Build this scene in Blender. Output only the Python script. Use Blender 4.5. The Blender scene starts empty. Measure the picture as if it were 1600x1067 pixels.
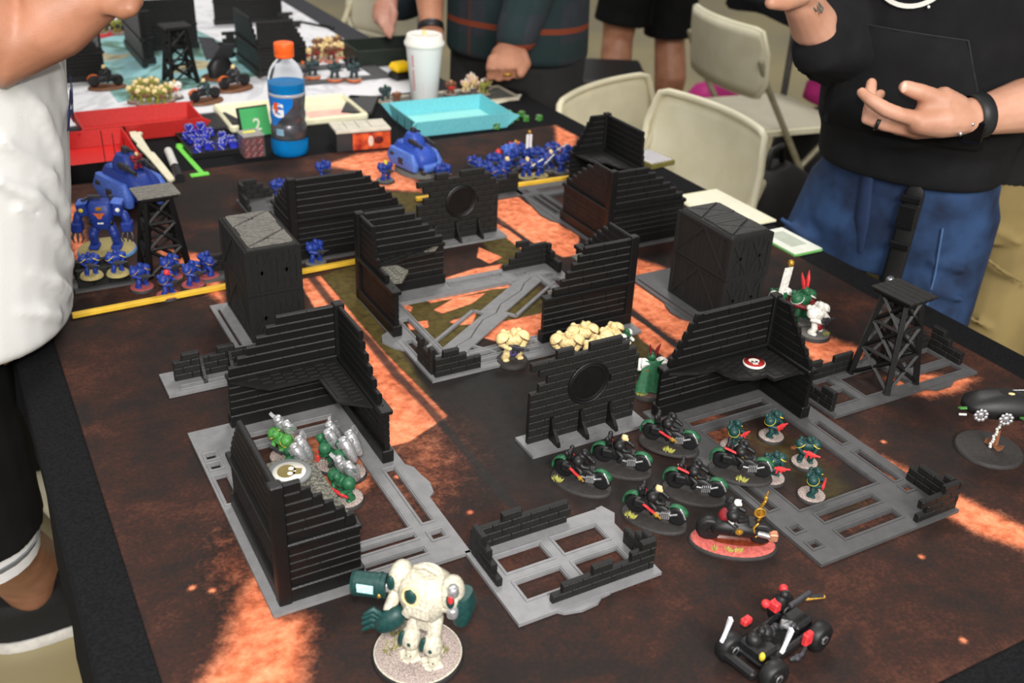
import bpy, math, random
import numpy as np
from mathutils import Vector, Matrix, Euler

random.seed(7)
rng = np.random.default_rng(7)
SC = bpy.context.scene
COL = SC.collection
PI = math.pi

# ------------------------------------------------------------------ camera
CAM_LOC = Vector((-0.0613, -0.3664, 0.6692))
CAM_ROT = Euler((1.06797, -0.04127, -0.50076), 'XYZ')
FPX = 1599.1                       # focal length in pixels of the 1600x1067 frame
cam_data = bpy.data.cameras.new('camera')
cam_data.sensor_width = 36.0
cam_data.lens = 36.0 * FPX / 1600.0
cam_data.clip_start = 0.02
cam_data.clip_end = 60
cam_data.dof.use_dof = True
cam_data.dof.focus_distance = 1.12
cam_data.dof.aperture_fstop = 6.5
cam = bpy.data.objects.new('camera', cam_data)
COL.objects.link(cam)
cam.location = CAM_LOC
cam.rotation_euler = CAM_ROT
SC.camera = cam
RCAM = CAM_ROT.to_matrix()

# ------------------------------------------------------------------ world, lamps, exposure
w = bpy.data.worlds.new('hall_ambient')
SC.world = w
w.use_nodes = True
w.node_tree.nodes['Background'].inputs[0].default_value = (1.0, 0.97, 0.93, 1)
w.node_tree.nodes['Background'].inputs[1].default_value = 0.34

def area(name, loc, target, size, power, col=(1, 1, 1), sy=None):
    l = bpy.data.lights.new(name, 'AREA')
    l.energy = power
    l.color = col
    l.size = size
    if sy:
        l.shape = 'RECTANGLE'
        l.size_y = sy
    o = bpy.data.objects.new(name, l)
    COL.objects.link(o)
    o.location = loc
    o.rotation_euler = (Vector(target) - Vector(loc)).to_track_quat('-Z', 'Y').to_euler()
    return o
# rear hall luminaires hang well above the tables; the pop-up flash sits on the camera
area('hall_or_fill_lamp', (2.2, 3.2, 4.2), (0.6, 0.9, 0), 1.3, 120, (1.0, 0.97, 0.93))
area('hall_or_fill_lamp', (-1.4, 2.6, 4.2), (0.6, 0.9, 0), 1.8, 40, (1.0, 0.97, 0.93))
area('hall_or_fill_lamp', (-0.8, -4.2, 3.4), (0.9, 1.3, 0), 2.4, 430, (1.0, 0.97, 0.93))  # fill lamp added on the camera side to brighten viewer-facing surfaces
fl = bpy.data.lights.new('camera_flash', 'AREA')
fl.energy = 10
fl.size = 0.05
fl.color = (1.0, 0.98, 0.95)
flo = bpy.data.objects.new('camera_flash', fl)
COL.objects.link(flo)
flo.location = CAM_LOC + Vector((-0.01, 0.0, 0.10))
flo.rotation_euler = (Vector((0.75, 1.05, 0.0)) - flo.location).to_track_quat('-Z', 'Y').to_euler()

SC.view_settings.view_transform = 'Standard'
SC.view_settings.look = 'None'
SC.view_settings.gamma = 1.0
SC.view_settings.exposure = 0.0
SC.view_settings.use_curve_mapping = False

# ------------------------------------------------------------------ small helpers
def ray(px, py):
    return RCAM @ Vector(((px - 800) / FPX, -(py - 533.5) / FPX, -1.0))
def G(px, py, z=0.0):
    """point of the horizontal plane z that the photograph shows at (px,py)"""
    d = ray(px, py)
    t = (z - CAM_LOC.z) / d.z
    return CAM_LOC + d * t
def AT(px, py, dep):
    """point on the sight line (px,py) at the given depth"""
    return CAM_LOC + ray(px, py) * dep

def lin(c):
    return tuple(((x / 255 + 0.055) / 1.055) ** 2.4 if x > 10 else x / 255 / 12.92 for x in c)

MATS = {}
def mat(name, rgb, rough=0.6, metal=0.0, var=0.12, scale=60.0, bump=0.0, bscale=None, coat=0.0, spec=0.5, rgb2=None, trans=0.0, ior=1.45):
    if name in MATS:
        return MATS[name]
    m = bpy.data.materials.new(name)
    m.use_nodes = True
    nt = m.node_tree
    b = nt.nodes['Principled BSDF']
    b.inputs['Roughness'].default_value = rough
    b.inputs['Metallic'].default_value = metal
    b.inputs['Specular IOR Level'].default_value = spec
    b.inputs['Coat Weight'].default_value = coat
    b.inputs['Transmission Weight'].default_value = trans
    b.inputs['IOR'].default_value = ior
    c = np.array(lin(rgb))
    tc = nt.nodes.new('ShaderNodeTexCoord')
    nz = nt.nodes.new('ShaderNodeTexNoise')
    nz.inputs['Scale'].default_value = scale
    nz.inputs['Detail'].default_value = 4
    nt.links.new(tc.outputs['Object'], nz.inputs['Vector'])
    rp = nt.nodes.new('ShaderNodeValToRGB')
    rp.color_ramp.elements[0].position = 0.36
    rp.color_ramp.elements[1].position = 0.64
    lo = c * (1 - var)
    hi = np.minimum(c * (1 + var), 1.0) if rgb2 is None else np.array(lin(rgb2))
    rp.color_ramp.elements[0].color = (*lo, 1)
    rp.color_ramp.elements[1].color = (*hi, 1)
    nt.links.new(nz.outputs['Fac'], rp.inputs[0])
    nt.links.new(rp.outputs[0], b.inputs['Base Color'])
    if bump:
        n2 = nt.nodes.new('ShaderNodeTexNoise')
        n2.inputs['Scale'].default_value = bscale or scale * 4
        n2.inputs['Detail'].default_value = 3
        nt.links.new(tc.outputs['Object'], n2.inputs['Vector'])
        bp = nt.nodes.new('ShaderNodeBump')
        bp.inputs['Strength'].default_value = min(bump, 1.0)
        bp.inputs['Distance'].default_value = 0.001 if bump <= 1 else 0.001 * bump
        nt.links.new(n2.outputs['Fac'], bp.inputs['Height'])
        nt.links.new(bp.outputs[0], b.inputs['Normal'])
    MATS[name] = m
    return m

def rot_to(d):
    """rotation taking +Z to direction d"""
    return Vector(d).to_track_quat('Z', 'Y').to_matrix()

class MB:
    """collects shapes and links them as one mesh"""
    def __init__(s):
        s.v = []; s.f = []; s.m = []; s.sm = []
    def add(s, vs, fs, mi=0, smooth=False, M=None):
        o = len(s.v)
        for p in vs:
            p = Vector(p)
            s.v.append(M @ p if M is not None else p)
        for f in fs:
            s.f.append([o + i for i in f]); s.m.append(mi); s.sm.append(smooth)
        return s
    def box(s, c, sz, mi=0, rz=0.0, R=None, bev=0.0):
        x, y, z = sz[0] / 2, sz[1] / 2, sz[2] / 2
        M = Matrix.Translation(Vector(c)) @ (R.to_4x4() if R is not None else Matrix.Rotation(rz, 4, 'Z'))
        if not bev:
            v = [(-x, -y, -z), (x, -y, -z), (x, y, -z), (-x, y, -z), (-x, -y, z), (x, -y, z), (x, y, z), (-x, y, z)]
            f = [(0, 3, 2, 1), (4, 5, 6, 7), (0, 1, 5, 4), (1, 2, 6, 5), (2, 3, 7, 6), (3, 0, 4, 7)]
            return s.add(v, f, mi, False, M)
        v = []; idx = {}
        for sx in (-1, 1):
            for sy in (-1, 1):
                for szz in (-1, 1):
                    for a in range(3):
                        p = [sx * (x - bev), sy * (y - bev), szz * (z - bev)]
                        p[a] += (sx, sy, szz)[a] * bev
                        idx[(sx, sy, szz, a)] = len(v); v.append(p)
        f = []
        B = (-1, 1)
        for a in range(3):
            b, c2 = (a + 1) % 3, (a + 2) % 3
            for sg in B:
                q = []
                for sb, scc in ((-1, -1), (1, -1), (1, 1), (-1, 1)):
                    k = [0, 0, 0]; k[a] = sg; k[b] = sb; k[c2] = scc
                    q.append(idx[(*k, a)])
                f.append(q if sg > 0 else q[::-1])
            for sb in B:
                for scc in B:
                    k1 = [0, 0, 0]; k1[a] = -1; k1[b] = sb; k1[c2] = scc
                    k2 = list(k1); k2[a] = 1
                    q = [idx[(*k1, b)], idx[(*k2, b)], idx[(*k2, c2)], idx[(*k1, c2)]]
                    f.append(q if sb * scc < 0 else q[::-1])
        for sx in B:
            for sy in B:
                for szz in B:
                    q = [idx[(sx, sy, szz, a)] for a in range(3)]
                    f.append(q if sx * sy * szz > 0 else q[::-1])
        return s.add(v, f, mi, False, M)
    def prism(s, poly, z0, z1, mi=0, M=None, smooth=False):
        n = len(poly)
        ar = sum(poly[i][0] * poly[(i + 1) % n][1] - poly[(i + 1) % n][0] * poly[i][1] for i in range(n))
        if ar < 0:
            poly = poly[::-1]
        v = [(p[0], p[1], z0) for p in poly] + [(p[0], p[1], z1) for p in poly]
        f = [list(range(n))[::-1], list(range(n, 2 * n))]
        s.add(v, f, mi, False, M)
        f = [(i, (i + 1) % n, n + (i + 1) % n, n + i) for i in range(n)]
        return s.add(v, f, mi, smooth, M)
    def tube(s, path, r, n=10, mi=0, smooth=True, cap=True, flat=1.0, up=None):
        """tapered tube along a path; rounded ends; flat squashes the section along 'up'"""
        P = [Vector(p) for p in path]
        if not hasattr(r, '__len__'):
            r = [r] * len(P)
        r = list(r)
        if cap:
            d0 = (P[0] - P[1]).normalized(); d1 = (P[-1] - P[-2]).normalized()
            P = [P[0] + d0 * r[0] * .85, P[0] + d0 * r[0] * .5] + P + [P[-1] + d1 * r[-1] * .5, P[-1] + d1 * r[-1] * .85]
            r = [r[0] * .35, r[0] * .82] + r + [r[-1] * .82, r[-1] * .35]
        v = []; nrm = None
        for i, p in enumerate(P):
            t = (P[min(i + 1, len(P) - 1)] - P[max(i - 1, 0)])
            t = t.normalized() if t.length > 1e-9 else Vector((0, 0, 1))
            if nrm is None:
                a = Vector(up) if up else (Vector((0, 0, 1)) if abs(t.z) < .9 else Vector((1, 0, 0)))
                nrm = (a - t * a.dot(t)).normalized()
            else:
                nrm = (nrm - t * nrm.dot(t)).normalized()
            bn = t.cross(nrm)
            for k in range(n):
                a = 2 * PI * k / n
                v.append(p + nrm * (math.cos(a) * r[i] * flat) + bn * (math.sin(a) * r[i]))
        f = []
        for i in range(len(P) - 1):
            for k in range(n):
                a, b = i * n + k, i * n + (k + 1) % n
                f.append((a, b, b + n, a + n))
        s.add(v, f, mi, smooth)
        e = (len(P) - 1) * n
        s.add(v[:n], [list(range(n))[::-1]], mi, False)
        s.add(v[e:], [list(range(n))], mi, False)
        return s
    def cyl(s, p0, p1, r0, r1=None, n=16, mi=0, smooth=True):
        return s.tube([p0, p1], [r0, r0 if r1 is None else r1], n, mi, smooth, cap=False)
    def ell(s, c, r, mi=0, R=None, nu=12, nv=8, smooth=True):
        if not hasattr(r, '__len__'):
            r = (r, r, r)
        M = Matrix.Translation(Vector(c)) @ (R.to_4x4() if R is not None else Matrix.Identity(4))
        v = [(0, 0, -r[2])]
        for j in range(1, nv):
            b = -PI / 2 + PI * j / nv
            for i in range(nu):
                a = 2 * PI * i / nu
                v.append((r[0] * math.cos(b) * math.cos(a), r[1] * math.cos(b) * math.sin(a), r[2] * math.sin(b)))
        v.append((0, 0, r[2]))
        f = [(0, 1 + (i + 1) % nu, 1 + i) for i in range(nu)]
        for j in range(nv - 2):
            for i in range(nu):
                a, b = 1 + j * nu + i, 1 + j * nu + (i + 1) % nu
                f.append((a, b, b + nu, a + nu))
        L = len(v) - 1; o = 1 + (nv - 2) * nu
        f += [(L, o + i, o + (i + 1) % nu) for i in range(nu)]
        return s.add(v, f, mi, smooth, M)
    def lathe(s, prof, n=24, c=(0, 0, 0), mi=0, smooth=True, sx=1.0, sy=1.0, rz=0.0):
        v = []
        cr, sr = math.cos(rz), math.sin(rz)
        for r, z in prof:
            for k in range(n):
                a = 2 * PI * k / n
                x, y = r * math.cos(a) * sx, r * math.sin(a) * sy
                v.append((c[0] + x * cr - y * sr, c[1] + x * sr + y * cr, c[2] + z))
        f = []
        for i in range(len(prof) - 1):
            for k in range(n):
                a, b = i * n + k, i * n + (k + 1) % n
                f.append((a, b, b + n, a + n))
        s.add(v, f, mi, smooth)
        if prof[0][0] > 1e-6:
            s.add(v[:n], [list(range(n))[::-1]], mi, False)
        if prof[-1][0] > 1e-6:
            s.add(v[-n:], [list(range(n))], mi, False)
        return s
    def loft(s, secs, n=20, mi=0, smooth=True, cap=True):
        """secs: (center, half_x, half_y, yaw, power) ellipse-like horizontal sections"""
        v = []
        for c, a, b, yaw, pw in secs:
            cy, sy = math.cos(yaw), math.sin(yaw)
            for k in range(n):
                t = 2 * PI * k / n
                ct, st = math.cos(t), math.sin(t)
                x = a * math.copysign(abs(ct) ** pw, ct); y = b * math.copysign(abs(st) ** pw, st)
                v.append((c[0] + x * cy - y * sy, c[1] + x * sy + y * cy, c[2]))
        f = []
        for i in range(len(secs) - 1):
            for k in range(n):
                a, b = i * n + k, i * n + (k + 1) % n
                f.append((a, b, b + n, a + n))
        s.add(v, f, mi, smooth)
        if cap:
            s.add(v[:n], [list(range(n))[::-1]], mi, False)
            s.add(v[-n:], [list(range(n))], mi, False)
        return s
    def mesh(s, name, mats=()):
        me = bpy.data.meshes.new(name)
        me.from_pydata([tuple(p) for p in s.v], [], s.f)
        for m in (mats if isinstance(mats, (list, tuple)) else [mats]):
            me.materials.append(m)
        me.polygons.foreach_set('material_index', s.m)
        me.polygons.foreach_set('use_smooth', s.sm)
        me.update()
        return me
    def build(s, name, mats, parent=None, loc=(0, 0, 0), rot=(0, 0, 0)):
        return put(name, s.mesh(name, mats), parent, loc, rot)

def put(name, me, parent=None, loc=(0, 0, 0), rot=(0, 0, 0), scale=(1, 1, 1), m=None):
    o = bpy.data.objects.new(name, me)
    COL.objects.link(o)
    if parent is not None:
        o.parent = parent
    o.location = loc
    o.rotation_euler = rot
    o.scale = scale
    if m is not None:
        for i, mm in enumerate(m if isinstance(m, (list, tuple)) else [m]):
            o.material_slots[i].link = 'OBJECT'
            o.material_slots[i].material = mm
    return o

def tag(o, label=None, cat=None, group=None, kind=None):
    if label: o['label'] = label
    if cat: o['category'] = cat
    if group: o['group'] = group
    if kind: o['kind'] = kind
    return o

def thing(name, label, cat, loc=(0, 0, 0), rz=0.0, group=None):
    o = bpy.data.objects.new(name, None)
    o.empty_display_size = 0.02
    COL.objects.link(o)
    o.location = loc
    o.rotation_euler = (0, 0, rz)
    return tag(o, label, cat, group)

def dup(root, loc, rz, label, group=None):
    """copy a thing with its parts and sub-parts"""
    r = root.copy(); COL.objects.link(r); r.location = loc; r.rotation_euler = (0, 0, rz)
    r['label'] = label
    if group: r['group'] = group
    for ch in list(root.children):
        c = ch.copy(); COL.objects.link(c); c.parent = r
        for g in list(ch.children):
            d = g.copy(); COL.objects.link(d); d.parent = c
    return r

def lettering(txt, size, m, parent, loc, rot, name='lettering', depth=0.0002, bold=0.0):
    c = bpy.data.curves.new(name, 'FONT')
    c.body = txt; c.size = size; c.extrude = depth; c.offset = bold
    c.align_x = 'CENTER'; c.align_y = 'CENTER'; c.resolution_u = 3
    t = bpy.data.objects.new(name, c)
    COL.objects.link(t)
    dg = bpy.context.evaluated_depsgraph_get()
    me = bpy.data.meshes.new_from_object(t.evaluated_get(dg))
    bpy.data.objects.remove(t)
    me.materials.clear(); me.materials.append(m)
    return put(name, me, parent, loc, rot)

# ------------------------------------------------------------------ materials
M_BLACK = mat('black_plastic', (12, 12, 12), 0.42, var=0.15, scale=90, bump=0.35, bscale=900)
M_BLACK2 = mat('black_plastic_matte', (15, 15, 14), 0.6, var=0.2, scale=70, bump=0.5, bscale=700)
M_BRICK = mat('black_brick_plastic', (21, 21, 19), 0.55, var=0.18, scale=80, bump=0.5, bscale=700)
M_GREY = mat('grey_print', (116, 116, 117), 0.55, var=0.08, scale=90, bump=0.3, bscale=900)
M_GREYD = mat('grey_print_dark', (76, 76, 77), 0.55, var=0.08, scale=90, bump=0.3, bscale=900)
M_GRIT = mat('speckled_grit', (52, 52, 48), 0.5, var=0.5, scale=420, rgb2=(120, 118, 105), bump=1.0, bscale=600)
M_FELT = mat('black_felt', (27, 27, 29), 0.95, var=0.25, scale=300, bump=1.0, bscale=1500, spec=0.1)

# ------------------------------------------------------------------ floor
FZ = -0.745
fl_m = mat('concrete_floor', (176, 162, 118), 0.5, var=0.10, scale=1.6, rgb2=(150, 140, 112), bump=0.2, bscale=60)
b = MB(); b.box((3.0, 3.5, FZ - 0.05), (12, 14, 0.1))
floor = b.build('floor', fl_m)
tag(floor, 'tan concrete hall floor under the tables', 'floor', kind='structure')

# ------------------------------------------------------------------ tables under black felt
def folding_table(label, x0, x1, y0, y1, ztop):
    t = thing('folding_table', label, 'table', ((x0 + x1) / 2, (y0 + y1) / 2, FZ))
    cx, cy = (x0 + x1) / 2, (y0 + y1) / 2
    h = ztop - FZ
    top = mat('table_top', (150, 142, 124), 0.5)
    leg = mat('grey_steel', (120, 122, 124), 0.35, 0.8)
    MB().box((0, 0, h - 0.012), (x1 - x0 - .01, y1 - y0 - .01, 0.024), bev=0.004).build('table_top', top, t)
    for sx in (-1, 1):
        for sy in (-1, 1):
            a = (sx * ((x1 - x0) / 2 - .16), sy * ((y1 - y0) / 2 - .2))
            MB().cyl((a[0], a[1], 0), (a[0], a[1], h - .024), .013).build('leg', leg, t)
    return t
def cloth_over(label, x0, x1, y0, y1, z, drop, thick=0.003, m=None):
    t = 0.003
    b = MB()
    n = 60
    per = []
    R = .02
    for (cx, cy, a0) in ((x1 - R, y1 - R, 0), (x0 + R, y1 - R, 90), (x0 + R, y0 + R, 180), (x1 - R, y0 + R, 270)):
        for k in range(7):
            a = math.radians(a0 + 15 * k)
            per.append((cx + R * math.cos(a), cy + R * math.sin(a), math.cos(a), math.sin(a)))
    # densify
    den = []
    for i in range(len(per)):
        p, q = per[i], per[(i + 1) % len(per)]
        L = math.hypot(q[0] - p[0], q[1] - p[1]); k = max(1, int(L / .05))
        for j in range(k):
            u = j / k
            den.append([p[i2] + (q[i2] - p[i2]) * u for i2 in range(4)])
    rings = [(0, 0), (.004, -.003), (.006, -.012), (.008, -drop)]
    v = []; N = len(den)
    for o, dz in rings:
        for i, (x, y, nx, ny) in enumerate(den):
            wv = (math.sin(i * 1.7) * .5 + math.sin(i * .63)) * .005 * (1 if dz < -.012 else 0)
            wz = math.sin(i * .9) * .008 * (1 if dz < -.012 else 0)
            v.append((x + nx * (o + wv), y + ny * (o + wv), z + dz + wz))
    f = [list(range(N))]
    for r in range(len(rings) - 1):
        for i in range(N):
            a, c = r * N + i, r * N + (i + 1) % N
            f.append((a, a + N, c + N, c))
    b.add(v, f, 0, False)
    o = b.build('felt_cloth', m or M_FELT)
    return tag(o, label, 'tablecloth')
TX0, TX1 = -0.045, 1.178
FELT = -0.0025
folding_table('folding table carrying the lava battlefield, covered by black felt', TX0 + .005, TX1 - .005, -0.30, 1.82, FELT - .004)
cloth_over('black felt cloth under the lava game mat', TX0, TX1, -0.305, 1.846, FELT, 0.06)
folding_table('folding table behind, carrying the white marble battlefield', -0.30, 1.045, 1.90, 4.4, FELT - .004)
cloth_over('dark felt cloth under the white marble mat of the far table', -0.305, 1.05, 1.872, 4.41, FELT, 0.06,
           m=mat('dark_grey_felt', (66, 66, 70), 0.95, var=0.2, scale=300, bump=1.0, bscale=1500, spec=0.1))

# ------------------------------------------------------------------ lava game mat (printed)
MW, ML = 1.118, 1.524
def px_poly(pts):
    return np.array([tuple(G(x, y, 0))[:2] for x, y in pts])
NX, NY = 449, 611
gx, gy = np.meshgrid(np.linspace(0, MW, NX), np.linspace(0, ML, NY))
def sdf(poly):
    d = np.full(gx.shape, 1e9); ins = np.zeros(gx.shape, bool)
    n = len(poly)
    for i in range(n):
        a, c = poly[i], poly[(i + 1) % n]
        ex, ey = c[0] - a[0], c[1] - a[1]
        wx, wy = gx - a[0], gy - a[1]
        t = np.clip((wx * ex + wy * ey) / (ex * ex + ey * ey + 1e-12), 0, 1)
        d = np.minimum(d, np.hypot(wx - ex * t, wy - ey * t))
        cond = ((a[1] <= gy) != (c[1] <= gy))
        xi = a[0] + (gy - a[1]) * ex / (ey if abs(ey) > 1e-12 else 1e-12)
        ins ^= cond & (gx < xi)
    return np.where(ins, -d, d)
def pmask(pts, soft):
    return np.clip(0.5 - sdf(px_poly(pts)) / (2 * soft), 0, 1)
def lmask(pts, wid, soft=.002):
    P = px_poly(pts); d = np.full(gx.shape, 1e9)
    for i in range(len(P) - 1):
        a, c = P[i], P[i + 1]
        ex, ey = c - a
        t = np.clip(((gx - a[0]) * ex + (gy - a[1]) * ey) / (ex * ex + ey * ey), 0, 1)
        d = np.minimum(d, np.hypot(gx - a[0] - ex * t, gy - a[1] - ey * t))
    return np.clip(0.5 - (d - wid / 2) / (2 * soft), 0, 1)
def blob(px, py, r, k=1.0, sx=1.0):
    c = G(px, py)
    return k * np.exp(-(((gx - c.x) / (r * sx)) ** 2 + ((gy - c.y) / r) ** 2))
lava = np.zeros(gx.shape); olive = np.zeros(gx.shape); road = np.zeros(gx.shape)
def L(pts, soft, k=1.0):
    global lava
    lava = np.maximum(lava, k * pmask(pts, soft))
# soft glowing patches
L([(401, 890), (439, 961), (482, 965), (480, 1019), (470, 1090), (300, 1090), (350, 1013), (375, 930)], .022, .97)
L([(330, 820), (400, 870), (440, 960), (360, 960), (330, 900)], .035, .5)
L([(1344, 695), (1401, 725), (1486, 768), (1600, 822), (1700, 870), (1700, 900), (1600, 858), (1536, 838), (1475, 805), (1401, 753)], .014, .95)
L([(1248, 528), (1285, 524), (1352, 545), (1345, 573), (1285, 580), (1262, 562)], .016, .95)
L([(1380, 590), (1434, 582), (1530, 590), (1500, 612), (1450, 622), (1405, 610)], .014, .85)
L([(867, 196), (903, 212), (893, 245), (870, 234)], .012, 1)
L([(780, 290), (900, 283), (900, 302), (790, 310)], .012, .75)
L([(505, 258), (560, 240), (610, 235), (640, 260), (660, 300), (594, 296), (560, 268)], .014, .95)
L([(225, 384), (340, 400), (352, 478), (318, 455), (268, 410)], .012, .9)
L([(95, 320), (125, 318), (140, 400), (112, 410)], .012, .8)
L([(480, 680), (570, 680), (585, 760), (530, 790), (470, 740)], .018, .68)
L([(1090, 640), (1165, 650), (1170, 700), (1110, 720)], .014, .42)
L([(1010, 660), (1060, 690), (980, 640)], .012, .4)
L([(1360, 775), (1385, 800), (1340, 830), (1300, 835), (1330, 815)], .012, .42)
# crisp lava bands between the olive banks
L([(465, 437), (501, 431), (528, 462), (556, 497), (602, 551), (652, 601), (700, 650), (640, 690), (600, 700), (585, 640), (560, 520), (500, 495)], .003)
L([(585, 640), (640, 650), (700, 650), (760, 715), (700, 790), (640, 800), (600, 760)], .05, .42)
L([(757, 316), (805, 304), (823, 318), (850, 333), (880, 355), (905, 366), (905, 398), (880, 402), (832, 379), (783, 349)], .003)
L([(756, 338), (800, 362), (825, 381), (870, 410), (850, 408), (815, 390), (756, 346)], .003)
L([(748, 386), (785, 402), (765, 412), (745, 402)], .002)
L([(690, 436), (740, 420), (785, 412), (779, 424), (700, 447)], .003)
L([(662, 466), (700, 455), (777, 443), (820, 447), (770, 452), (700, 468), (672, 474)], .002)
L([(677, 484), (709, 466), (760, 457), (738, 474), (691, 490)], .002)
L([(702, 502), (745, 488), (738, 507), (710, 508)], .002)
L([(748, 526), (767, 506), (851, 488), (853, 536), (800, 540), (770, 532)], .003, .9)
L([(629, 472), (645, 480), (642, 488), (632, 482)], .002)
L([(636, 505), (668, 500), (670, 512), (640, 516)], .002)
L([(985, 400), (1040, 418), (1062, 450), (1095, 500), (1080, 540), (1057, 532), (1005, 498), (978, 478)], .012, .95)
L([(976, 487), (1010, 508), (1060, 545), (1040, 560), (1000, 530)], .003, .85)
olive = np.maximum(olive, pmask([(503, 431), (560, 410), (600, 520), (625, 545), (672, 618), (652, 604), (602, 553), (556, 499)], .004))
olive = np.maximum(olive, pmask([(625, 470), (700, 440), (830, 432), (860, 480), (850, 560), (760, 520), (700, 560), (650, 520)], .006))
olive = np.maximum(olive, pmask([(755, 346), (821, 388), (835, 420), (790, 425), (756, 380)], .004))
olive = np.maximum(olive, pmask([(610, 300), (660, 300), (650, 345), (600, 340)], .006))
olive = np.maximum(olive, .8 * pmask([(973, 492), (1010, 525), (1020, 560), (985, 560)], .006))
olive = np.maximum(olive, .75 * pmask([(1160, 680), (1230, 690), (1290, 740), (1330, 780), (1290, 790), (1230, 730)], .02))
olive *= (lava < .5)
road = np.maximum(road, lmask([(487, 434), (517, 472), (577, 533), (620, 586), (673, 640), (766, 750), (830, 820)], .013))
road = np.maximum(road, lmask([(756, 327), (787, 349), (832, 383), (866, 408), (930, 450), (977, 477), (1057, 542), (1100, 575)], .010))
road = np.maximum(road, .95 * pmask([(660, 610), (720, 570), (840, 570), (1000, 600), (990, 700), (900, 790), (830, 800), (760, 740), (700, 660)], .045))
road = np.maximum(road, .8 * pmask([(1040, 720), (1150, 700), (1280, 760), (1250, 830), (1050, 800), (900, 800), (880, 740)], .04))
for (x, y) in ((462, 724), (300, 918), (332, 922), (735, 800), (560, 925), (1505, 1000), (545, 905), (1380, 690), (1240, 700), (1440, 870), (620, 745)):
    lava = np.maximum(lava, blob(x, y, .0045, .8))
nv = NX * NY
co = np.zeros((nv, 3)); co[:, 0] = gx.ravel(); co[:, 1] = gy.ravel()
# the rubber sheet has soft ripples near its left edge
rip = .0009 * np.sin(gy * 60) * np.exp(-gx / .09) * np.exp(-((gy - .9) / .25) ** 2)
co[:, 2] = np.maximum(rip, -.0002).ravel()
ii, jj = np.meshgrid(np.arange(NX - 1), np.arange(NY - 1))
a = (jj * NX + ii).ravel()
quads = np.stack([a, a + 1, a + 1 + NX, a + NX], 1)
edge = np.concatenate([np.arange(NX), np.arange(1, NY) * NX + NX - 1, (NY - 1) * NX + np.arange(NX - 2, -1, -1), np.arange(NY - 2, 0, -1) * NX])
co2 = co[edge].copy(); co2[:, 2] = -.0023
ne = len(edge)
low = nv + np.arange(ne)
side = np.stack([np.roll(edge, -1), edge, low, np.roll(low, -1)], 1)
quads = np.concatenate([quads, side]); co = np.concatenate([co, co2])
me = bpy.data.meshes.new('game_mat')
me.vertices.add(len(co)); me.vertices.foreach_set('co', co.ravel())
me.loops.add(quads.size); me.loops.foreach_set('vertex_index', quads.ravel().astype(np.int32))
me.polygons.add(len(quads))
me.polygons.foreach_set('loop_start', np.arange(0, quads.size, 4, dtype=np.int32))
me.polygons.foreach_set('use_smooth', np.ones(len(quads), bool))
me.update(calc_edges=True)
at = me.color_attributes.new('print', 'FLOAT_COLOR', 'POINT')
rgba = np.ones((len(co), 4)); 
for i, k in enumerate((lava, olive, road)):
    rgba[:nv, i] = k.ravel(); rgba[nv:, i] = 0
at.data.foreach_set('color', rgba.ravel())
mm = bpy.data.materials.new('printed_lava_mat'); mm.use_nodes = True
nt = mm.node_tree; N_ = nt.nodes; bs = N_['Principled BSDF']
bs.inputs['Roughness'].default_value = .75
bs.inputs['Specular IOR Level'].default_value = .12
def node(t, **k):
    n = N_.new(t)
    for a_, b_ in k.items(): setattr(n, a_, b_)
    return n
def noise(sc, det=5, ro=.55, dist=0.0):
    n = node('ShaderNodeTexNoise'); n.inputs['Scale'].default_value = sc; n.inputs['Detail'].default_value = det
    n.inputs['Roughness'].default_value = ro; n.inputs['Distortion'].default_value = dist
    nt.links.new(tc.outputs['Object'], n.inputs['Vector']); return n.outputs['Fac']
def ramp(src, stops):
    r = node('ShaderNodeValToRGB')
    e = r.color_ramp.elements
    while len(e) < len(stops): e.new(.5)
    for el, (p, c) in zip(e, stops):
        el.position = p; el.color = (*lin(c), 1)
    nt.links.new(src, r.inputs[0]); return r.outputs[0]
def math_(op, a, b=None, c=None):
    n = node('ShaderNodeMath', operation=op)
    for i, x in enumerate((a, b, c)):
        if x is None: continue
        if isinstance(x, (int, float)): n.inputs[i].default_value = x
        else: nt.links.new(x, n.inputs[i])
    return n.outputs[0]
def mix(f, a, b):
    n = node('ShaderNodeMix', data_type='RGBA')
    nt.links.new(f, n.inputs[0]); nt.links.new(a, n.inputs[6]); nt.links.new(b, n.inputs[7]); return n.outputs[2]
tc = node('ShaderNodeTexCoord')
ca = node('ShaderNodeVertexColor', layer_name='print')
sp = node('ShaderNodeSeparateColor'); nt.links.new(ca.outputs[0], sp.inputs[0])
big = noise(5.5, 6, .6, .6)
fine = noise(70, 6, .65)
fine2 = noise(240, 3, .6)
mid_ = noise(22, 6, .7, .3)
base = ramp(math_('ADD', math_('MULTIPLY', big, .50), math_('ADD', math_('MULTIPLY', mid_, .30), math_('MULTIPLY', fine2, .20))),
            [(.35, (31, 30, 30)), (.45, (40, 33, 31)), (.52, (54, 36, 31)), (.60, (78, 49, 39)), (.72, (112, 64, 46))])
lv = ramp(math_('ADD', math_('MULTIPLY', fine, .65), math_('MULTIPLY', big, .35)),
          [(.34, (150, 76, 48)), (.45, (206, 112, 76)), (.56, (238, 142, 102)), (.72, (255, 176, 136))])
ol = ramp(fine, [(.3, (58, 50, 30)), (.55, (84, 74, 36)), (.75, (98, 88, 50))])
rd = ramp(fine, [(.3, (36, 36, 36)), (.7, (44, 43, 42))])
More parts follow.
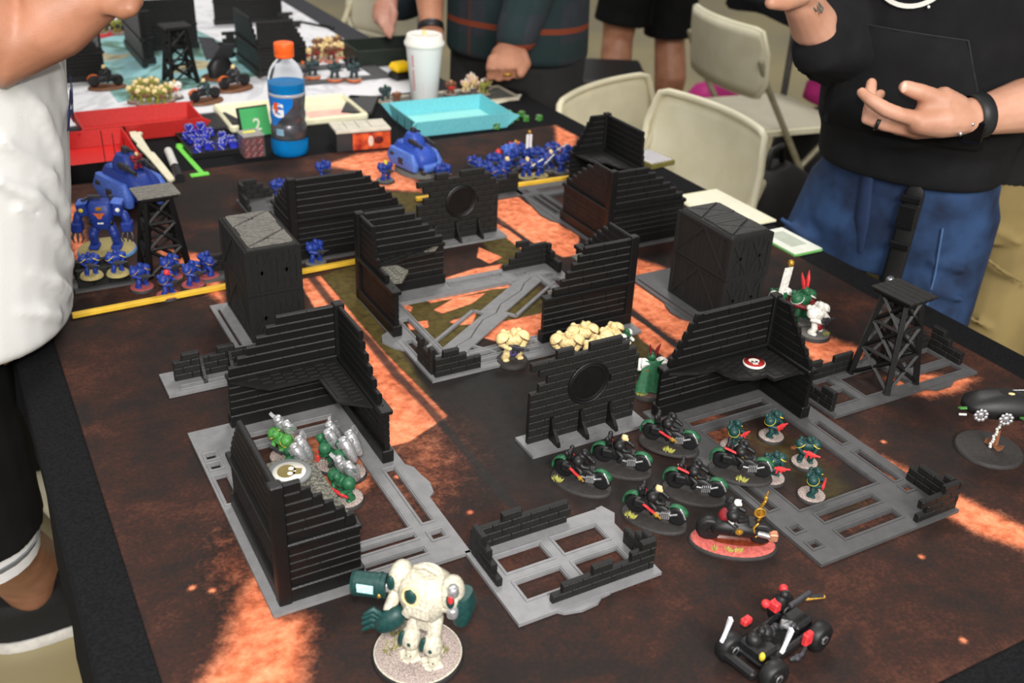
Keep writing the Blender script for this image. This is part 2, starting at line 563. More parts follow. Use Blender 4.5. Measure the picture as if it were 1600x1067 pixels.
# a little grain breaks the edges of the soft patches
brk = math_('MULTIPLY', math_('SUBTRACT', math_('ADD', math_('MULTIPLY', fine, .6), math_('MULTIPLY', fine2, .4)), .5), 1.5)
lavaf = node('ShaderNodeMapRange', interpolation_type='SMOOTHSTEP')
nt.links.new(math_('ADD', sp.outputs[0], math_('MULTIPLY', brk, math_('SUBTRACT', 1.15, sp.outputs[0]))), lavaf.inputs[0])
lavaf.inputs[1].default_value = .12; lavaf.inputs[2].default_value = .9
c1 = mix(math_('MULTIPLY', sp.outputs[1], .9), base, ol)
c2 = mix(math_('MULTIPLY', lavaf.outputs[0], math_('MINIMUM', math_('MULTIPLY', sp.outputs[0], 1.4), 1.0)), c1, lv)
c3 = mix(math_('MULTIPLY', sp.outputs[2], .9), c2, rd)
nt.links.new(c3, bs.inputs['Base Color'])
bp = node('ShaderNodeBump'); bp.inputs['Strength'].default_value = .25; bp.inputs['Distance'].default_value = .0005
nt.links.new(noise(2200, 2), bp.inputs['Height']); nt.links.new(bp.outputs[0], bs.inputs['Normal'])
me.materials.append(mm)
gm = put('game_mat', me)
tag(gm, 'large rubber game mat printed with glowing lava and dark ash', 'game mat')
# ------------------------------------------------------------------ plastic ruins
def plank_mesh(round_end=False):
    b = MB()
    t = .0029
    prof = [(-t, 0), (t, 0), (t, .0078), (t - .0013, .0093), (-t + .0013, .0093), (-t, .0078)]
    n = len(prof)
    v = [(0, y, z) for y, z in prof] + [(1, y, z) for y, z in prof]
    b.add(v, [(i, n + i, n + (i + 1) % n, (i + 1) % n) for i in range(n)] + [list(range(n)), list(range(n, 2 * n))[::-1]])
    bmf = b.mesh('plank', M_BLACK)
    return bmf
PLANK = plank_mesh()
def plank_end_mesh():
    b = MB()
    pr = [(0, 0), (.011, 0), (.0108, .003), (.0095, .0062), (.0072, .0084), (.004, .0093), (0, .0093)]
    M = Matrix.Rotation(PI / 2, 4, 'X')
    b.prism(pr, -.0028, .0028, 0, M)
    return b.mesh('plank_end', M_BLACK)
PLANK_END = plank_end_mesh()
for m_ in (PLANK, PLANK_END):
    import bmesh
    bm = bmesh.new(); bm.from_mesh(m_); bmesh.ops.recalc_face_normals(bm, faces=bm.faces); bm.to_mesh(m_); bm.free()

def wall(parent, axis, fixed, lo, ups, rounded=None, seed=0, ledge=True):
    """two-storey plank wall; axis 'x' or 'y'; lo=(s0,s1) below, ups=[(s0,s1)]*6 above the ledge; rounded 's' or 'e' rounds the broken ends"""
    rr = random.Random(seed)
    ox, oy = parent.location.x, parent.location.y
    rz = 0 if axis == 'x' else PI / 2
    def pos(s, z):
        return (s - ox, fixed - oy, z) if axis == 'x' else (fixed - ox, s - oy, z)
    core = MB()
    def cbox(s0, s1, z0, z1, th):
        p = pos((s0 + s1) / 2, (z0 + z1) / 2)
        core.box(p, (s1 - s0, th, z1 - z0), rz=rz)
    rows = [(.0205 + .0089 * k, .0089, lo) for k in range(5)] + [(.0712 + .01045 * k, .01045, u) for k, u in enumerate(ups)]
    for z, h, (s0, s1) in rows:
        cbox(s0 + .001, s1 - .001, z - .0003, z + h - .0003, .0034)
    wl = core.build('wall', M_BLACK2, parent)
    pl = MB(); p = pos((lo[0] + lo[1]) / 2, .0122)
    pl.box(p, (lo[1] - lo[0] + .004, .0135, .0164), rz=rz, bev=.0012)
    pl.build('plinth', M_BLACK, wl)
    if ledge:
        a, c = min(lo[0], ups[0][0]), max(lo[1], ups[0][1])
        lg = MB(); p = pos((a + c) / 2, .0678)
        lg.box(p, (c - a + .002, .0142, .0062), rz=rz, bev=.0012)
        n = max(2, int((c - a) / .022))
        for i in range(n):
            q = pos(a + (i + .5) * (c - a) / n, .0711)
            lg.ell(q, .0013, nu=6, nv=4)
        lg.build('ledge', M_BLACK, wl)
    for ri, (z, h, (s0, s1)) in enumerate(rows):
        e0, e1 = s0, s1
        if rounded and ri >= 5:
            if rounded == 'e' and s1 - s0 > .02:
                e1 = s1 - .011
                put('plank', PLANK_END, wl, pos(e1, z), (0, 0, rz), (1, 1, h / .0096))
            elif rounded == 's' and s1 - s0 > .02:
                e0 = s0 + .011
                put('plank', PLANK_END, wl, pos(e0, z), (0, 0, rz + PI), (1, 1, h / .0096))
        s = e0
        first = True
        while s < e1 - 1e-6:
            ln = rr.uniform(.032, .047) * (rr.uniform(.4, .9) if first else 1)
            if e1 - (s + ln) < .012: ln = e1 - s
            g = .0004
            put('plank', PLANK, wl, pos(s + g, z), (0, 0, rz), (ln - 2 * g, 1 + rr.uniform(-.04, .04), h / .0096))
            s += ln; first = False
    return wl
def post(parent, x, y, h=.135):
    b = MB(); ox, oy = parent.location.x, parent.location.y
    b.box((x - ox, y - oy, h / 2 + .002), (.0125, .0125, h - .002), bev=.0012)
    return b.build('corner_post', M_BLACK, parent)
def slab(parent, poly, z0, z1, m=None, name='upper_floor', tiles=True):
    ox, oy = parent.location.x, parent.location.y
    b = MB(); P = [(x - ox, y - oy) for x, y in poly]
    b.prism(P, z0, z1)
    o = b.build(name, m or M_BLACK2, parent)
    if tiles:
        # worn floor boards standing a little proud of the slab
        xs = [p[0] for p in P]; ys = [p[1] for p in P]
        def inside(x, y):
            c = False; n = len(P)
            for i in range(n):
                (x1, y1), (x2, y2) = P[i], P[(i + 1) % n]
                if (y1 > y) != (y2 > y) and x < (x2 - x1) * (y - y1) / (y2 - y1) + x1: c = not c
            return c
        sx, sy = .013, .0085
        x = min(xs); r = 0
        while x < max(xs):
            y = min(ys) + (sy / 2 if r % 2 else 0)
            while y < max(ys):
                if all(inside(x + dx * sx / 2, y + dy * sy / 2) for dx in (-1, 1) for dy in (-1, 1)):
                    tb = MB(); tb.box((0, 0, 0), (sx - .0008, sy - .0008, .0012), bev=.0003)
                    put('floor_tile', TILE, o, (x, y, z1 + .0003), (0, 0, 0), (1, 1, 1), m or M_BLACK2)
                y += sy
            x += sx; r += 1
    return o
_t = MB(); _t.box((0, 0, 0), (.0122, .0077, .0014), bev=.0003); TILE = _t.mesh('floor_tile', M_BLACK2)

def plate(parent, x0, x1, y0, y1, holes, th=.004, m=None, rims=True, name='base_plate', tongues=()):
    """flat grey base with rectangular slots, each slot framed by a thin raised rim"""
    ox, oy = parent.location.x, parent.location.y
    xs = sorted({x0, x1, *[h[0] for h in holes], *[h[1] for h in holes]})
    ys = sorted({y0, y1, *[h[2] for h in holes], *[h[3] for h in holes]})
    def solid(i, j):
        if i < 0 or j < 0 or i >= len(xs) - 1 or j >= len(ys) - 1: return False
        cx, cy = (xs[i] + xs[i + 1]) / 2, (ys[j] + ys[j + 1]) / 2
        return not any(h[0] < cx < h[1] and h[2] < cy < h[3] for h in holes)
    b = MB()
    for i in range(len(xs) - 1):
        for j in range(len(ys) - 1):
            if not solid(i, j): continue
            a, c, d, e = xs[i] - ox, xs[i + 1] - ox, ys[j] - oy, ys[j + 1] - oy
            b.add([(a, d, th), (c, d, th), (c, e, th), (a, e, th)], [(0, 1, 2, 3)])
            b.add([(a, d, 0.0002), (c, d, 0.0002), (c, e, 0.0002), (a, e, 0.0002)], [(3, 2, 1, 0)])
            for (di, dj, p, q) in ((-1, 0, (a, e), (a, d)), (1, 0, (c, d), (c, e)), (0, -1, (a, d), (c, d)), (0, 1, (c, e), (a, e))):
                if not solid(i + di, j + dj):
                    b.add([(*p, 0.0002), (*q, 0.0002), (*q, th), (*p, th)], [(0, 1, 2, 3)])
    for poly in tongues:
        b.prism([(x - ox, y - oy) for x, y in poly], .0002, th - .0008)
    o = b.build(name, m or M_GREY, parent)
    if rims:
        for h in holes:
            rb = MB(); wv = .0022; g = .0012
            a, c, d, e = h[0] - ox - g, h[1] - ox + g, h[2] - oy - g, h[3] - oy + g
            for cx, cy, sx, sy in (((a + c) / 2, d - wv / 2, c - a + 2 * wv, wv), ((a + c) / 2, e + wv / 2, c - a + 2 * wv, wv), (a - wv / 2, (d + e) / 2, wv, e - d), (c + wv / 2, (d + e) / 2, wv, e - d)):
                rb.box((cx, cy, th + .0006), (sx, sy, .0016), bev=.0004)
            rb.build('slot_rim', m or M_GREY, o)
    return o
_b = MB(); _b.box((0, 0, 0), (.0212, .0070, .0082), bev=.0009); BRICK = _b.mesh('brick', M_BRICK)
def bricks(parent, axis, fixed, s0, s1, prof, z0=.0042, h=.0088, name='wall', skip=None, fins=(), fin_side=-1, rows=None):
    """running-bond brick wall; prof(s) gives its height in rows"""
    ox, oy = parent.location.x, parent.location.y
    rz = 0 if axis == 'x' else PI / 2
    def pos(s, z, off=0):
        return (s - ox, fixed + off - oy, z) if axis == 'x' else (fixed + off - ox, s - oy, z)
    Lb = .0216
    core = MB(); items = []
    nr = rows or 14
    for r in range(nr):
        z = z0 + (r + .5) * h
        s = s0 - (Lb / 2 if r % 2 else 0)
        while s < s1 - 1e-5:
            a, c = max(s, s0), min(s + Lb, s1)
            if c - a > .004 and prof((a + c) / 2) > r + .01 and not (skip and skip((a + c) / 2, z)):
                items.append((a, c, z))
                p = pos((a + c) / 2, z)
                core.box(p, (c - a, .0052, h + .0002), rz=rz)
            s += Lb
    wl = core.build(name, M_BLACK2, parent)
    for a, c, z in items:
        put('brick', BRICK, wl, pos((a + c) / 2, z), (0, 0, rz), ((c - a - .0007) / .0212, 1, h / .0088))
    for s in fins:
        fb = MB()
        pr = [(0, 0), (.021, 0), (.019, .006), (.008, .018), (.004, .030), (0, .030)]
        M = Matrix.Translation(Vector(pos(s, z0, fin_side * .0035))) @ (Matrix.Rotation(PI / 2 * fin_side if axis == 'x' else (0 if fin_side > 0 else PI), 4, 'Z')) @ Matrix.Rotation(PI / 2, 4, 'X')
        fb.prism(pr, -.002, .002, 0, M)
        fb.build('buttress', M_BLACK, wl)
    return wl
def steps(*pairs):
    """piecewise-constant brick heights: (until_s, rows)..."""
    def f(s):
        for u, r in pairs:
            if s < u: return r
        return 0
    return f

# ---- near left ruin
rA = thing('ruined_building', 'black plank ruin at near left, white skull disc on its ledge, silver troopers inside', 'ruin', (.104, .324, 0), group='plank ruins')
plate(rA, .104, .302, .324, .646,
      [(.150, .262, .385, .585), (.110, .122, .50, .55), (.111, .121, .565, .575), (.111, .121, .585, .595), (.278, .288, .385, .485), (.277, .289, .357, .367),
       (.20, .262, .366, .374), (.20, .262, .342, .350), (.150, .262, .600, .612)],
      tongues=[[(.30, .42), (.310, .428), (.3135, .445), (.3105, .462), (.309, .478), (.30, .49)]])
wall(rA, 'y', .1195, (.336, .495), [(.336, .488), (.336, .482), (.336, .474), (.336, .466), (.336, .458), (.336, .450)], seed=1)
wall(rA, 'x', .3385, (.122, .193), [(.122, .190), (.122, .181), (.122, .171), (.122, .161), (.122, .151), (.122, .141)], rounded='e', seed=2)
post(rA, .1185, .3375)
wall(rA, 'x', .6395, (.153, .284), [(.155, .284), (.166, .284), (.177, .284), (.189, .284), (.201, .284), (.213, .284)], seed=3)
wall(rA, 'y', .2865, (.497, .640), [(.516, .640), (.530, .640), (.541, .640), (.552, .640), (.562, .640), (.567, .640)], seed=4)
post(rA, .2860, .6390)
slab(rA, [(.153, .636), (.190, .602), (.246, .602), (.248, .545), (.279, .520), (.284, .520), (.284, .636)], .0625, .0655)
slab(rA, [(.122, .342), (.122, .458), (.160, .462), (.187, .446), (.188, .392), (.190, .342)], .0665, .0695, M_GRIT)

# ---- right-hand near ruin
rE = thing('ruined_building', 'black plank ruin at near right with a red skull disc on its ledge', 'ruin', (.604, .156, 0), group='plank ruins')
plate(rE, .604, .802, .156, .462,
      [(.645, .757, .232, .395), (.655, .735, .205, .217), (.655, .735, .176, .188), (.614, .624, .245, .330), (.614, .624, .205, .213), (.614, .624, .178, .186),
       (.778, .786, .225, .285), (.778, .786, .305, .352), (.640, .757, .41, .422), (.776, .786, .205, .213)], m=M_GREYD)
wall(rE, 'x', .4475, (.612, .772), [(.622, .772), (.628, .772), (.633, .772), (.639, .772), (.645, .772), (.652, .772)], rounded='s', seed=5)
wall(rE, 'y', .7755, (.367, .447), [(.372, .447), (.381, .447), (.390, .447), (.399, .447), (.408, .447), (.416, .447)], rounded='s', seed=6)
post(rE, .775, .447)
slab(rE, [(.622, .444), (.655, .430), (.679, .428), (.681, .415), (.690, .400), (.708, .392), (.726, .391), (.728, .380), (.769, .380), (.773, .376), (.773, .444)], .060, .064)
bricks(rE, 'x', .163, .742, .800, steps((.752, 1), (.765, 3), (.778, 4), (.80, 4)), name='low_wall')
bricks(rE, 'y', .795, .167, .222, steps((.180, 4), (.195, 3), (.208, 4), (.222, 2)), name='low_wall')

# ---- middle ruin
rB = thing('ruined_building', 'black plank ruin in the middle of the mat with a broken diagonal walkway', 'ruin', (.404, .634, 0), group='plank ruins')
plate(rB, .404, .724, .634, .894,
      [(.452, .676, .684, .846), (.414, .422, .680, .740), (.432, .442, .690, .80), (.48, .57, .648, .654), (.48, .57, .664, .672), (.545, .63, .872, .880),
       (.692, .704, .80, .83), (.690, .704, .84, .848), (.655, .668, .862, .870)],
      tongues=[[(.406, .72), (.394, .735), (.386, .755), (.392, .772), (.406, .78)]])
wb = MB()
for (p, q, wd) in (((.452, .690), (.676, .842), .040), ):
    pass
def beam(b, p, q, wd, z0, z1, o):
    d = Vector((q[0] - p[0], q[1] - p[1])); n = Vector((-d.y, d.x)).normalized() * wd / 2
    b.prism([(p[0] - n.x - o[0], p[1] - n.y - o[1]), (q[0] - n.x - o[0], q[1] - n.y - o[1]), (q[0] + n.x - o[0], q[1] + n.y - o[1]), (p[0] + n.x - o[0], p[1] + n.y - o[1])], z0, z1)
oB = (.404, .634)
# walkway halves split by a jagged crack
dv = Vector((.676 - .448, .846 - .688)); Ld = dv.length; du = dv.normalized(); dn = Vector((-du.y, du.x))
zig = [0, .002, -.003, .001, .004, -.002, .003, .0, -.003, .002, .0]
def pt(s, o): 
    p = Vector((.448 - oB[0], .688 - oB[1])) + du * s + dn * o
    return (p.x, p.y)
n_ = len(zig)
left_e = [pt(Ld * i / (n_ - 1), zig[i] * 1.2 + .0008 + .010 * (i / (n_ - 1) - .5)) for i in range(n_)]
right_e = [pt(Ld * i / (n_ - 1), zig[i] * 1.2 - .0008 + .010 * (i / (n_ - 1) - .5)) for i in range(n_)]
for nm, poly in (('walkway_half', left_e + [pt(Ld, .020), pt(Ld * .47, .020), pt(Ld * .47, .012), pt(.0, .012)]), ('walkway_half', right_e[::-1] + [pt(0, -.020), pt(Ld * .53, -.020), pt(Ld * .53, -.012), pt(Ld, -.012)][:]),):
    q = MB(); q.prism(poly, .0015, .0044); q.build(nm, M_GREY, rB)
for (s0, s1, o) in ((0, Ld * .47, .030), (Ld * .53, Ld, -.030)):
    q = MB(); beam(q, Vector(pt(s0, o)), Vector(pt(s1, o)), .005, .001, .0046, (0, 0)); q.build('side_beam', M_GREY, rB)
for (s, o0, o1) in ((Ld * .14, -.055, -.018), (Ld * .86, .018, .060), (Ld * .47, .012, .031), (Ld * .53, -.031, -.012)):
    q = MB(); beam(q, Vector(pt(s, o0)), Vector(pt(s, o1)), .004, .001, .0046, (0, 0)); q.build('cross_beam', M_GREY, rB)
wall(rB, 'y', .4095, (.759, .888), [(.790, .888), (.818, .888), (.828, .888), (.832, .888), (.835, .888), (.836, .888)], seed=7)
wall(rB, 'x', .8885, (.412, .538), [(.412, .536), (.412, .524), (.412, .514), (.412, .503), (.412, .493), (.412, .477)], seed=8)
post(rB, .4090, .8885)
slab(rB, [(.413, .886), (.530, .886), (.516, .868), (.470, .864), (.440, .852), (.413, .840)], .063, .066)
slab(rB, [(.413, .795), (.432, .793), (.454, .822), (.446, .845), (.413, .848)], .064, .067, M_GRIT)
slab(rB, [(.500, .872), (.516, .868), (.530, .884), (.515, .880)], .066, .0672, M_GRIT, tiles=False)
wall(rB, 'x', .6655, (.579, .720), [(.593, .720), (.604, .720), (.612, .720), (.620, .720), (.629, .720), (.637, .720)], seed=9)
wall(rB, 'y', .7165, (.666, .800), [(.666, .780), (.666, .770), (.666, .760), (.666, .750), (.666, .738), (.666, .724)], seed=10)
post(rB, .7170, .6660)
slab(rB, [(.590, .668), (.713, .668), (.713, .78), (.69, .775), (.688, .72), (.640, .690), (.60, .690)], .063, .066, M_GRIT)
bricks(rB, 'x', .641, .410, .474, steps((.422, 3), (.438, 4), (.452, 3), (.474, 2)), name='low_wall')
bricks(rB, 'y', .411, .647, .694, steps((.662, 4), (.680, 3), (.694, 4)), name='low_wall')
bricks(rB, 'x', .887, .640, .718, steps((.655, 1), (.672, 3), (.69, 5), (.705, 4), (.718, 3)), name='low_wall')
bricks(rB, 'y', .717, .845, .884, steps((.856, 2), (.87, 3), (.884, 4)), name='low_wall')

# ---- rear right ruin (tall, two corner pieces)
rG = thing('ruined_building', 'black plank ruin at far right beside the cream folding chairs, made of two corners', 'ruin', (.826, .884, 0), group='plank ruins')
plate(rG, .826, 1.056, .884, 1.200,
      [(.872, 1.01, .935, 1.14), (.838, .846, 1.06, 1.15), (.852, .860, 1.06, 1.15), (.87, .93, 1.165, 1.175), (.836, .846, 1.17, 1.18)], m=M_GREYD,
      tongues=[[(.828, 1.02), (.816, 1.04), (.812, 1.07), (.818, 1.10), (.824, 1.14), (.828, 1.16)]])
wall(rG, 'y', .8385, (.892, 1.035), [(.892, 1.028), (.892, 1.012), (.892, .998), (.892, .985), (.892, .970), (.892, .952)], seed=11)
wall(rG, 'x', .8965, (.842, .985), [(.842, .980), (.842, .965), (.842, .952), (.842, .936), (.842, .920), (.842, .904)], seed=12)
post(rG, .8380, .8970)
wall(rG, 'x', 1.1700, (.932, 1.004), [(.936, 1.004), (.944, 1.004), (.950, 1.004), (.956, 1.004), (.962, 1.004), (.968, 1.004)], rounded='s', seed=13)
wall(rG, 'y', 1.0065, (1.040, 1.166), [(1.046, 1.166), (1.048, 1.166), (1.050, 1.166), (1.052, 1.166), (1.052, 1.166), (1.054, 1.166)], seed=14)
post(rG, 1.0060, 1.1695)
slab(rG, [(.936, 1.167), (.944, 1.120), (.965, 1.105), (.972, 1.075), (1.003, 1.05), (1.003, 1.167)], .064, .067)

# ---- rear left ruin
rH = thing('ruined_building', 'black plank ruin at far left between the crate stack and the drink bottle', 'ruin', (.350, 1.040, 0), group='plank ruins')
plate(rH, .350, .590, 1.040, 1.335,
      [(.395, .545, 1.10, 1.28), (.362, .370, 1.18, 1.24), (.40, .52, 1.30, 1.308), (.40, .52, 1.318, 1.326)], m=M_GREYD)
wall(rH, 'x', 1.0520, (.364, .540), [(.364, .536), (.364, .526), (.364, .515), (.364, .505), (.364, .492), (.364, .478)], rounded='e', seed=15)
wall(rH, 'y', .3645, (1.050, 1.145), [(1.050, 1.135), (1.050, 1.118), (1.050, 1.104), (1.050, 1.092), (1.050, 1.080), (1.050, 1.068)], seed=16)
post(rH, .3640, 1.0515)
bricks(rH, 'x', 1.329, .354, .412, steps((.362, 4), (.376, 4), (.392, 3), (.405, 2), (.412, 1)), name='low_wall')
bricks(rH, 'y', .3555, 1.27, 1.325, steps((1.285, 1), (1.305, 2), (1.325, 4)), name='low_wall')

# ---- brick gate walls with a round emblem
def gate(label, x, y):
    g = thing('brick_wall', label, 'wall', (x, y, 0), group='brick walls with a round emblem')
    plate(g, x - .006, x + .152, y - .026, y + .016, [(x + .012, x + .040, y - .017, y - .014), (x + .050, x + .085, y - .017, y - .014), (x + .095, x + .13, y - .017, y - .014), (x + .012, x + .13, y + .008, y + .011)], rims=False, m=M_GREY)
    st = [0, 0, .001, .001, .002, .003, .005, .012, .015, .011, .009, .024]
    en = [.145] * 8 + [.145, .141, .136, .128]
    def prof_row(s, r):
        return x + st[r] <= s <= x + en[r] and not (r == 11 and x + .052 < s < x + .077) 
    ex, ez, er = x + .076, .068, .0255
    def skip(s, z):
        r = int((z - .0042) / .0095)
        return (not prof_row(s, r)) or math.hypot(s - ex, z - ez) < er - .004
    wl = bricks(g, 'x', y, x, x + .145, lambda s: 12, h=.0095, rows=12, skip=skip, fins=(x + .029, x + .068, x + .108))
    e = MB()
    R = Matrix.Translation(Vector((.076, 0, ez))) @ Matrix.Rotation(PI / 2, 4, 'X')
    pr = [(0, -.0044), (.0205, -.0044), (.0207, -.005), (.0225, -.0056), (.0245, -.005), (.026, -.0058), (.0275, -.005), (.0275, .005), (.026, .0058), (.0245, .005), (.0225, .0056), (.0207, .005), (.0205, .0044), (0, .0044)]
    q = MB(); q.lathe(pr, 40)
    e.add(q.v, q.f, 0, False, R)
    e.build('round_emblem', M_BLACK, wl)
    return g
gate('ragged black brick wall with a round emblem, green cloaked figure at its right end', .443, .4635)
gate('ragged black brick wall with a round emblem, far one before the blue tank', .560, 1.0320)

# ---- low brick enclosures
c1 = thing('low_ruin', 'low black brick enclosure on a pale grey window-frame base at bottom centre', 'ruin', (.290, .224, 0), group='low brick ruins')
plate(c1, .290, .448, .221, .331, [(.313, .362, .286, .310), (.378, .428, .286, .310), (.313, .362, .246, .270), (.378, .428, .246, .270)], m=mat('pale_grey_print', (124, 124, 126), .5, var=.06, scale=90, bump=.3, bscale=900),
      tongues=[[(.325, .226), (.335, .216), (.352, .212), (.370, .2135), (.378, .219), (.388, .220), (.396, .226)], [(.446, .30), (.458, .318), (.452, .334), (.444, .333)]])
bricks(c1, 'x', .3285, .296, .408, steps((.310, 3), (.322, 3), (.340, 4), (.352, 3), (.362, 3), (.374, 4), (.385, 3), (.396, 4), (.408, 2)), name='low_wall')
bricks(c1, 'y', .2975, .272, .325, steps((.284, 1), (.294, 2), (.306, 3), (.316, 4), (.325, 4)), name='low_wall')
bricks(c1, 'x', .2325, .330, .444, steps((.336, 1), (.360, 2), (.372, 2), (.392, 3), (.410, 2), (.424, 3), (.436, 4), (.444, 4)), name='low_wall')
bricks(c1, 'y', .4415, .236, .275, steps((.252, 4), (.262, 3), (.275, 2)), name='low_wall')

c2 = thing('low_ruin', 'low broken brick wall on a grey base left of the near left ruin', 'ruin', (.103, .734, 0), group='low brick ruins')
plate(c2, .103, .250, .734, .790, [(.122, .20, .744, .749)], m=M_GREY)
bricks(c2, 'x', .7665, .117, .236, steps((.126, 2), (.136, 3), (.155, 4), (.174, 3), (.192, 4), (.236, 3)), name='low_wall', fins=(.150, .185))

c3 = thing('low_ruin', 'low brick ruin on grey rails under the right-hand watchtower', 'ruin', (.812, .352, 0), group='low brick ruins')
plate(c3, .812, 1.070, .352, .440, [(.828, .868, .372, .396), (.828, .868, .408, .424), (.885, .96, .372, .42), (.975, 1.055, .366, .384), (.975, 1.055, .398, .424)], m=M_GREYD,
      tongues=[[(.97, .354), (.985, .344), (1.01, .344), (1.03, .354)]])
bricks(c3, 'x', .4320, .818, .915, steps((.838, 2), (.852, 3), (.875, 2), (.89, 3), (.915, 3)), name='low_wall')
bricks(c3, 'y', .8185, .362, .43, steps((.372, 2), (.39, 3), (.41, 2), (.43, 2)), name='low_wall')
bricks(c3, 'x', .4320, .985, 1.064, steps((1.0, 2), (1.02, 4), (1.04, 3), (1.064, 2)), name='low_wall')
bricks(c3, 'y', 1.063, .375, .428, steps((.39, 2), (.41, 3), (.428, 4)), name='low_wall')

c4 = thing('low_ruin', 'low black brick wall under two blue troopers at far left', 'ruin', (.046, 1.069, 0), group='low brick ruins')
plate(c4, .046, .130, 1.069, 1.125, [], m=M_GREYD)
bricks(c4, 'x', 1.080, .052, .124, steps((.124, 3)), name='low_wall')
bricks(c4, 'x', 1.112, .052, .124, steps((.124, 3)), name='low_wall')
c5 = thing('low_ruin', 'low black brick wall with a pointed end beside the far emblem wall', 'ruin', (.735, 1.165, 0), group='low brick ruins')
plate(c5, .728, .835, 1.165, 1.215, [(.74, .80, 1.172, 1.176)], m=M_GREYD)
bricks(c5, 'x', 1.1865, .734, .831, steps((.76, 3), (.80, 3), (.815, 4), (.831, 4)), name='low_wall')
c6 = thing('low_ruin', 'low dark brick strip on a grey base between left watchtower and crate stack', 'ruin', (.205, 1.03, 0), group='low brick ruins')
plate(c6, .205, .300, 1.03, 1.075, [], m=M_GREYD)
bricks(c6, 'x', 1.060, .210, .296, steps((.23, 2), (.296, 3)), name='low_wall')

c1.location = (.2965, .220, 0)
# ---- crates, two high
def crate_parts():
    P = {}
    q = MB(); q.box((0, 0, 0), (1, 1, 1), bev=.04); P['unit'] = q.mesh('strip', M_BLACK2)
    return P
CR = crate_parts()
M_CRATE = mat('black_crate_plastic', (21, 21, 19), .55, var=.2, scale=60, bump=.8, bscale=400)
M_CTOP = mat('pale_crate_top', (104, 101, 95), .65, var=.25, scale=260, bump=1.0, bscale=700)  # lid grey, paler than the crate sides
M_CTOP2 = mat('dark_crate_top', (50, 50, 49), .6, var=.25, scale=260, bump=1.0, bscale=700)
def crate(label, x0, x1, y0, y1, z0, h, top=None, seed=0):
    rr = random.Random(seed)
    W, D = x1 - x0, y1 - y0
    c = thing('crate', label, 'crate', ((x0 + x1) / 2, (y0 + y1) / 2, z0), group='stacked crates')
    q = MB(); q.box((0, 0, h / 2), (W - .006, D - .006, h - .003)); body = q.build('body', M_CRATE, c)
    def strip(name, loc, size, rot=(0, 0, 0), m=None):
        return put(name, CR['unit'], c, loc, rot, size, m or M_CRATE)
    for sx in (-1, 1):
        for sy in (-1, 1):
            strip('corner_post', (sx * (W / 2 - .0035), sy * (D / 2 - .0035), h / 2), (.007, .007, h - .001))
    # boards: front and back (narrow sides), left and right
    for face in ('front', 'back', 'left', 'right'):
        wide = W if face in ('front', 'back') else D
        n = 7 if face in ('front', 'back') else 11
        step = (wide - .014) / n
        for i in range(n):
            u = -wide / 2 + .007 + (i + .5) * step
            pr = rr.uniform(.0007, .0016)
            if face in ('front', 'back'):
                sg = -1 if face == 'front' else 1
                strip('board', (u, sg * (D / 2 - .003), h / 2), (step - .0007, 2 * pr + .001, h - .008))
            else:
                sg = -1 if face == 'left' else 1
                strip('board', (sg * (W / 2 - .003), u, h / 2), (2 * pr + .001, step - .0007, h - .008))
        for zz in (.003, h - .003):
            if face in ('front', 'back'):
                strip('rail', (0, (-1 if face == 'front' else 1) * (D / 2 - .0028), zz), (W - .012, .0046, .005))
            else:
                strip('rail', ((-1 if face == 'left' else 1) * (W / 2 - .0028), 0, zz), (.0046, D - .012, .005))
        # diagonal braces
        halves = ((-1, 0), (0, 1)) if face in ('left', 'right') else ((-1, 0), (0, 1))
        for (a, d) in halves:
            wv = wide / 2 - .007
            ln = math.hypot(wv, h - .010); an = math.atan2(h - .010, wv)
            for sgn in ((1, -1) if face in ('front', 'back') else ((1,) if a < 0 else (-1,))):
                mid = (a + d) / 2 * (wide / 2 - .004)
                if face in ('front', 'back'):
                    strip('brace', (mid, (-1 if face == 'front' else 1) * (D / 2 - .0022), h / 2), (ln, .0040, .0042), (0, sgn * an, 0))
                else:
                    strip('brace', ((-1 if face == 'left' else 1) * (W / 2 - .0022), mid, h / 2), (.0040, ln, .0042), (sgn * an, 0, 0))
        if face in ('front', 'back'):
            strip('rail', (0, (-1 if face == 'front' else 1) * (D / 2 - .0025), h / 2), (.004, .0036, h - .008))
    if top:
        # lid: bevelled slab with raised panels between crossed grooves
        q = MB(); q.box((0, 0, h - .0005), (W - .006, D - .006, .005), bev=.002); q.build('lid', M_CRATE, c)
        w2, d2 = W / 2 - .006, D / 2 - .006
        g = .0034
        z = h + .0018
        def panel(poly):
            cx = sum(p[0] for p in poly) / len(poly); cy = sum(p[1] for p in poly) / len(poly)
            pp = []
            for x, y in poly:
                L_ = math.hypot(x - cx, y - cy); k = max(.3, 1 - g / L_)
                pp.append((cx + (x - cx) * k, cy + (y - cy) * k))
            q = MB(); q.prism(pp, h, z + .0022); q.build('lid_panel', top, c)
        for sg in (-1, 1):
            a, bb, cc, dd = (-w2, sg * d2), (w2, sg * d2), (w2, sg * d2 * .24), (-w2, sg * d2 * .24)
            m0 = (0, sg * d2 * .62)
            for tri in ((a, bb, m0), (bb, cc, m0), (cc, dd, m0), (dd, a, m0)):
                panel(list(tri))
        for k in (-1, 0, 1):
            panel([(-w2, (k - .5) * d2 * .15), (w2, (k - .5) * d2 * .15), (w2, (k + .5) * d2 * .15), (-w2, (k + .5) * d2 * .15)])
    return c
def crate_base(label, x0, x1, y0, y1, th=.004, tongues=(), m=None):
    t = thing('terrain_base', label, 'base', (x0, y0, 0))
    plate(t, x0, x1, y0, y1, [(x0 + .006, x0 + .010, y0 + .02, y1 - .012)], th=th, rims=False, tongues=tongues, m=m or M_GREY)
    return t
crate_base('grey base plate under the left crate stack', .206, .312, .800, .950)
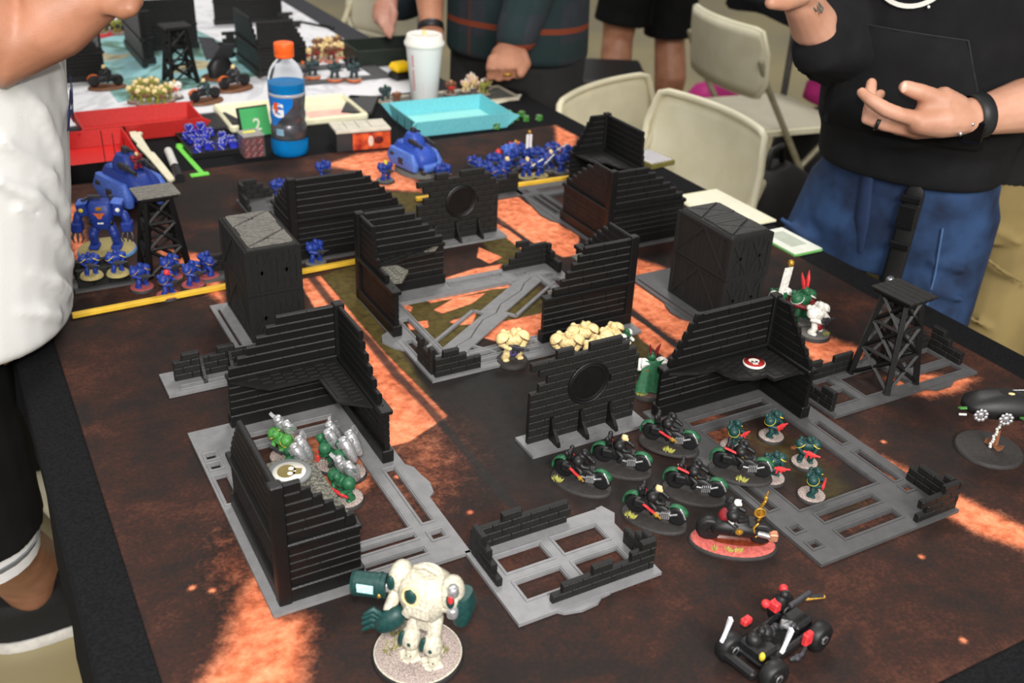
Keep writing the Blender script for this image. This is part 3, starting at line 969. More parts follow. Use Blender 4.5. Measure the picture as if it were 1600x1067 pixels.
crate('lower wooden-look black crate of the left stack', .229, .302, .817, .942, .0045, .067, seed=1)
crate('upper wooden-look black crate of the left stack with a grey lid', .228, .301, .815, .940, .0718, .064, top=M_CTOP, seed=2)
crate_base('grey base plate under the right crate stack', .808, .915, .59, .79, m=M_GREYD, tongues=[[(.81, .63), (.800, .645), (.797, .665), (.802, .685), (.81, .70)]])
crate('lower black crate of the right stack', .833, .907, .603, .723, .0045, .067, seed=3)
crate('upper black crate of the right stack with a dark ribbed lid', .832, .907, .600, .722, .0718, .064, top=M_CTOP2, seed=4)

# ---- watchtowers
def tower(label, x, y, rz=0, s=1.0, top_m=None, z=0.0):
    t = thing('watchtower', label, 'tower', (x, y, z), rz, group='lattice watchtowers')
    H = .120 * s
    b0, t0 = (.030 * s, .028 * s), (.017 * s, .015 * s)
    def corner(sx, sy, f):
        return Vector((sx * (b0[0] + (t0[0] - b0[0]) * f), sy * (b0[1] + (t0[1] - b0[1]) * f), f * H))
    for sx in (-1, 1):
        for sy in (-1, 1):
            q = MB(); q.tube([corner(sx, sy, 0), corner(sx, sy, 1)], [.0052 * s, .0042 * s], 4, 0, False, cap=False)
            q.build('leg', M_BLACK, t)
    lv = [.02, .36, .68, .97]
    for (a, c) in (((-1, -1), (1, -1)), ((1, -1), (1, 1)), ((1, 1), (-1, 1)), ((-1, 1), (-1, -1))):
        for i in range(3):
            p0, p1 = corner(*a, lv[i]), corner(*c, lv[i + 1]); p2, p3 = corner(*c, lv[i]), corner(*a, lv[i + 1])
            for u, v in ((p0, p1), (p2, p3)):
                q = MB(); q.tube([u, v], .0027 * s, 4, 0, False, cap=False); q.build('brace', M_BLACK, t)
        for f in lv[1:]:
            q = MB(); q.tube([corner(*a, f), corner(*c, f)], .0028 * s, 4, 0, False, cap=False); q.build('crossbar', M_BLACK, t)
    pw, pd = .062 * s, .052 * s
    q = MB(); q.box((0, 0, H + .0018 * s), (pw - .008, pd - .006, .004 * s)); q.build('platform', M_BLACK, t)
    for i in range(5):
        q = MB(); q.box((0, (i - 2) * pd / 5, H + .0052 * s), (pw, pd / 5 - .0012, .0034 * s), bev=.0007); q.build('platform_board', top_m or M_BLACK2, t)
    return t
tower('black lattice watchtower at left with a pale platform', .179, 1.108, .05, .98, top_m=M_CTOP, z=.0)
tower('black lattice watchtower at right standing on grey rails', .938, .394, PI / 2 + .06, 1.0, z=.0042)
# ------------------------------------------------------------------ loose things on the near table
FE = FELT + .0003
M_YEL = mat('yellow_wood', (214, 172, 52), .5, var=.1, scale=40)
def stick(label, p, q, w_=.0085):
    p, q = Vector(p), Vector(q); d = q - p
    b = MB(); b.box((0, 0, w_ / 2), (d.length, w_, w_ * .8), bev=.0008)
    o = b.build('yellow_stick', M_YEL, None, ((p.x + q.x) / 2, (p.y + q.y) / 2, .0006), (0, 0, math.atan2(d.y, d.x)))
    return tag(o, label, 'stick', 'yellow deployment sticks')
stick('long yellow stick lying across the mat in front of the red-based blue troopers', (.031, .993), (.455, 1.008))
stick('yellow stick reaching to the far right ruin behind the emblem wall', (.640, 1.215), (.975, 1.207))

M_RED = mat('red_leatherette', (206, 34, 30), .45, var=.08, scale=200, bump=.3, bscale=900)
M_REDL = mat('red_leatherette_side', (196, 44, 40), .5, var=.08, scale=200, bump=.3, bscale=900)
M_TEAL = mat('teal_leatherette', (112, 196, 206), .5, var=.06, scale=200, bump=.3, bscale=900)
M_TEALF = mat('pale_teal_felt', (150, 222, 218), .9, var=.05, scale=300)
M_BLK = mat('black_satin', (22, 22, 23), .45, var=.1)
def snap_tray(label, x0, x1, y0, y1, h, m_in, m_out, m_floor, flare=.006, tip=.022, rz=0.0):
    """folded dice tray: floor, four side panels, corners pinched outwards"""
    cx, cy = (x0 + x1) / 2, (y0 + y1) / 2
    t = thing('dice_tray', label, 'tray', (cx, cy, FE), rz)
    w2, d2 = (x1 - x0) / 2, (y1 - y0) / 2
    q = MB(); q.box((0, 0, .0015), (2 * w2, 2 * d2, .0028)); q.build('tray_floor', m_floor, t)
    cs = [(-1, -1), (1, -1), (1, 1), (-1, 1)]
    for i in range(4):
        a, c = cs[i], cs[(i + 1) % 4]
        A = Vector((a[0] * w2, a[1] * d2, .0005)); B = Vector((c[0] * w2, c[1] * d2, .0005))
        At = Vector((a[0] * (w2 + flare), a[1] * (d2 + flare), h)); Bt = Vector((c[0] * (w2 + flare), c[1] * (d2 + flare), h))
        n = (B - A).cross(Vector((0, 0, 1))).normalized() * .0026
        vs = [A, B, Bt, At, A + n, B + n, Bt + n, At + n]
        q = MB()
        q.add(vs, [(3, 2, 1, 0)], 0); q.add(vs, [(4, 5, 6, 7), (0, 1, 5, 4)], 1); q.add(vs, [(2, 3, 7, 6), (1, 2, 6, 5), (3, 0, 4, 7)], 0)
        q.build('side_panel', [m_in, m_out], t)
        # pinched corner ear
        k = Vector((a[0], a[1], 0)).normalized()
        E_ = At + k * tip + Vector((0, 0, -.004))
        side = Vector((-k.y, k.x, 0)) * .0022
        q = MB(); vs = [A + side, At + side, E_, A - side, At - side, E_ - side * .3]
        q.add(vs, [(0, 1, 2), (5, 4, 3), (0, 2, 5, 3), (1, 4, 5, 2), (0, 3, 4, 1)], 0); q.build('corner_ear', m_out, t)
    return t
snap_tray('long red folding dice tray lying behind at far left', .172, .388, 1.750, 1.862, .034, M_REDL, M_REDL, M_REDL)
snap_tray('bright red dice tray with black outside beside the white-shirted player', .020, .226, 1.545, 1.728, .034, M_RED, M_BLK, M_RED)
snap_tray('teal folding dice tray near the white cup', .800, 1.010, 1.558, 1.700, .034, M_TEAL, M_TEAL, M_TEALF, rz=-.03)

# cream measuring stick, marker, green gauge
M_CREAM = mat('cream_plastic', (226, 219, 192), .5, var=.04)
q = MB(); 
pts = [(.0, -.006), (.03, -.010), (.07, -.008), (.075, -.012), (.12, -.009), (.20, -.007), (.262, -.006), (.268, 0), (.262, .007), (.20, .008), (.125, .008), (.118, .004), (.06, .007), (.02, .010), (.015, .016), (.006, .014), (.008, .007), (0, .006)]
q.prism(pts, 0, .004)
o = q.build('measuring_stick', M_CREAM, None, (.254, 1.738, FE + .018), (0, .055, math.atan2(-.262, .016)))
tag(o, 'cream coloured measuring stick leaning from the red tray beside the blue tank', 'ruler')
mk = thing('marker_pen', 'black and white marker pen lying between cream stick and green gauge', 'pen', tuple(G(263, 236, .006)) , 0)
d_ = G(281, 279, .006) - G(263, 236, .006); an = math.atan2(d_.y, d_.x)
q = MB(); q.cyl((0, 0, 0), (d_.length * .62, 0, 0), .0078); q.build('barrel', mat('white_plastic', (214, 212, 206), .4, var=.05), mk, rot=(0, 0, an))
q = MB(); q.cyl((d_.length * .62, 0, 0), (d_.length, 0, 0), .0088); q.build('cap', M_BLK, mk, rot=(0, 0, an))
mk.location.z = FE + .0085
M_LIME = mat('lime_green_plastic', (112, 208, 76), .45, var=.05)
gg = thing('range_gauge', 'lime green plastic range gauge with a crossbar end', 'gauge', (.327, 1.672, FE), 0)
q = MB(); q.box((.002, -.088, .002), (.010, .176, .003), bev=.0006, rz=.03); q.build('blade', M_LIME, gg)
q = MB(); q.box((-.002, -.180, .003), (.034, .012, .005), bev=.001, rz=.03); q.build('crossbar', M_LIME, gg)
q = MB(); q.box((.004, 0, .003), (.014, .016, .005), bev=.001); q.build('grip', M_LIME, gg)

# blue dice in a black tray
bt = thing('dice_tray', 'small black tray full of translucent blue dice', 'tray', (.388, 1.660, FE))
q = MB(); q.box((0, 0, .0015), (.104, .140, .003)); q.build('tray_floor', M_BLK, bt)
for (cx, cy, sx, sy) in ((0, -.0695, .107, .003), (0, .0695, .107, .003), (-.052, 0, .003, .14), (.052, 0, .003, .14)):
    q = MB(); q.box((cx, cy, .006), (sx, sy, .012), bev=.0008); q.build('side_panel', M_BLK, bt)
M_BDICE = mat('blue_dice', (58, 66, 196), .12, var=.35, scale=90, trans=.25, coat=.5)
M_RDICE = mat('red_dice', (150, 44, 38), .2, var=.3, scale=90, coat=.4)
M_GDICE = mat('green_dice', (72, 132, 60), .25, var=.35, scale=120, coat=.3)
M_PIP = mat('white_pip', (226, 226, 218), .4, var=.02)
def dice_mesh(m, a):
    q = MB(); q.box((0, 0, a / 2), (a, a, a), bev=a * .12)
    for sx in (-1, 1):
        for sy in (-1, 1):
            q.ell((sx * a * .22, sy * a * .22, a), (a * .09, a * .09, a * .02), 1, nu=6, nv=4)
    for (x, z) in ((0, .5), (.2, .72), (-.2, .28)):
        q.ell((x * a, -a / 2, z * a), (a * .09, a * .02, a * .09), 1, nu=6, nv=4)
        q.ell((-a / 2, x * a, z * a), (a * .02, a * .09, a * .09), 1, nu=6, nv=4)
    return q.mesh('die', [m, M_PIP])
DB, DR_, DG = dice_mesh(M_BDICE, .016), dice_mesh(M_RDICE, .0124), dice_mesh(M_GDICE, .013)
rr = random.Random(3)
k = 0
for (x, y) in ((-.035, .045), (-.015, .05), (.0, .035), (-.032, .02), (-.010, .012), (.012, .055), (.03, .02), (.038, -.01), (.02, -.02), (-.025, -.01), (.036, -.04), (.010, -.045), (-.01, -.035), (-.036, -.045)):
    o = put('die', DB, None, (.388 + x, 1.66 + y, FE + .0035), (0, 0, rr.uniform(0, 3)))
    tag(o, 'translucent blue die lying in the small black tray', 'die', 'blue dice in the black tray')
for (x, y) in ((-.030, .040), (-.006, .044)):
    o = put('die', DB, None, (.388 + x, 1.66 + y, FE + .0197), (0, 0, .3))
    tag(o, 'translucent blue die on top of the heap in the black tray', 'die', 'blue dice heaped in the black tray')
# acrylic cube of red dice
cb = thing('dice_box', 'clear acrylic cube filled with dark red dice beside the bottle', 'box', (.4475, 1.574, FE), .05)
M_ACR = mat('clear_acrylic', (235, 235, 240), .06, var=.01, trans=.96, ior=1.12)
M_ACRL = mat('acrylic_lid', (190, 186, 180), .25, var=.05, trans=.4)
w_ = .020
for (cx, cy, sx, sy) in ((0, -w_, .041, .001), (0, w_, .041, .001), (-w_, 0, .001, .039), (w_, 0, .001, .039)):
    q = MB(); q.box((cx, cy, .022), (sx, sy, .042)); q.build('side_panel', M_ACR, cb)
q = MB(); q.box((0, 0, .0445), (.0425, .0425, .003), bev=.0008); q.build('lid', M_ACRL, cb)
q = MB(); q.box((-.002, .004, .0465), (.024, .009, .001)); q.build('label_strip', mat('yellow_label', (226, 222, 90), .5, var=.05), cb)
for i in range(3):
    for j in range(3):
        for l in range(3):
            o = put('die', DR_, None, (.4475 + (i - 1) * .0128, 1.574 + (j - 1) * .0128, FE + .0006 + l * .0132), (0, 0, .05))
            tag(o, 'dark red die packed inside the clear acrylic cube', 'die', 'red dice in the clear cube')
# green dice by the teal tray
for i, (x, y) in enumerate(((768, 188), (782, 196), (790, 184), (797, 192), (806, 186), (815, 181), (822, 188), (842, 187), (776, 200), (795, 180))):
    p = G(x, y, 0); o = put('die', DG, None, (p.x, p.y, FE), (0, 0, i * .7))
    tag(o, 'single green die set apart nearest the table edge' if i == 7 else 'green die in the loose heap right of the teal tray', 'die', None if i == 7 else 'green dice by the teal tray')

# standing green turn card with a 2
cd = thing('turn_card', 'green turn counter card reading 2 standing behind the dice cube', 'card', (.488, 1.690, FE), .10)
R_ = Matrix.Rotation(-.30, 3, 'X')
q = MB(); q.box((0, .002, .030), (.066, .003, .062), R=R_); q.build('backing', M_BLK, cd)
q = MB(); q.box((.002, -.0004, .0298), (.060, .0012, .057), R=R_); q.build('face', mat('green_card', (70, 172, 98), .5, var=.03), cd)
lettering('2', .034, mat('card_white', (214, 222, 196), .5, var=.02), cd, (.004, -.0050, .0240), (PI / 2 - .30, 0, 0), bold=.0006)
q = MB(); q.box((-.0, .020, .016), (.05, .002, .036), R=Matrix.Rotation(.6, 3, 'X')); q.build('stand', M_BLK, cd)

# bottle of blue drink
bo = thing('drink_bottle', 'half-empty bottle of blue sports drink with an orange cap', 'bottle', (.520, 1.557, FE), 0)
sb = 1.0
prof = [(.0300, .000), (.0345, .003), (.0365, .010), (.0368, .030), (.0350, .036), (.0335, .040), (.0345, .046), (.0345, .060), (.0325, .064), (.0315, .070), (.0335, .076), (.0335, .084), (.0320, .090), (.0330, .100), (.0345, .112),
        (.0350, .120), (.0355, .132), (.0352, .146), (.0330, .158), (.0285, .170), (.0215, .180), (.0150, .186), (.0142, .192), (.0142, .199)]
prof = [(r, z * 1.0) for r, z in prof]
M_PET = mat('clear_pet', (236, 240, 244), .04, var=.0, trans=1.0, ior=1.05)
q = MB(); q.lathe(prof, 40); 
inner = [(r - .0008, z) for r, z in prof[::-1]]
q.build('bottle_shell', M_PET, bo)
M_DRINK = mat('blue_drink', (20, 150, 226), .1, var=.03, trans=.35, ior=1.33)
zl = .143
lp = [(r - .0012, max(z, .0012)) for r, z in prof if z < zl] + [(.0340, zl)]
q = MB(); q.lathe(lp, 40); q.build('drink', M_DRINK, bo)
M_LAB = mat('grey_wrap_label', (96, 96, 100), .28, .55, var=.2, scale=60)
lab = [(r + .0003, z) for r, z in prof if .035 < z < .121]
q = MB(); q.lathe([(lab[0][0] - .001, lab[0][1])] + lab + [(lab[-1][0] - .001, lab[-1][1])], 40); q.build('wrap_label', M_LAB, bo)
q = MB(); q.lathe([(.0354, .1195), (.0358, .1200), (.0361, .1250), (.0358, .1255), (.0354, .1255)], 40); q.build('label_band', mat('pale_band', (192, 194, 200), .3, .3, var=.05), bo)
# blue patch of the label with its white letter and orange bolt, facing the camera's left
def patch(a0, a1, zs, m, name, off=.0009, cut=None, n=10):
    """curved decal hugging the bottle between angles a0..a1; zs = rows bottom to top"""
    def rad(z):
        for i in range(len(prof) - 1):
            if prof[i][1] <= z <= prof[i + 1][1]:
                u = (z - prof[i][1]) / (prof[i + 1][1] - prof[i][1] + 1e-9); return prof[i][0] + u * (prof[i + 1][0] - prof[i][0])
        return .034
    q = MB(); v = []; f = []
    for z in zs:
        e = a1 if cut is None else a0 + (a1 - a0) * cut(z)
        for i in range(n + 1):
            a = a0 + (e - a0) * i / n
            r = rad(z) + off; v.append((r * math.cos(a), r * math.sin(a), z))
    for j in range(len(zs) - 1):
        for i in range(n):
            k = j * (n + 1) + i; f.append((k, k + 1, k + n + 2, k + n + 1))
    q.add(v, f, 0, True); return q.build(name, m, bo)
d_ = CAM_LOC - Vector(bo.location); ca_ = math.atan2(d_.y, d_.x)      # direction of the viewer's side
rows_ = [.064 + .0555 * i / 12 for i in range(13)]
patch(ca_ - 2.2, ca_ + .30, rows_, mat('label_blue', (22, 118, 206), .35, var=.05), 'label_patch', cut=lambda z: .55 + .45 * min(1, (z - .064) / .04))
def on_bottle(ca, z, r):
    return (r * math.cos(ca), r * math.sin(ca), z)
def bend_text(txt, size, m, z, ang, r, name='lettering', bold=0.0, sx=1.0, up=True, parent=None, rfun=None):
    o = lettering(txt, size, m, parent or bo, (0, 0, 0), (0, 0, 0), name, .0002, bold)
    for v in o.data.vertices:
        x, y, h = v.co
        if not up: x, y = -y, x            # runs upwards
        zz = z + y
        rr_ = (rfun(zz) if rfun else r) + h + .0006
        a = ang + x * sx / r
        v.co = (rr_ * math.cos(a), rr_ * math.sin(a), zz)
    return o
M_LW = mat('label_white', (232, 234, 236), .4, var=.02)
bend_text('G', .036, M_LW, .0945, ca_ - .58, .0352, bold=.0015)
q = MB(); bolt = [(-.004, .012), (.006, .012), (.002, .003), (.007, .003), (-.004, -.012), (-.001, -.001), (-.006, -.001)]
for x, z in [(0, 0)]:
    pass
v = [on_bottle(ca_ - .66 + x / .0352, .0985 + z, .0368) for x, z in bolt]; q.add(v, [list(range(7))]); q.build('bolt_mark', mat('orange_print', (226, 88, 32), .4, var=.03), bo)
patch(ca_ - .75, ca_ - .30, [.046, .050, .055, .059], mat('label_pale_blue', (132, 168, 190), .35, var=.1), 'fine_print')
cp = MB(); cp.lathe([(.0175, .190), (.0186, .191), (.0188, .196), (.0184, .197), (.0190, .198), (.0190, .214), (.0182, .217), (.0120, .2185), (.0, .2185)], 36)
cp.build('cap', mat('orange_cap', (255, 104, 34), .45, var=.05), bo)

# white foam cup with lid
cu = thing('foam_cup', 'tall white foam cup with a lid and red lettering down its side', 'cup', tuple(G(653, 152, 0))[:2] + (FE,))
M_FOAM = mat('white_foam', (234, 235, 234), .6, var=.02, scale=300, bump=.2)
q = MB(); q.lathe([(.0285, 0), (.0305, .002), (.0420, .128), (.0425, .130)], 40); q.build('cup_body', M_FOAM, cu)
q = MB(); q.lathe([(.0440, .128), (.0462, .131), (.0462, .137), (.0430, .140), (.0405, .152), (.0385, .1545), (.036, .1530), (0, .1530)], 40); q.build('lid', mat('white_lid', (240, 239, 232), .35, var=.02), cu)
q = MB(); q.lathe([(.004, .150), (.0045, .162), (.0030, .163), (.0028, .150)], 12); q.build('straw_tab', mat('cream_straw', (222, 212, 142), .5, var=.03), cu)
d_ = CAM_LOC - Vector(cu.location); cc_ = math.atan2(d_.y, d_.x)
cr_ = lambda z: .0305 + .0115 * z / .128
M_RP = mat('red_print', (208, 52, 58), .5, var=.05)
rr = random.Random(5)
q = MB()
def cupquad(a0, a1, z0, z1):
    v = [((cr_(z) + .0005) * math.cos(a), (cr_(z) + .0005) * math.sin(a), z) for a, z in ((a0, z0), (a1, z0), (a1, z1), (a0, z1))]
    q.add(v, [(0, 1, 2, 3)])
z = .112
for nlet in (5, 9):                     # two words of small capitals, too blurred in the photograph to read
    for i in range(nlet):
        a = cc_ - .80
        cupquad(a, a + .13, z - .0042, z - .0030); cupquad(a, a + .13, z - .0010, z)
        if i % 2: cupquad(a, a + .04, z - .0042, z)
        else: cupquad(a + .09, a + .13, z - .0042, z)
        z -= .0054
    z -= .006
q.build('lettering', M_RP, cu)
q = MB()
for i in range(5): cupquad(cc_ - .10, cc_ - .07, .012 + i * .008, .016 + i * .008)
cupquad(cc_ - .12, cc_ + .02, .004, .010)
q.build('small_mark', mat('pale_orange_print', (226, 176, 150), .5, var=.05), cu)

# deck box
db = thing('deck_box', 'dark card box with a fiery red front and pale lid beside the blue tank', 'box', (.6655, 1.552, FE), -.12)
q = MB(); q.box((0, 0, .019), (.112, .064, .038), bev=.001); q.build('box_body', mat('dark_card', (48, 46, 48), .5, var=.15, scale=40), db)
q = MB(); q.box((0, 0, .0405), (.113, .065, .006), bev=.001); q.build('lid', mat('pale_card_lid', (206, 200, 184), .5, var=.08, scale=60), db)
q = MB(); q.box((.016, -.0324, .019), (.078, .0008, .034)); q.build('front_print', mat('fiery_print', (190, 46, 26), .45, var=.4, scale=55, rgb2=(226, 96, 48)), db)
q = MB(); q.ell((.014, -.033, .019), (.006, .0006, .011)); q.build('print_figure', mat('print_pale', (224, 196, 178), .5, var=.1), db)
q = MB(); q.ell((.030, -.033, .020), (.010, .0006, .008)); q.build('print_figure', mat('print_dark', (92, 22, 18), .5, var=.2), db)
for i in range(3):
    q = MB(); q.box((-.03 + .025 * i, .004, .0437), (.0012, .044, .0005)); q.build('seam', mat('lid_seam', (120, 112, 100), .6), db)

# shallow cream tray, phone, papers
ct = thing('shallow_tray', 'shallow cream plastic tray with a pink card behind the bottle', 'tray', (.600, 1.802, FE), -.04)
q = MB(); q.box((0, 0, .003), (.29, .165, .005), bev=.002); q.build('tray_floor', mat('cream_tray', (232, 228, 196), .35, var=.04), ct)
for (cx, cy, sx, sy) in ((0, -.083, .30, .009), (0, .083, .30, .009), (-.147, 0, .009, .165), (.147, 0, .009, .165)):
    q = MB(); q.box((cx, cy, .008), (sx, sy, .016), bev=.004); q.build('rim', mat('cream_tray', (232, 228, 196), .35), ct)
q = MB(); q.box((.075, -.035, .0060), (.090, .062, .0008)); q.build('pink_card', mat('pink_card', (244, 184, 168), .5, var=.12, scale=40), ct)
bt2 = MB(); bt2.box((0, 0, .004), (.115, .10, .008), bev=.003)
o = bt2.build('flat_case', mat('black_case', (30, 30, 32), .35, var=.05), None, (.425, 1.795, FE), (0, 0, .2)); tag(o, 'flat black case between red tray and cream tray', 'case')
ph = thing('phone', 'black phone lying flat behind the deck box', 'phone', tuple(G(563, 166, 0))[:2] + (FE,), -.5)
q = MB(); q.box((0, 0, .004), (.072, .145, .008), bev=.003); q.build('phone_body', M_BLK, ph)
q = MB(); q.box((0, 0, .0083), (.066, .135, .0006)); q.build('screen', mat('phone_screen', (12, 12, 14), .08, var=0, coat=.6), ph)
def sheet(name, label, pts, th, m, cat='paper', z=None):
    P = [G(x, y, 0) for x, y in pts]; c = sum(P, Vector()) / len(P)
    q = MB(); q.prism([(p.x - c.x, p.y - c.y) for p in P], 0, th); o = q.build(name, m, None, (c.x, c.y, FE if z is None else z)); return tag(o, label, cat)
M_PAPER = mat('white_paper', (226, 222, 200), .6, var=.03)
sheet('folded_paper', 'white folded paper strip between teal tray and table edge', [(755, 152), (815, 147), (812, 152), (770, 163), (757, 160)], .002, M_PAPER)
cl = thing('clipboard', 'cream clipboard lying at the table edge behind the right crate stack', 'clipboard', (1.135, .965, FE + .0004), .0)
q = MB(); q.box((0, 0, .004), (.105, .17, .004), bev=.001); q.build('board', mat('clip_cream', (222, 218, 186), .5, var=.04), cl)
q = MB(); q.box((0, 0, .0065), (.095, .155, .0008)); q.build('paper', M_PAPER, cl)
gb = thing('rule_card', 'white card with a green edge at the table edge right of the crates', 'card', (1.142, .800, FE + .0004), .0)
q = MB(); q.box((0, 0, .003), (.062, .10, .004)); q.build('card_stack', mat('green_edge', (110, 176, 96), .5, var=.1), gb)
q = MB(); q.box((0, 0, .0055), (.060, .098, .0012)); q.build('card_face', mat('card_face', (224, 226, 214), .5, var=.04), gb)
q = MB(); q.box((.002, .005, .0063), (.034, .060, .0004)); q.build('printed_frame', mat('card_line', (178, 186, 170), .5, var=.05), gb)
bk = thing('booklet', 'small striped booklet with an olive edge behind the far right ruin', 'booklet', (1.172, 1.245, FE), .1)
q = MB(); q.box((0, 0, .005), (.062, .085, .010), bev=.001); q.build('pages', mat('olive_edge', (112, 104, 54), .6, var=.1), bk)
for i in range(6):
    q = MB(); q.box((-.024 + .0095 * i, 0, .0104), (.0055, .074, .0008)); q.build('stripe', mat('pale_stripe', (206, 204, 214), .5, var=.04), bk)

# ------------------------------------------------------------------ objective discs on the ledges
def skull(b, s, mi, z):
    def E2(cx, cy, rx, ry, n=16, zz=z, m=mi):
        v = [(cx + rx * math.cos(2 * PI * k / n), cy + ry * math.sin(2 * PI * k / n), zz) for k in range(n)]
        b.add(v, [list(range(n))], m)
    return E2
def disc(label, x, y, z, r, rim, face, mark, eye, rz, fr=.74):
    t = thing('objective_marker', label, 'disc', (x, y, z), rz)
    q = MB(); q.lathe([(r * .97, 0), (r, .0008), (r, .0024), (r * .96, .003), (0, .003)], 40); q.build('disc', rim, t)
    q = MB(); q.lathe([(r * fr, .0), (r * fr, .0003), (0, .0003)], 40, (0, 0, .003)); q.build('face', face, t)
    q = MB(); z1 = .0036
    def el(cx, cy, rx, ry, mi, zz, n=18):
        q.add([(cx + rx * math.cos(2 * PI * k / n), cy + ry * math.sin(2 * PI * k / n), zz) for k in range(n)], [list(range(n))], mi)
    el(0, .12 * r, .50 * r, .42 * r, 0, z1)                                # cranium
    q.add([(-.26 * r, -.20 * r, z1), (.26 * r, -.20 * r, z1), (.22 * r, -.56 * r, z1), (-.22 * r, -.56 * r, z1)], [(3, 2, 1, 0)[::-1]], 0)
    for sx in (-1, 1):
        el(sx * .19 * r, -.06 * r, .13 * r, .12 * r, 1, z1 + .0002, 12)    # eye sockets
    q.add([(0, -.16 * r, z1 + .0002), (-.07 * r, -.30 * r, z1 + .0002), (.07 * r, -.30 * r, z1 + .0002)], [(0, 1, 2)], 1)
    q.build('skull_mark', [mark, eye], t)
    return t
M_DW = mat('disc_white', (232, 230, 220), .4, var=.02); M_DO = mat('disc_olive', (112, 98, 46), .45, var=.06); M_DGY = mat('disc_grey', (110, 112, 112), .45, var=.05)
M_DRED = mat('disc_red', (150, 36, 34), .4, var=.05)
M_DBK = mat('disc_black', (30, 26, 26), .4, var=.05)
p = G(452, 739, .0725)
disc('grey and white disc with an olive skull on the near left ruin ledge', p.x, p.y, .0712, .0215, M_DGY, M_DW, M_DO, M_DW, 1.15)
p = G(1178, 568, .066)
disc('red disc with a white skull on the near right ruin ledge', p.x, p.y, .0655, .0135, M_DW, M_DRED, M_DW, M_DBK, -.45, fr=.93)
# ------------------------------------------------------------------ painted miniatures
def paint(name, rgb, **k):
    k.setdefault('rough', .5); k.setdefault('var', .22); k.setdefault('scale', 420)
    return mat('paint_' + name, rgb, **k)
P_DG = paint('dark_green', (20, 58, 56)); P_GRN = paint('green', (34, 90, 58)); P_LG = paint('light_green', (70, 134, 60))
P_SIL = paint('silver', (196, 196, 198), metal=.75, rough=.33); P_BLU = paint('blue', (27, 51, 130)); P_BLUL = paint('blue_light', (72, 104, 190))
P_BLK = paint('black', (24, 24, 25)); P_GUN = paint('gunmetal', (66, 66, 70), metal=.5); P_RED = paint('red', (204, 52, 56)); P_DR = paint('dark_red', (120, 26, 32))
P_BONE = paint('bone', (222, 198, 142)); P_WHT = paint('white', (224, 222, 214)); P_GLD = paint('gold', (190, 142, 54), metal=.5, rough=.35)
P_BRN = paint('brown', (112, 72, 48)); P_SKIN = paint('flesh', (206, 152, 120)); P_YEL = paint('yellow', (214, 190, 60)); P_PUR = paint('purple', (80, 70, 120))
P_ORG = paint('orange', (196, 96, 40)); P_TEALM = paint('dark_teal', (44, 62, 64)); P_CYAN = paint('pale_cyan', (180, 230, 232))
P_GRAV = mat('gravel_base', (150, 132, 126), .8, var=.4, scale=900, rgb2=(196, 180, 172), bump=1.0, bscale=1300)
P_SAND = mat('sand_base', (160, 146, 96), .85, var=.2, scale=600, bump=1.0, bscale=1200)
P_BB = mat('black_base', (46, 43, 42), .7, var=.15, scale=200); P_PINK = mat('pink_base', (150, 72, 72), .8, var=.1, scale=300)
P_GRYB = mat('grey_base', (96, 94, 90), .8, var=.2, scale=500)
P_TUFT = mat('pale_tuft', (186, 184, 92), .9, var=.2, scale=500); P_TUFTG = mat('olive_tuft', (132, 134, 58), .9, var=.2, scale=500)

mm_ = .001
def S(*a): return tuple(x * mm_ for x in a)
def _leg():
    q = MB(); q.tube([S(3.4, 0, 17), S(5.4, -2.4, 11), S(5.9, .6, 5.5)], [.0034, .0033, .0036], 10)
    q.ell(S(5.4, -3.6, 11.2), S(2.6, 1.8, 3.0), nu=8, nv=6)
    q.box(S(6.1, -1.4, 4.9), S(5.2, 8.6, 3.4), bev=.0012)
    return q.mesh('leg', P_BLU)
def _torso():
    q = MB(); q.loft([(S(0, 0, 15), .0052, .0036, 0, .8), (S(0, 0, 18.5), .0056, .0040, 0, .8), (S(0, -.4, 22), .0064, .0048, 0, .8), (S(0, -.8, 26.5), .0080, .0056, 0, .75), (S(0, -.2, 30), .0064, .0046, 0, .8), (S(0, 0, 31.4), .0030, .0028, 0, 1)], 16)
    q.box(S(0, -5.8, 26.6), S(7.5, 1.2, 3.2), bev=.0005)
    return q.mesh('torso', P_BLU)
def _pad():
    q = MB(); prof = [(.0058, -.0012), (.0062, .0000), (.0058, .0006), (.0054, .0022), (.0040, .0042), (.0020, .0052), (0, .0055)]
    q.lathe(prof, 16); return q.mesh('shoulder_pad', P_BLU)
def _helm():
    q = MB(); q.ell((0, 0, 0), S(3.5, 3.8, 3.9), nu=12, nv=9); q.box(S(0, -3.2, -1.6), S(3.6, 2.4, 3.2), bev=.0008); q.box(S(0, -.2, 3.2), S(.9, 6.0, 1.4), bev=.0003)
    return q.mesh('helmet', P_BLU)
def _arm():
    q = MB(); q.tube([S(9.2, 0, 27.5), S(10.4, -.8, 21.5), S(6.0, -8.0, 20.5)], [.0027, .0028, .0024], 9); q.ell(S(5.4, -8.8, 20.6), S(2.6, 2.4, 2.4), nu=8, nv=6)
    return q.mesh('arm', P_BLU)
def _gun():
    q = MB(); q.box(S(0, 0, 0), S(15, 3.0, 4.2), bev=.0006); q.box(S(-2, 0, -3.6), S(2.4, 2.0, 4.6), bev=.0004); q.cyl(S(7, 0, .6), S(12.5, 0, .6), .0012, n=8); q.box(S(3, 0, -3.0), S(2.6, 2.2, 3.0), bev=.0004); q.box(S(0, 0, 2.7), S(6, 1.2, 1.4), bev=.0003)
    return q.mesh('gun', P_GUN)
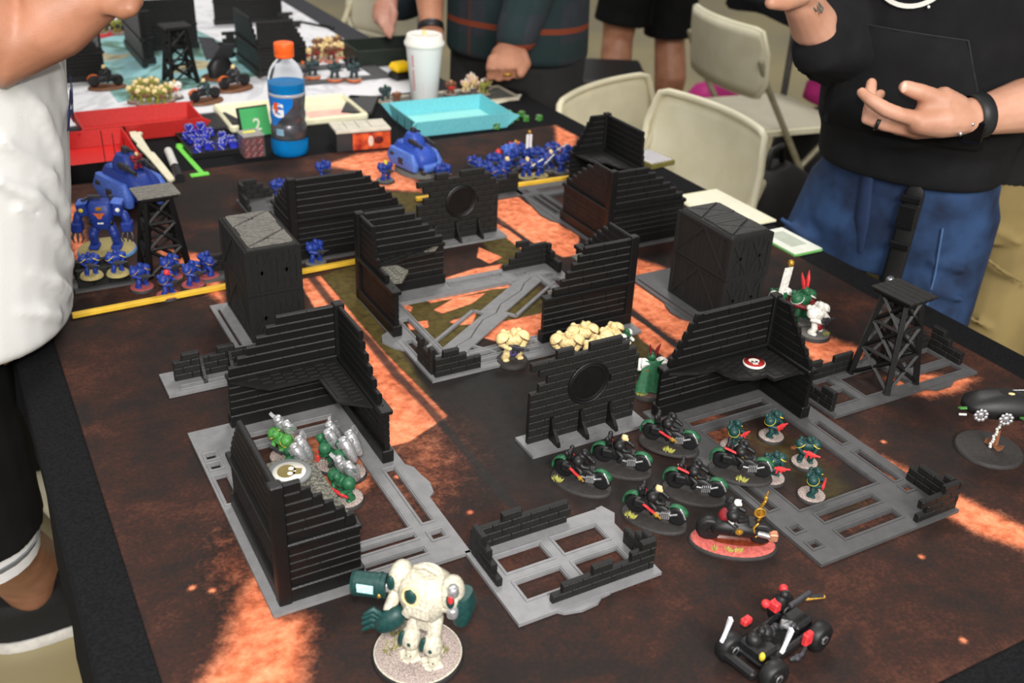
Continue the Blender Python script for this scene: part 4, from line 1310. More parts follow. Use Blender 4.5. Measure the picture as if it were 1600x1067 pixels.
def _pack():
    q = MB(); q.box(S(0, 5.6, 26), S(9.5, 5.0, 10), bev=.0014); q.cyl(S(-6.4, 6.4, 28.5), S(6.4, 6.4, 28.5), .0026, n=10)
    for sx in (-1, 1): q.ell(S(sx * 6.6, 6.8, 30), S(2.7, 2.7, 3.2), nu=10, nv=8)
    return q.mesh('power_pack', P_BLU)
def _jet():
    q = MB()
    for sx in (-1, 1):
        q.tube([S(sx * 4.6, 8.2, 17), S(sx * 4.6, 8.2, 24), S(sx * 4.6, 8.4, 33)], [.0032, .0047, .0044], 12)
        q.ell(S(sx * 4.8, 8.6, 36), S(3.8, 3.8, 3.0), nu=10, nv=7)
        q.add([S(sx * 7.5, 7, 36), S(sx * 13, 8, 38), S(sx * 13.5, 8, 33), S(sx * 8, 7, 28), S(sx * 7.5, 10, 36), S(sx * 13, 10.4, 38), S(sx * 13.5, 10.4, 33), S(sx * 8, 10, 28)],
              [(0, 1, 2, 3), (7, 6, 5, 4), (0, 4, 5, 1), (1, 5, 6, 2), (2, 6, 7, 3), (3, 7, 4, 0)])
    q.box(S(0, 7.2, 26), S(6, 5, 12), bev=.0012); q.ell(S(0, 9.8, 31), S(3.0, 2.6, 3.4), nu=10, nv=7)
    return q.mesh('jet_pack', P_SIL)
def _base(r=16):
    q = MB(); q.lathe([(r * mm_, 0), (r * mm_, .0006), ((r - 1.2) * mm_, .0034), ((r - 1.6) * mm_, .0036), (0, .0036)], 28); return q.mesh('base', P_BB)
def _top(r=16):
    q = MB(); rr = random.Random(r)
    q.lathe([((r - 1.3) * mm_, 0), ((r - 1.9) * mm_, .0007), ((r * .6) * mm_, .0009), (0, .0010)], 28, (0, 0, .0035))
    for i in range(26):
        a, d = rr.uniform(0, 6.28), rr.uniform(.1, .85) * (r - 2)
        q.ell((d * math.cos(a) * mm_, d * math.sin(a) * mm_, .0044), S(rr.uniform(.5, 1.1), rr.uniform(.5, 1.1), .5), nu=5, nv=3)
    return q.mesh('base_top', P_GRAV)
def _tuft(n=70, r=5.5, h=4.6):
    q = MB(); rr = random.Random(4)
    for i in range(n):
        a, d = rr.uniform(0, 6.28), r * math.sqrt(rr.random())
        x, y = d * math.cos(a), d * math.sin(a) * .7
        hx, hy, hz = x * 1.4 + rr.uniform(-.8, .8), y * 1.4 + rr.uniform(-.8, .8), h * rr.uniform(.7, 1.1)
        q.add([S(x - .35, y, 0), S(x + .35, y, 0), S(hx, hy, hz), S(x, y + .35, 0)], [(0, 1, 2), (1, 3, 2), (3, 0, 2)])
    return q.mesh('grass_tuft', P_TUFT)
def _sword():
    q = MB(); q.box(S(0, 0, 11), S(3.4, 1.0, 22), bev=.0004); q.box(S(0, 0, -1), S(6.4, 2.2, 2.2), bev=.0005); q.cyl(S(0, 0, -6), S(0, 0, -2), .0011, n=7)
    return q.mesh('sword', P_RED)
def _cape():
    q = MB(); v = []; n = 13
    for j in range(7):
        z = 31 - j * 4.0; wd = 7 + j * 1.5; y = 4.2 + j * .9
        for i in range(n):
            u = i / (n - 1) * 2 - 1
            v.append(S(u * wd, y + (1 - u * u) * 2.2 - 1.4 + math.sin(i * 2.1 + j * .2) * .22 * j, z))
    f = [(j * n + i, j * n + i + 1, (j + 1) * n + i + 1, (j + 1) * n + i) for j in range(6) for i in range(n - 1)]
    v2 = [(p[0], p[1] + .0008, p[2]) for p in v]; o = len(v)
    q.add(v + v2, f + [tuple(o + i for i in t[::-1]) for t in f], 0, True)
    rim = [i for i in range(n)] + [j * n + n - 1 for j in range(1, 7)] + [6 * n + i for i in range(n - 2, -1, -1)] + [j * n for j in range(5, 0, -1)]
    q.add(v + v2, [(rim[i], rim[i - 1], rim[i - 1] + o, rim[i] + o) for i in range(len(rim))])
    return q.mesh('cloak', P_GRN)
def _plume():
    q = MB()
    for sx in (-1, 1):
        q.tube([S(sx * 1.8, .5, 0), S(sx * 2.6, 1.5, 4.5), S(sx * 3.8, 2.8, 10)], [.0014, .0020, .0004], 7, flat=.5)
    return q.mesh('plume', P_RED)
def _flag():
    q = MB(); q.cyl(S(0, 0, 0), S(0, 0, 62), .0009, n=8); q.box(S(0, .6, 44), S(12, .8, 30), 1, bev=.0003); q.lathe([S(0, 0)[:2], (.0024, .001), (.0036, .004), (.0028, .007), (0, .0085)], 10, S(0, 0, 60), 2)
    return q.mesh('banner', [P_GLD, P_WHT, P_GLD])
MS = dict(leg=_leg(), torso=_torso(), pad=_pad(), helm=_helm(), arm=_arm(), gun=_gun(), pack=_pack(), jet=_jet(), base=_base(), top=_top(), tuft=_tuft(), sword=_sword(), cape=_cape(), plume=_plume(), flag=_flag())

TN = [0]
def trooper(label, p, face, armor, pad=None, helm=None, gun=P_GUN, base=P_BB, top=P_GRAV, pack='std', packm=None, s=1.0, wide=1.0, group=None, trim=None, extras=(), lean=0.0, name='miniature_trooper', arms=None, cat='miniature'):
    """figure on a round base; face = heading of its front in degrees (0 = +x)"""
    TN[0] += 1
    rr = random.Random(TN[0])
    t = thing(name, label, cat, (p[0], p[1], p[2] if len(p) > 2 else .0003), math.radians(face + 90), group)
    t.scale = (s, s, s)
    if base: put('base', MS['base'], t, m=base)
    if top: put('base_top', MS['top'], t, m=top)
    tw = rr.uniform(-.25, .25)
    def up(nm, me, loc=(0, 0, 0), rot=(0, 0, 0), sc=(1, 1, 1), m=None):
        # upper body twists a little round the waist and leans forward
        M = Matrix.Translation(S(0, 0, 17)) @ Matrix.Rotation(tw, 4, 'Z') @ Matrix.Rotation(lean, 4, 'X') @ Matrix.Translation(S(0, 0, -17))
        L_ = M @ Matrix.LocRotScale(Vector(loc), Euler(rot), Vector(sc))
        o = put(nm, me, t, m=m); o.matrix_local = L_; return o
    put('leg', MS['leg'], t, scale=(1 * wide, 1, 1), rot=(0, 0, rr.uniform(-.1, .25)), m=armor)
    put('leg', MS['leg'], t, scale=(-1 * wide, 1, 1), rot=(0, 0, rr.uniform(-.25, .1)), m=armor)
    up('torso', MS['torso'], sc=(wide, wide, 1), m=armor)
    up('helmet', MS['helm'], S(0, -1.4, 34), (lean * .4, 0, rr.uniform(-.4, .4)), m=helm or armor)
    for sx in (-1, 1):
        up('shoulder_pad', MS['pad'], S(sx * 9.0 * wide, .2, 27.4), (0, sx * .55, 0), (wide, wide, 1), m=(pad if pad else armor))
        up('arm', MS['arm'], sc=(sx * wide, 1, 1), m=arms or armor)
    if gun: up('gun', MS['gun'], S(0, -10.2, 21), (0, .12, rr.uniform(-.35, .2)), m=gun)
    if pack == 'std': up('power_pack', MS['pack'], sc=(wide, 1, 1), m=packm or armor)
    elif pack == 'jet': up('jet_pack', MS['jet'], sc=(1.2, 1.2, 1.1), m=packm or P_SIL)
    if trim:
        for sx in (-1, 1):
            q = MB(); q.lathe([(.0061, -.0014), (.0066, -.0008), (.0064, -.0001), (.0060, -.0006)], 16)
            up('pad_trim', q.mesh('pad_trim', trim), S(sx * 9.0 * wide, .2, 27.4), (0, sx * .55, 0), (wide, wide, 1))
    for e in extras:
        nm, key, loc, rot, sc, m = e
        if key in ('tuft',):
            put(nm, MS[key], t, S(*loc), rot, sc, m)
        else:
            up(nm, MS[key], S(*loc), rot, sc, m)
    return t
def TP(px, py, z=.0003): 
    g = G(px, py, .0035 + z); return (g.x, g.y, z)
CB = '-'
# jump troopers inside the near left ruin
tf = ('grass_tuft', 'tuft', (6, -8, 4), (0, 0, 0), (.8, .8, .8), P_TUFTG)
zi = .0003
jets = [((519, 724), 165, 'silver jump-pack trooper on a gravel base in the middle of the near left ruin', P_GRN, P_RED),
        ((447, 712), 190, 'yellow-marked green jump trooper leaning at the left of the near left ruin', P_LG, P_GUN),
        ((470, 748), 150, 'green jump trooper standing half hidden behind the skull disc', P_GRN, None),
        ((546, 738), 140, 'crouched silver trooper by the right wall of the near left ruin', P_GRN, P_GUN),
        ((541, 778), 200, 'green and silver jump trooper at the gritty ledge end nearest the camera', P_GRN, P_RED)]
for (x, y), f, lb, c, gn in jets:
    trooper(lb, TP(x, y), f, c, pad=c, gun=gn, pack='jet', s=1.2, lean=.5, trim=P_YEL if c is P_LG else None)
# dark green line troopers in the near right ruin
line = [((1145, 696), 300, 'dark green trooper with a red gun left-most before the near right ruin wall'),
        ((1205, 680), 290, 'dark green trooper with raised red gun by the inner corner of the near right ruin'),
        ((1205, 745), 270, 'dark green trooper with yellow-edged shoulders beside the last black bike'),
        ((1257, 721), 240, 'dark green trooper pointing a red pistol, next to the right-hand grey rail'),
        ((1268, 772), 300, 'dark green trooper nearest the camera on the bare floor of the right ruin')]
for (x, y), f, lb in line:
    trooper(lb, TP(x, y), f, P_DG, gun=P_RED, trim=P_YEL, arms=P_DG)
# cloaked hero
trooper('green-cloaked champion with red plumes between emblem wall and near right ruin', TP(1013, 609), 75, P_GRN, pad=P_WHT, helm=P_GRN, gun=None, s=1.5, top=mat('mud_base', (104, 84, 78), .85, var=.3, scale=700, bump=1), pack='std', packm=P_GRN, name='miniature_champion',
        extras=[('cloak', 'cape', (0, 2.4, 2), (0, 0, 0), (1.15, 1.2, 1.05), P_GRN), ('plume', 'plume', (0, 0, 37), (0, 0, 0), (1.2, 1.2, 1.1), P_DR), ('grass_tuft', 'tuft', (9, 8, 4), (0, 0, 0), (.8, .8, .8), P_TUFT),
                ('white_wing', 'pad', (-7.5, 6.5, 30), (1.2, 0, 0), (.7, .7, 1.4), P_WHT), ('white_wing', 'pad', (7.5, 6.5, 30), (1.2, 0, 0), (.7, .7, 1.4), P_WHT), ('gold_collar', 'plume', (0, 8, 27), (-.6, 0, 0), (2.2, .7, .25), P_GLD)])
# bone coloured heavies around the middle ruin
heavy = [((800, 562), 260, 'bone-armoured heavy trooper alone on a dark base before the middle ruin', 1),
         ((884, 566), 250, 'bone-armoured heavy trooper left-most of those behind the emblem wall', 1),
         ((908, 551), 270, 'bone-armoured heavy trooper with a round shield mark behind the emblem wall', 1),
         ((929, 574), 280, 'bone-armoured heavy trooper sunk lowest behind the notch of the emblem wall', 1),
         ((953, 553), 300, 'tallest bone-armoured heavy trooper at the right end of the emblem wall', 1)]
for (x, y), f, lb, _ in heavy:
    trooper(lb, TP(x, y), f, P_BONE, gun=P_GUN, packm=P_BONE, s=1.36, wide=1.16, arms=P_BONE, helm=P_BONE, trim=P_BRN, top=P_BB, extras=[('belt_cloth', 'pad', (0, -3.5, 13), (1.5, 0, 0), (.8, .8, .6), P_PUR)])
trooper('white and green standard bearer half hidden behind the emblem wall end', TP(975, 548), 300, P_GRN, pad=P_WHT, gun=None, arms=P_WHT)
# knights to the right of the crate stack
trooper('white-armoured knight holding a pistol right of the near right ruin', TP(1272, 521), 290, P_WHT, gun=P_GUN, top=P_GRYB, s=1.42, helm=P_WHT, extras=[('tabard', 'pad', (0, -3.6, 13), (1.5, 0, 0), (.8, .9, .8), P_DR), ('grass_tuft', 'tuft', (3, -11, 4), (0, 0, 0), (.7, .7, .7), P_TUFT)])
trooper('green knight with tall red plumes behind the white knight', TP(1249, 500), 270, P_GRN, pad=P_GRN, helm=P_GRN, gun=P_BRN, top=P_GRYB, s=1.5, trim=P_WHT, arms=P_DR, extras=[('plume', 'plume', (0, 0, 37), (0, 0, 0), (1.3, 1.3, 1.5), P_RED)])
trooper('banner bearer with a white standard beside the right crate stack', TP(1214, 492), 260, P_GRN, pad=P_WHT, gun=None, top=P_GRYB, s=1.35, arms=P_DR, extras=[('banner', 'flag', (-7, -6, 4), (.05, .05, 0), (1, 1, 1), P_WHT), ('sword', 'sword', (11, -8, 20), (.4, 2.2, 0), (.8, .8, 1), P_GUN)])
# blue troopers
blues = [((222, 448), 300, 'blue trooper on a red base left-most of the four at the yellow stick', P_PINK, None),
         ((263, 460), 310, 'blue trooper with a red helmet on a red base touching the yellow stick', P_PINK, P_RED),
         ((268, 433), 290, 'blue trooper on a red base at the foot of the left watchtower', P_PINK, None),
         ((302, 444), 300, 'blue trooper with a black rifle on a red base right-most by the yellow stick', P_PINK, None),
         ((325, 430), 20, 'blue trooper on a red base squeezed against the left crate stack', P_PINK, None),
         ((493, 409), 290, 'blue trooper on a grey base between left crate stack and middle ruin', P_GRYB, None),
         ((602, 281), 280, 'blue trooper with a yellow helmet left of the hover tank', P_GRYB, P_YEL),
         ((692, 284), 270, 'blue trooper peeking over the notch of the far emblem wall', P_GRYB, None),
         ((506, 280), 280, 'blue trooper mostly hidden behind the far left ruin below the bottle', P_GRYB, None),
         ((438, 310), 250, 'blue trooper hidden behind the left end of the far left ruin', P_GRYB, None)]
for (x, y), f, lb, tp, hm in blues:
    trooper(lb, TP(x, y), f, P_BLU, helm=hm, s=1.12, top=tp, trim=P_GLD if tp is P_PINK else None)
for (x, y), f, lb in (((143, 428), 280, 'blue trooper standing on the left end of the low black wall'), ((184, 424), 290, 'blue trooper with a white shoulder standing on the right end of the low black wall')):
    g = G(x, y, .034); trooper(lb, (g.x, g.y, .0305), f, P_BLU, pad=P_BLU if '280' else None, base=P_SAND, top=P_SAND, trim=P_YEL)
# blue mob at far right
mob = [((741, 273), 210), ((757, 281), 240), ((772, 268), 250), ((778, 288), 270), ((790, 276), 300), ((800, 262), 280), ((822, 276), 270), ((843, 274), 300), ((838, 258), 250), ((858, 264), 280), ((877, 268), 300), ((812, 252), 270), ((862, 250), 260), ((885, 256), 280)]
wh = ['left-most, aiming away from the tank', 'front left with pale base, beside the far emblem wall', 'second in the rear row', 'just above the low pointed wall', 'behind the pointed wall end', 'in the rear next to the red priest', 'on a pale base at front centre', 'on a pale base at front right, carrying a white blade', 'in the middle of the crowd', 'right of the pale banner', 'right-most beside the far right ruin', 'rear centre below the lilac banner', 'rear right with raised sword', 'rear right corner touching the ruin']
for i, ((x, y), f) in enumerate(mob):
    ex = []
    if i in (6, 7, 12): ex.append(('sword', 'sword', (9, -6, 24), (.3, .9, 0), (.8, .8, .9), P_WHT))
    trooper('blue mob trooper, ' + wh[i], TP(x, y), f, P_BLU, s=1.15, helm=P_BONE if i in (4, 6, 9) else None, top=P_SAND if i in (6, 7, 1) else P_GRYB, pack='std' if i != 5 else 'jet', packm=P_BLUL if i == 5 else None, trim=P_GLD if i % 3 == 0 else None, gun=P_GUN if i not in (6, 12) else None, extras=ex)
trooper('red-robed priest with grey axe standing in the blue mob', TP(785, 256), 270, P_DR, gun=P_GUN, helm=P_SKIN, top=P_GRYB, s=1.05, pad=P_RED)
trooper('red and gold figure under the lilac banner in the blue mob', TP(804, 247), 280, P_RED, gun=None, helm=P_GLD, top=P_GRYB, s=1.1, pad=P_ORG)
trooper('banner bearer with a lilac standard in the blue mob', TP(826, 256), 270, P_BLU, gun=None, top=P_GRYB, extras=[('banner', 'flag', (0, 4, 6), (0, 0, 0), (1, 1, .95), paint('lilac', (176, 150, 200)))])

# ---- black bikes
def _bikeparts():
    D = {}
    q = MB(); q.lathe([(.036, 0), (.036, .0008), (.0348, .0034), (.034, .0036), (0, .0036)], 36, sy=.60); D['base'] = q.mesh('base', P_BB)
    def wheel():
        q = MB(); n = 24
        prof = [(-3.4, 6.0), (-3.6, 9.2), (-2.4, 10.4), (0, 10.8), (2.4, 10.4), (3.6, 9.2), (3.4, 6.0)]
        v = []; f = []
        for y, r in prof:
            for k in range(n):
                a = 2 * PI * k / n; rr = r + (.35 if (k % 2 and abs(y) < 3) else 0)
                v.append(S(rr * math.cos(a), y, rr * math.sin(a)))
        for i in range(len(prof) - 1):
            for k in range(n):
                a, c = i * n + k, i * n + (k + 1) % n; f.append((a, c, c + n, a + n))
        q.add(v, f, 0, True)
        for sy in (-1, 1): q.cyl(S(0, sy * 2.0, 0), S(0, sy * 3.2, 0), .0064, n=16); q.cyl(S(0, sy * 3, 0), S(0, sy * 4.2, 0), .002, n=8)
        return q.mesh('wheel', P_BLK)
    D['wheel'] = wheel()
    q = MB(); q.loft([(S(0, 0, 9), .020, .0045, 0, .6), (S(0, 0, 14), .021, .0062, 0, .6), (S(-1, 0, 19), .017, .0062, 0, .7), (S(-2, 0, 22), .010, .0042, 0, .8)], 16); q.box(S(12, 0, 19), S(9, 9, 8), bev=.002); D['frame'] = q.mesh('bike_body', P_BLK)
    q = MB()
    for sy in (-1, 1):
        q.box(S(0, 0, 0), S(1, 1, 1)) if False else None
        q.box(S(-15, sy * 7.5, 17), S(12, 5, 10), bev=.0015)
    D['bags'] = q.mesh('saddle_bags', P_BLK)
    q = MB()
    for i in range(5): q.box(S(9 + i * 2.0, -6.6, 11 + .5 * i), S(1.3, 5.0, 8), bev=.0004)
    q.cyl(S(-2, -6.0, 11), S(9, -6.4, 11.5), .0013, n=8); q.cyl(S(18, -6.0, 13), S(25, -5, 16), .0012, n=8); D['engine'] = q.mesh('engine', P_SIL)
    def fender():
        q = MB(); v = []; n = 9
        for i in range(n):
            a = math.radians(20 + 130 * i / (n - 1))
            for r, y in ((12.2, -4.2), (13.2, -2), (13.2, 2), (12.2, 4.2), (11.4, 0)):
                v.append(S(r * math.cos(a), y, r * math.sin(a)))
        f = [(i * 5 + k, i * 5 + (k + 1) % 5, (i + 1) * 5 + (k + 1) % 5, (i + 1) * 5 + k) for i in range(n - 1) for k in range(5)] + [(4, 3, 2, 1, 0), tuple((n - 1) * 5 + k for k in range(5))]
        q.add(v, f, 0, True); return q.mesh('fender', P_GRN)
    D['fender'] = fender()
    q = MB(); q.tube([S(0, 0, 19), S(-1, 0, 26), S(3, 0, 33)], [.0058, .0068, .0050], 12)
    for sy in (-1, 1):
        q.tube([S(-1, sy * 4, 20), S(6, sy * 7, 17), S(3, sy * 7.4, 10)], [.0032, .0032, .0030], 8); q.tube([S(2, sy * 8, 31), S(8, sy * 9.5, 26), S(14, sy * 6.5, 25)], [.0028, .0027, .0024], 8)
    D['rider'] = q.mesh('rider_body', P_BLK)
    q = MB()
    q.box(S(0, 0, 0), S(8, 2.6, 6), bev=.001)
    for i in range(4): q.box(S(-3 + 2 * i, -1.5, 3.0), S(1.0, 1.0, 1.8), 1, bev=.0002)
    D['rack'] = q.mesh('red_rack', [P_RED, P_WHT])
    q = MB(); q.box(S(0, 0, 0), S(21, 3.2, 1.8), bev=.0005); q.box(S(12, 0, 0), S(5, 4.4, 3), 1, bev=.0006); q.cyl(S(14, 0, 0), S(19, 0, 0), .0012, n=8, mi=1); D['saw'] = q.mesh('chain_sword', [P_RED, P_GLD])
    return D
BK = _bikeparts()
def bike(label, px, py, face, tuft=None, head=P_BLK, saw=True, back_saw=False, zz=.0003, lift=0):
    g = G(px, py, .0036); t = thing('miniature_bike', label, 'miniature', (g.x, g.y, zz), math.radians(face), 'black bikes with green fenders')
    put('base', BK['base'], t, m=P_BB)
    z0 = .0036
    put('front_wheel', BK['wheel'], t, (.023, 0, z0 + .0108)); put('rear_wheel', BK['wheel'], t, (-.021, 0, z0 + .0108))
    put('bike_body', BK['frame'], t, (0, 0, z0)); put('saddle_bags', BK['bags'], t, (0, 0, z0)); put('engine', BK['engine'], t, (0, 0, z0))
    put('front_fender', BK['fender'], t, (.023, 0, z0 + .0108)); 
    put('rear_fender', BK['fender'], t, (-.023, 0, z0 + .012), (0, -.9, 0), (.95, 1.1, .95))
    put('rider_body', BK['rider'], t, (-.004, 0, z0))
    put('rider_helmet', MS['helm'], t, (.001, 0, z0 + .037), (0, 0, PI / 2), m=head)
    for sy in (-1, 1): put('shoulder_pad', MS['pad'], t, (-.002, sy * .0085, z0 + .031), (-sy * .6, 0, 0), (.95, .95, .95), P_BLK)
    put('power_pack', MS['pack'], t, (-.010, 0, z0 + .004), (0, 0, PI / 2), m=P_BLK)
    put('red_rack', BK['rack'], t, (-.017, .004, z0 + .027), (0, -.5, .2))
    if saw: put('chain_sword', BK['saw'], t, (-.002, -.0155, z0 + .020), (0, -.10, -.62))
    if back_saw: put('chain_sword', BK['saw'], t, (-.010, -.010, z0 + .030), (0, .32, .1))
    q = MB(); q.tube([S(27, -3.2, 22), S(31, -3.2, 17), S(33, -3.2, 12)], .0013, 8); q.build('fork', P_SIL, t, (0, 0, z0))
    if tuft: put('grass_tuft', MS['tuft'], t, tuft, m=P_TUFT)
    return t
bike('black bike nearest the emblem wall corner, pale tuft at its rear', 908, 752, -58, (-.023, -.013, .0036))
bike('black bike with a bone helmet second along the emblem wall', 970, 727, -50, None, head=P_BONE, saw=False)
bike('black bike with gold-hilted chain sword and tuft next to the near right ruin', 1044, 699, -52, (.004, -.016, .0036), zz=.0058)
bike('black bike with bone helmet at front, large pale tuft behind its wheel', 1022, 808, -55, (-.022, -.012, .0036), head=P_BONE)
bike('black bike in the middle of the pack with its red sword across its back', 1084, 768, -48, None, saw=False, back_saw=True)
bike('black bike furthest right in the pack, tuft beside its base', 1155, 743, -48, (.004, -.017, .0036), saw=False, back_saw=True, zz=.0058)
# hero on a larger black and gold bike
g = G(1145, 845, .004); t = thing('miniature_bike', 'ornate black and gold hero bike on an oval red base', 'miniature', (g.x, g.y, .0003), math.radians(-35))
q = MB(); q.lathe([(.045, 0), (.045, .0008), (.0436, .0034), (.043, .0036), (0, .0036)], 40, sy=.58); q.build('base', P_BB, t)
q = MB(); q.lathe([(.0425, 0), (.0415, .0012), (.030, .0018), (0, .0022)], 40, (0, 0, .0035), sy=.58); q.build('base_top', mat('pink_crust', (190, 92, 84), .8, var=.25, scale=300, bump=1.0, bscale=900), t)
q = MB(); q.lathe([(.032, 0), (.030, .0006), (0, .0008)], 40, (.004, .004, .0052), sy=.42); q.build('base_pool', mat('rust_pool', (104, 44, 26), .3, var=.3, scale=200), t)
z0 = .0056
put('front_wheel', BK['wheel'], t, (.026, 0, z0 + .0125), scale=(1.15, 1.3, 1.15)); put('rear_wheel', BK['wheel'], t, (-.026, 0, z0 + .0125), scale=(1.2, 1.5, 1.2))
put('bike_body', BK['frame'], t, (0, 0, z0), scale=(1.25, 1.9, 1.2))
q = MB(); q.ell(S(2, 0, 21), S(14, 10, 9), nu=16, nv=10); q.build('fuel_tank', P_BLK, t, (0, 0, z0))
q = MB()
n = 12
poly = []
for k in range(2 * n):
    a = PI * k / n; r = 4.2 if k % 2 else 2.6; poly.append((r * math.cos(a) * mm_, r * math.sin(a) * mm_))
q.prism(poly, 0, .0008, 0, Matrix.Translation(S(2, -12.4, 20)) @ Matrix.Rotation(PI / 2, 4, 'X')); q.ell(S(2, -13.2, 20), S(1.4, .8, 1.4)); q.build('sun_emblem', P_GLD, t, (0, 0, z0))
q = MB(); q.box(S(0, -8.6, 28.5), S(5, 2.2, 4.5), bev=.0005); q.build('skull_badge', P_SIL, t, (0, 0, z0))
q = MB(); q.tube([S(22, -7, 16), S(30, -7.5, 15), S(34, -8, 14)], [.003, .0032, .0026], 10); q.tube([S(22, 5, 16), S(30, 5, 15), S(34, 5, 14)], [.003, .0032, .0026], 10); q.build('gun_barrel', P_SIL, t, (0, 0, z0))
q = MB(); q.box(S(37, -6, 14), S(9, 9, 9), bev=.0012); q.build('copper_muzzle', paint('copper', (196, 134, 104), metal=.4), t, (0, 0, z0))
for (pts_, r) in (([(14, -6, 14), (18, -9, 18), (16, -9, 24), (20, -7, 28)], .0012), ([(20, 4, 18), (24, 5, 30), (22, 5, 40), (25, 4, 48)], .0016), ([(16, -4, 20), (20, -8, 12), (24, -8, 17)], .0010)):
    q = MB(); q.tube([S(*p_) for p_ in pts_], r, 8); q.build('gold_filigree', P_GLD, t, (0, 0, z0))
q = MB(); q.lathe([(.0052, -.001), (.0062, 0), (.0052, .001), (.0046, 0), (.0052, -.001)], 20); q.build('gold_ring', P_GLD, t, (.022, .003, z0 + .034), (PI / 2, 0, 0))
q = MB(); q.ell(S(25, 4, 52), S(2.2, 2.2, 3)); q.tube([S(25, 4, 54), S(26, 4, 60)], [.0014, .0006], 8); q.build('figurehead', P_GLD, t, (0, 0, z0))
put('rider_body', BK['rider'], t, (-.008, 0, z0 + .004), scale=(1.1, 1.2, 1.1)); put('rider_helmet', MS['helm'], t, (-.002, 0, z0 + .046), (0, 0, PI / 2), m=P_WHT)
for sy in (-1, 1): put('shoulder_pad', MS['pad'], t, (-.006, sy * .011, z0 + .038), (-sy * .6, 0, 0), (1.1, 1.1, 1.1), P_BLK)
put('saddle_blanket', MS['pad'], t, (-.012, -.004, z0 + .034), (.5, -.4, 0), (1.3, 1.2, .7), P_DR)
for i, a in enumerate((-.4, .1, .6)):
    q = MB(); q.tube([S(-14, -5, 30), S(-10, -8 + 4 * a, 31), S(-4, -9, 27 + 4 * a)], .0007, 6); q.build('cable', P_WHT, t, (0, 0, z0))
for dx in (-.020, -.006, .004): put('grass_tuft', MS['tuft'], t, (dx, -.0175, .0052), (0, 0, dx * 90), (.75, .75, .75), P_TUFT)

P_WHT0 = P_WHT; P_WHT = paint('walker_cream', (190, 184, 166))
# ---- large white walker at bottom
g = G(653, 1018, .004); DX = Vector((g.x, g.y, 0))
t = thing('miniature_walker', 'large white and dark green walker on a round gravel base at bottom centre', 'miniature', (g.x, g.y, .0003), math.radians(-50))
def dput(q, nm, m): return q.build(nm, m, t)
q = MB(); q.lathe([(.0400, 0), (.0400, .001), (.0385, .0044), (.0378, .0047), (0, .0047)], 48); dput(q, 'base', mat('walker_base', (40, 38, 38), .5, var=.2))
q = MB(); q.lathe([(.0386, .0040), (.0378, .0052), (.0372, .0054), (.0372, .0046)], 48); dput(q, 'base_rim', P_WHT)
q = MB(); q.lathe([(.0374, 0), (.0366, .0010), (.02, .0014), (0, .0015)], 48, (0, 0, .0045)); rr = random.Random(2)
for i in range(160):
    a, d = rr.uniform(0, 6.28), .036 * math.sqrt(rr.random()); q.ell((d * math.cos(a), d * math.sin(a), .0058), S(rr.uniform(.4, .9), rr.uniform(.4, .9), .5), nu=5, nv=3)
dput(q, 'base_top', P_GRAV)
for (x, y, s) in ((-.022, -.006, 1.7), (.020, .004, 1.35), (-.018, .020, 1.1), (-.026, .012, 1.2)):
    put('grass_tuft', MS['tuft'], t, (x, y, .0056), (0, 0, x * 70), (s, s, .9), P_TUFTG)
# in local axes x is to the viewer's right, -y towards the camera
def leg_(sx, nm):
    q = MB(); q.tube([S(sx * 7, 3, 36), S(sx * 9, -4, 28)], [.0062, .0058], 12); q.ell(S(sx * 9, -7, 21), S(8.2, 7.6, 9.0), nu=16, nv=12); q.build(nm, P_WHT, t)
    q = MB(); q.tube([S(sx * 9, -4, 15), S(sx * 9.5, -4, 8)], [.0050, .0056], 12); q.ell(S(sx * 9.5, -5, 10), S(5.0, 5.6, 5.4), nu=12, nv=8)
    for a in (-.75, 0, .75): q.box(S(sx * 9.5 + 7.5 * math.sin(a), -4 - 8 * math.cos(a), 7.0), S(6.5, 9, 3.6), rz=-a * 1.0, bev=.0010)
    q.box(S(sx * 9.5, 4, 7), S(7, 7, 3.4), bev=.001); q.build('foot', P_WHT, t)
    q = MB(); q.ell(S(sx * 9 - 6.0, -11, 22), S(3.0, 3.2, 6.4), R=Matrix.Rotation(.3, 3, 'Y')); q.ell(S(sx * 9 + 1.6, -14.2, 21), S(1.6, 1.0, 1.5)); q.build('knee_plate', P_DG, t)
leg_(-1, 'leg'); leg_(1, 'leg')
q = MB(); q.ell(S(0, 2, 38), S(12, 8, 6)); dput(q, 'hip', P_SIL)
q = MB(); q.box(S(1, -6, 36), S(12, 3, 13), bev=.001, R=Matrix.Rotation(.15, 3, 'X')); dput(q, 'loin_plate', P_WHT)
q = MB(); q.loft([(S(0, 1, 38), .011, .009, 0, .7), (S(0, 0, 46), .017, .0145, 0, .65), (S(0, 0, 56), .020, .0165, 0, .65), (S(0, 1, 64), .0185, .0155, 0, .7), (S(0, 2, 69), .011, .010, 0, .9)], 24); dput(q, 'torso', P_WHT)
q = MB(); q.ell(S(-5, -14.8, 60), S(5.2, 3.0, 5.6), nu=14, nv=10); dput(q, 'face_plate', P_DG)
q = MB(); q.lathe([(.0064, -.0012), (.0078, 0), (.0064, .0014), (.0056, 0), (.0064, -.0012)], 22); q.build('cowl_rim', P_BONE, t, S(-5, -15, 60), (PI / 2 - .2, 0, 0))
q = MB(); q.box(S(2, -15.5, 51), S(17, 4, 9), bev=.0012, R=Matrix.Rotation(-.15, 3, 'X')); q.box(S(-7, -16, 49), S(7, 3, 10), bev=.0012, R=Matrix.Rotation(.5, 3, 'Y')); dput(q, 'breast_plate', P_WHT)
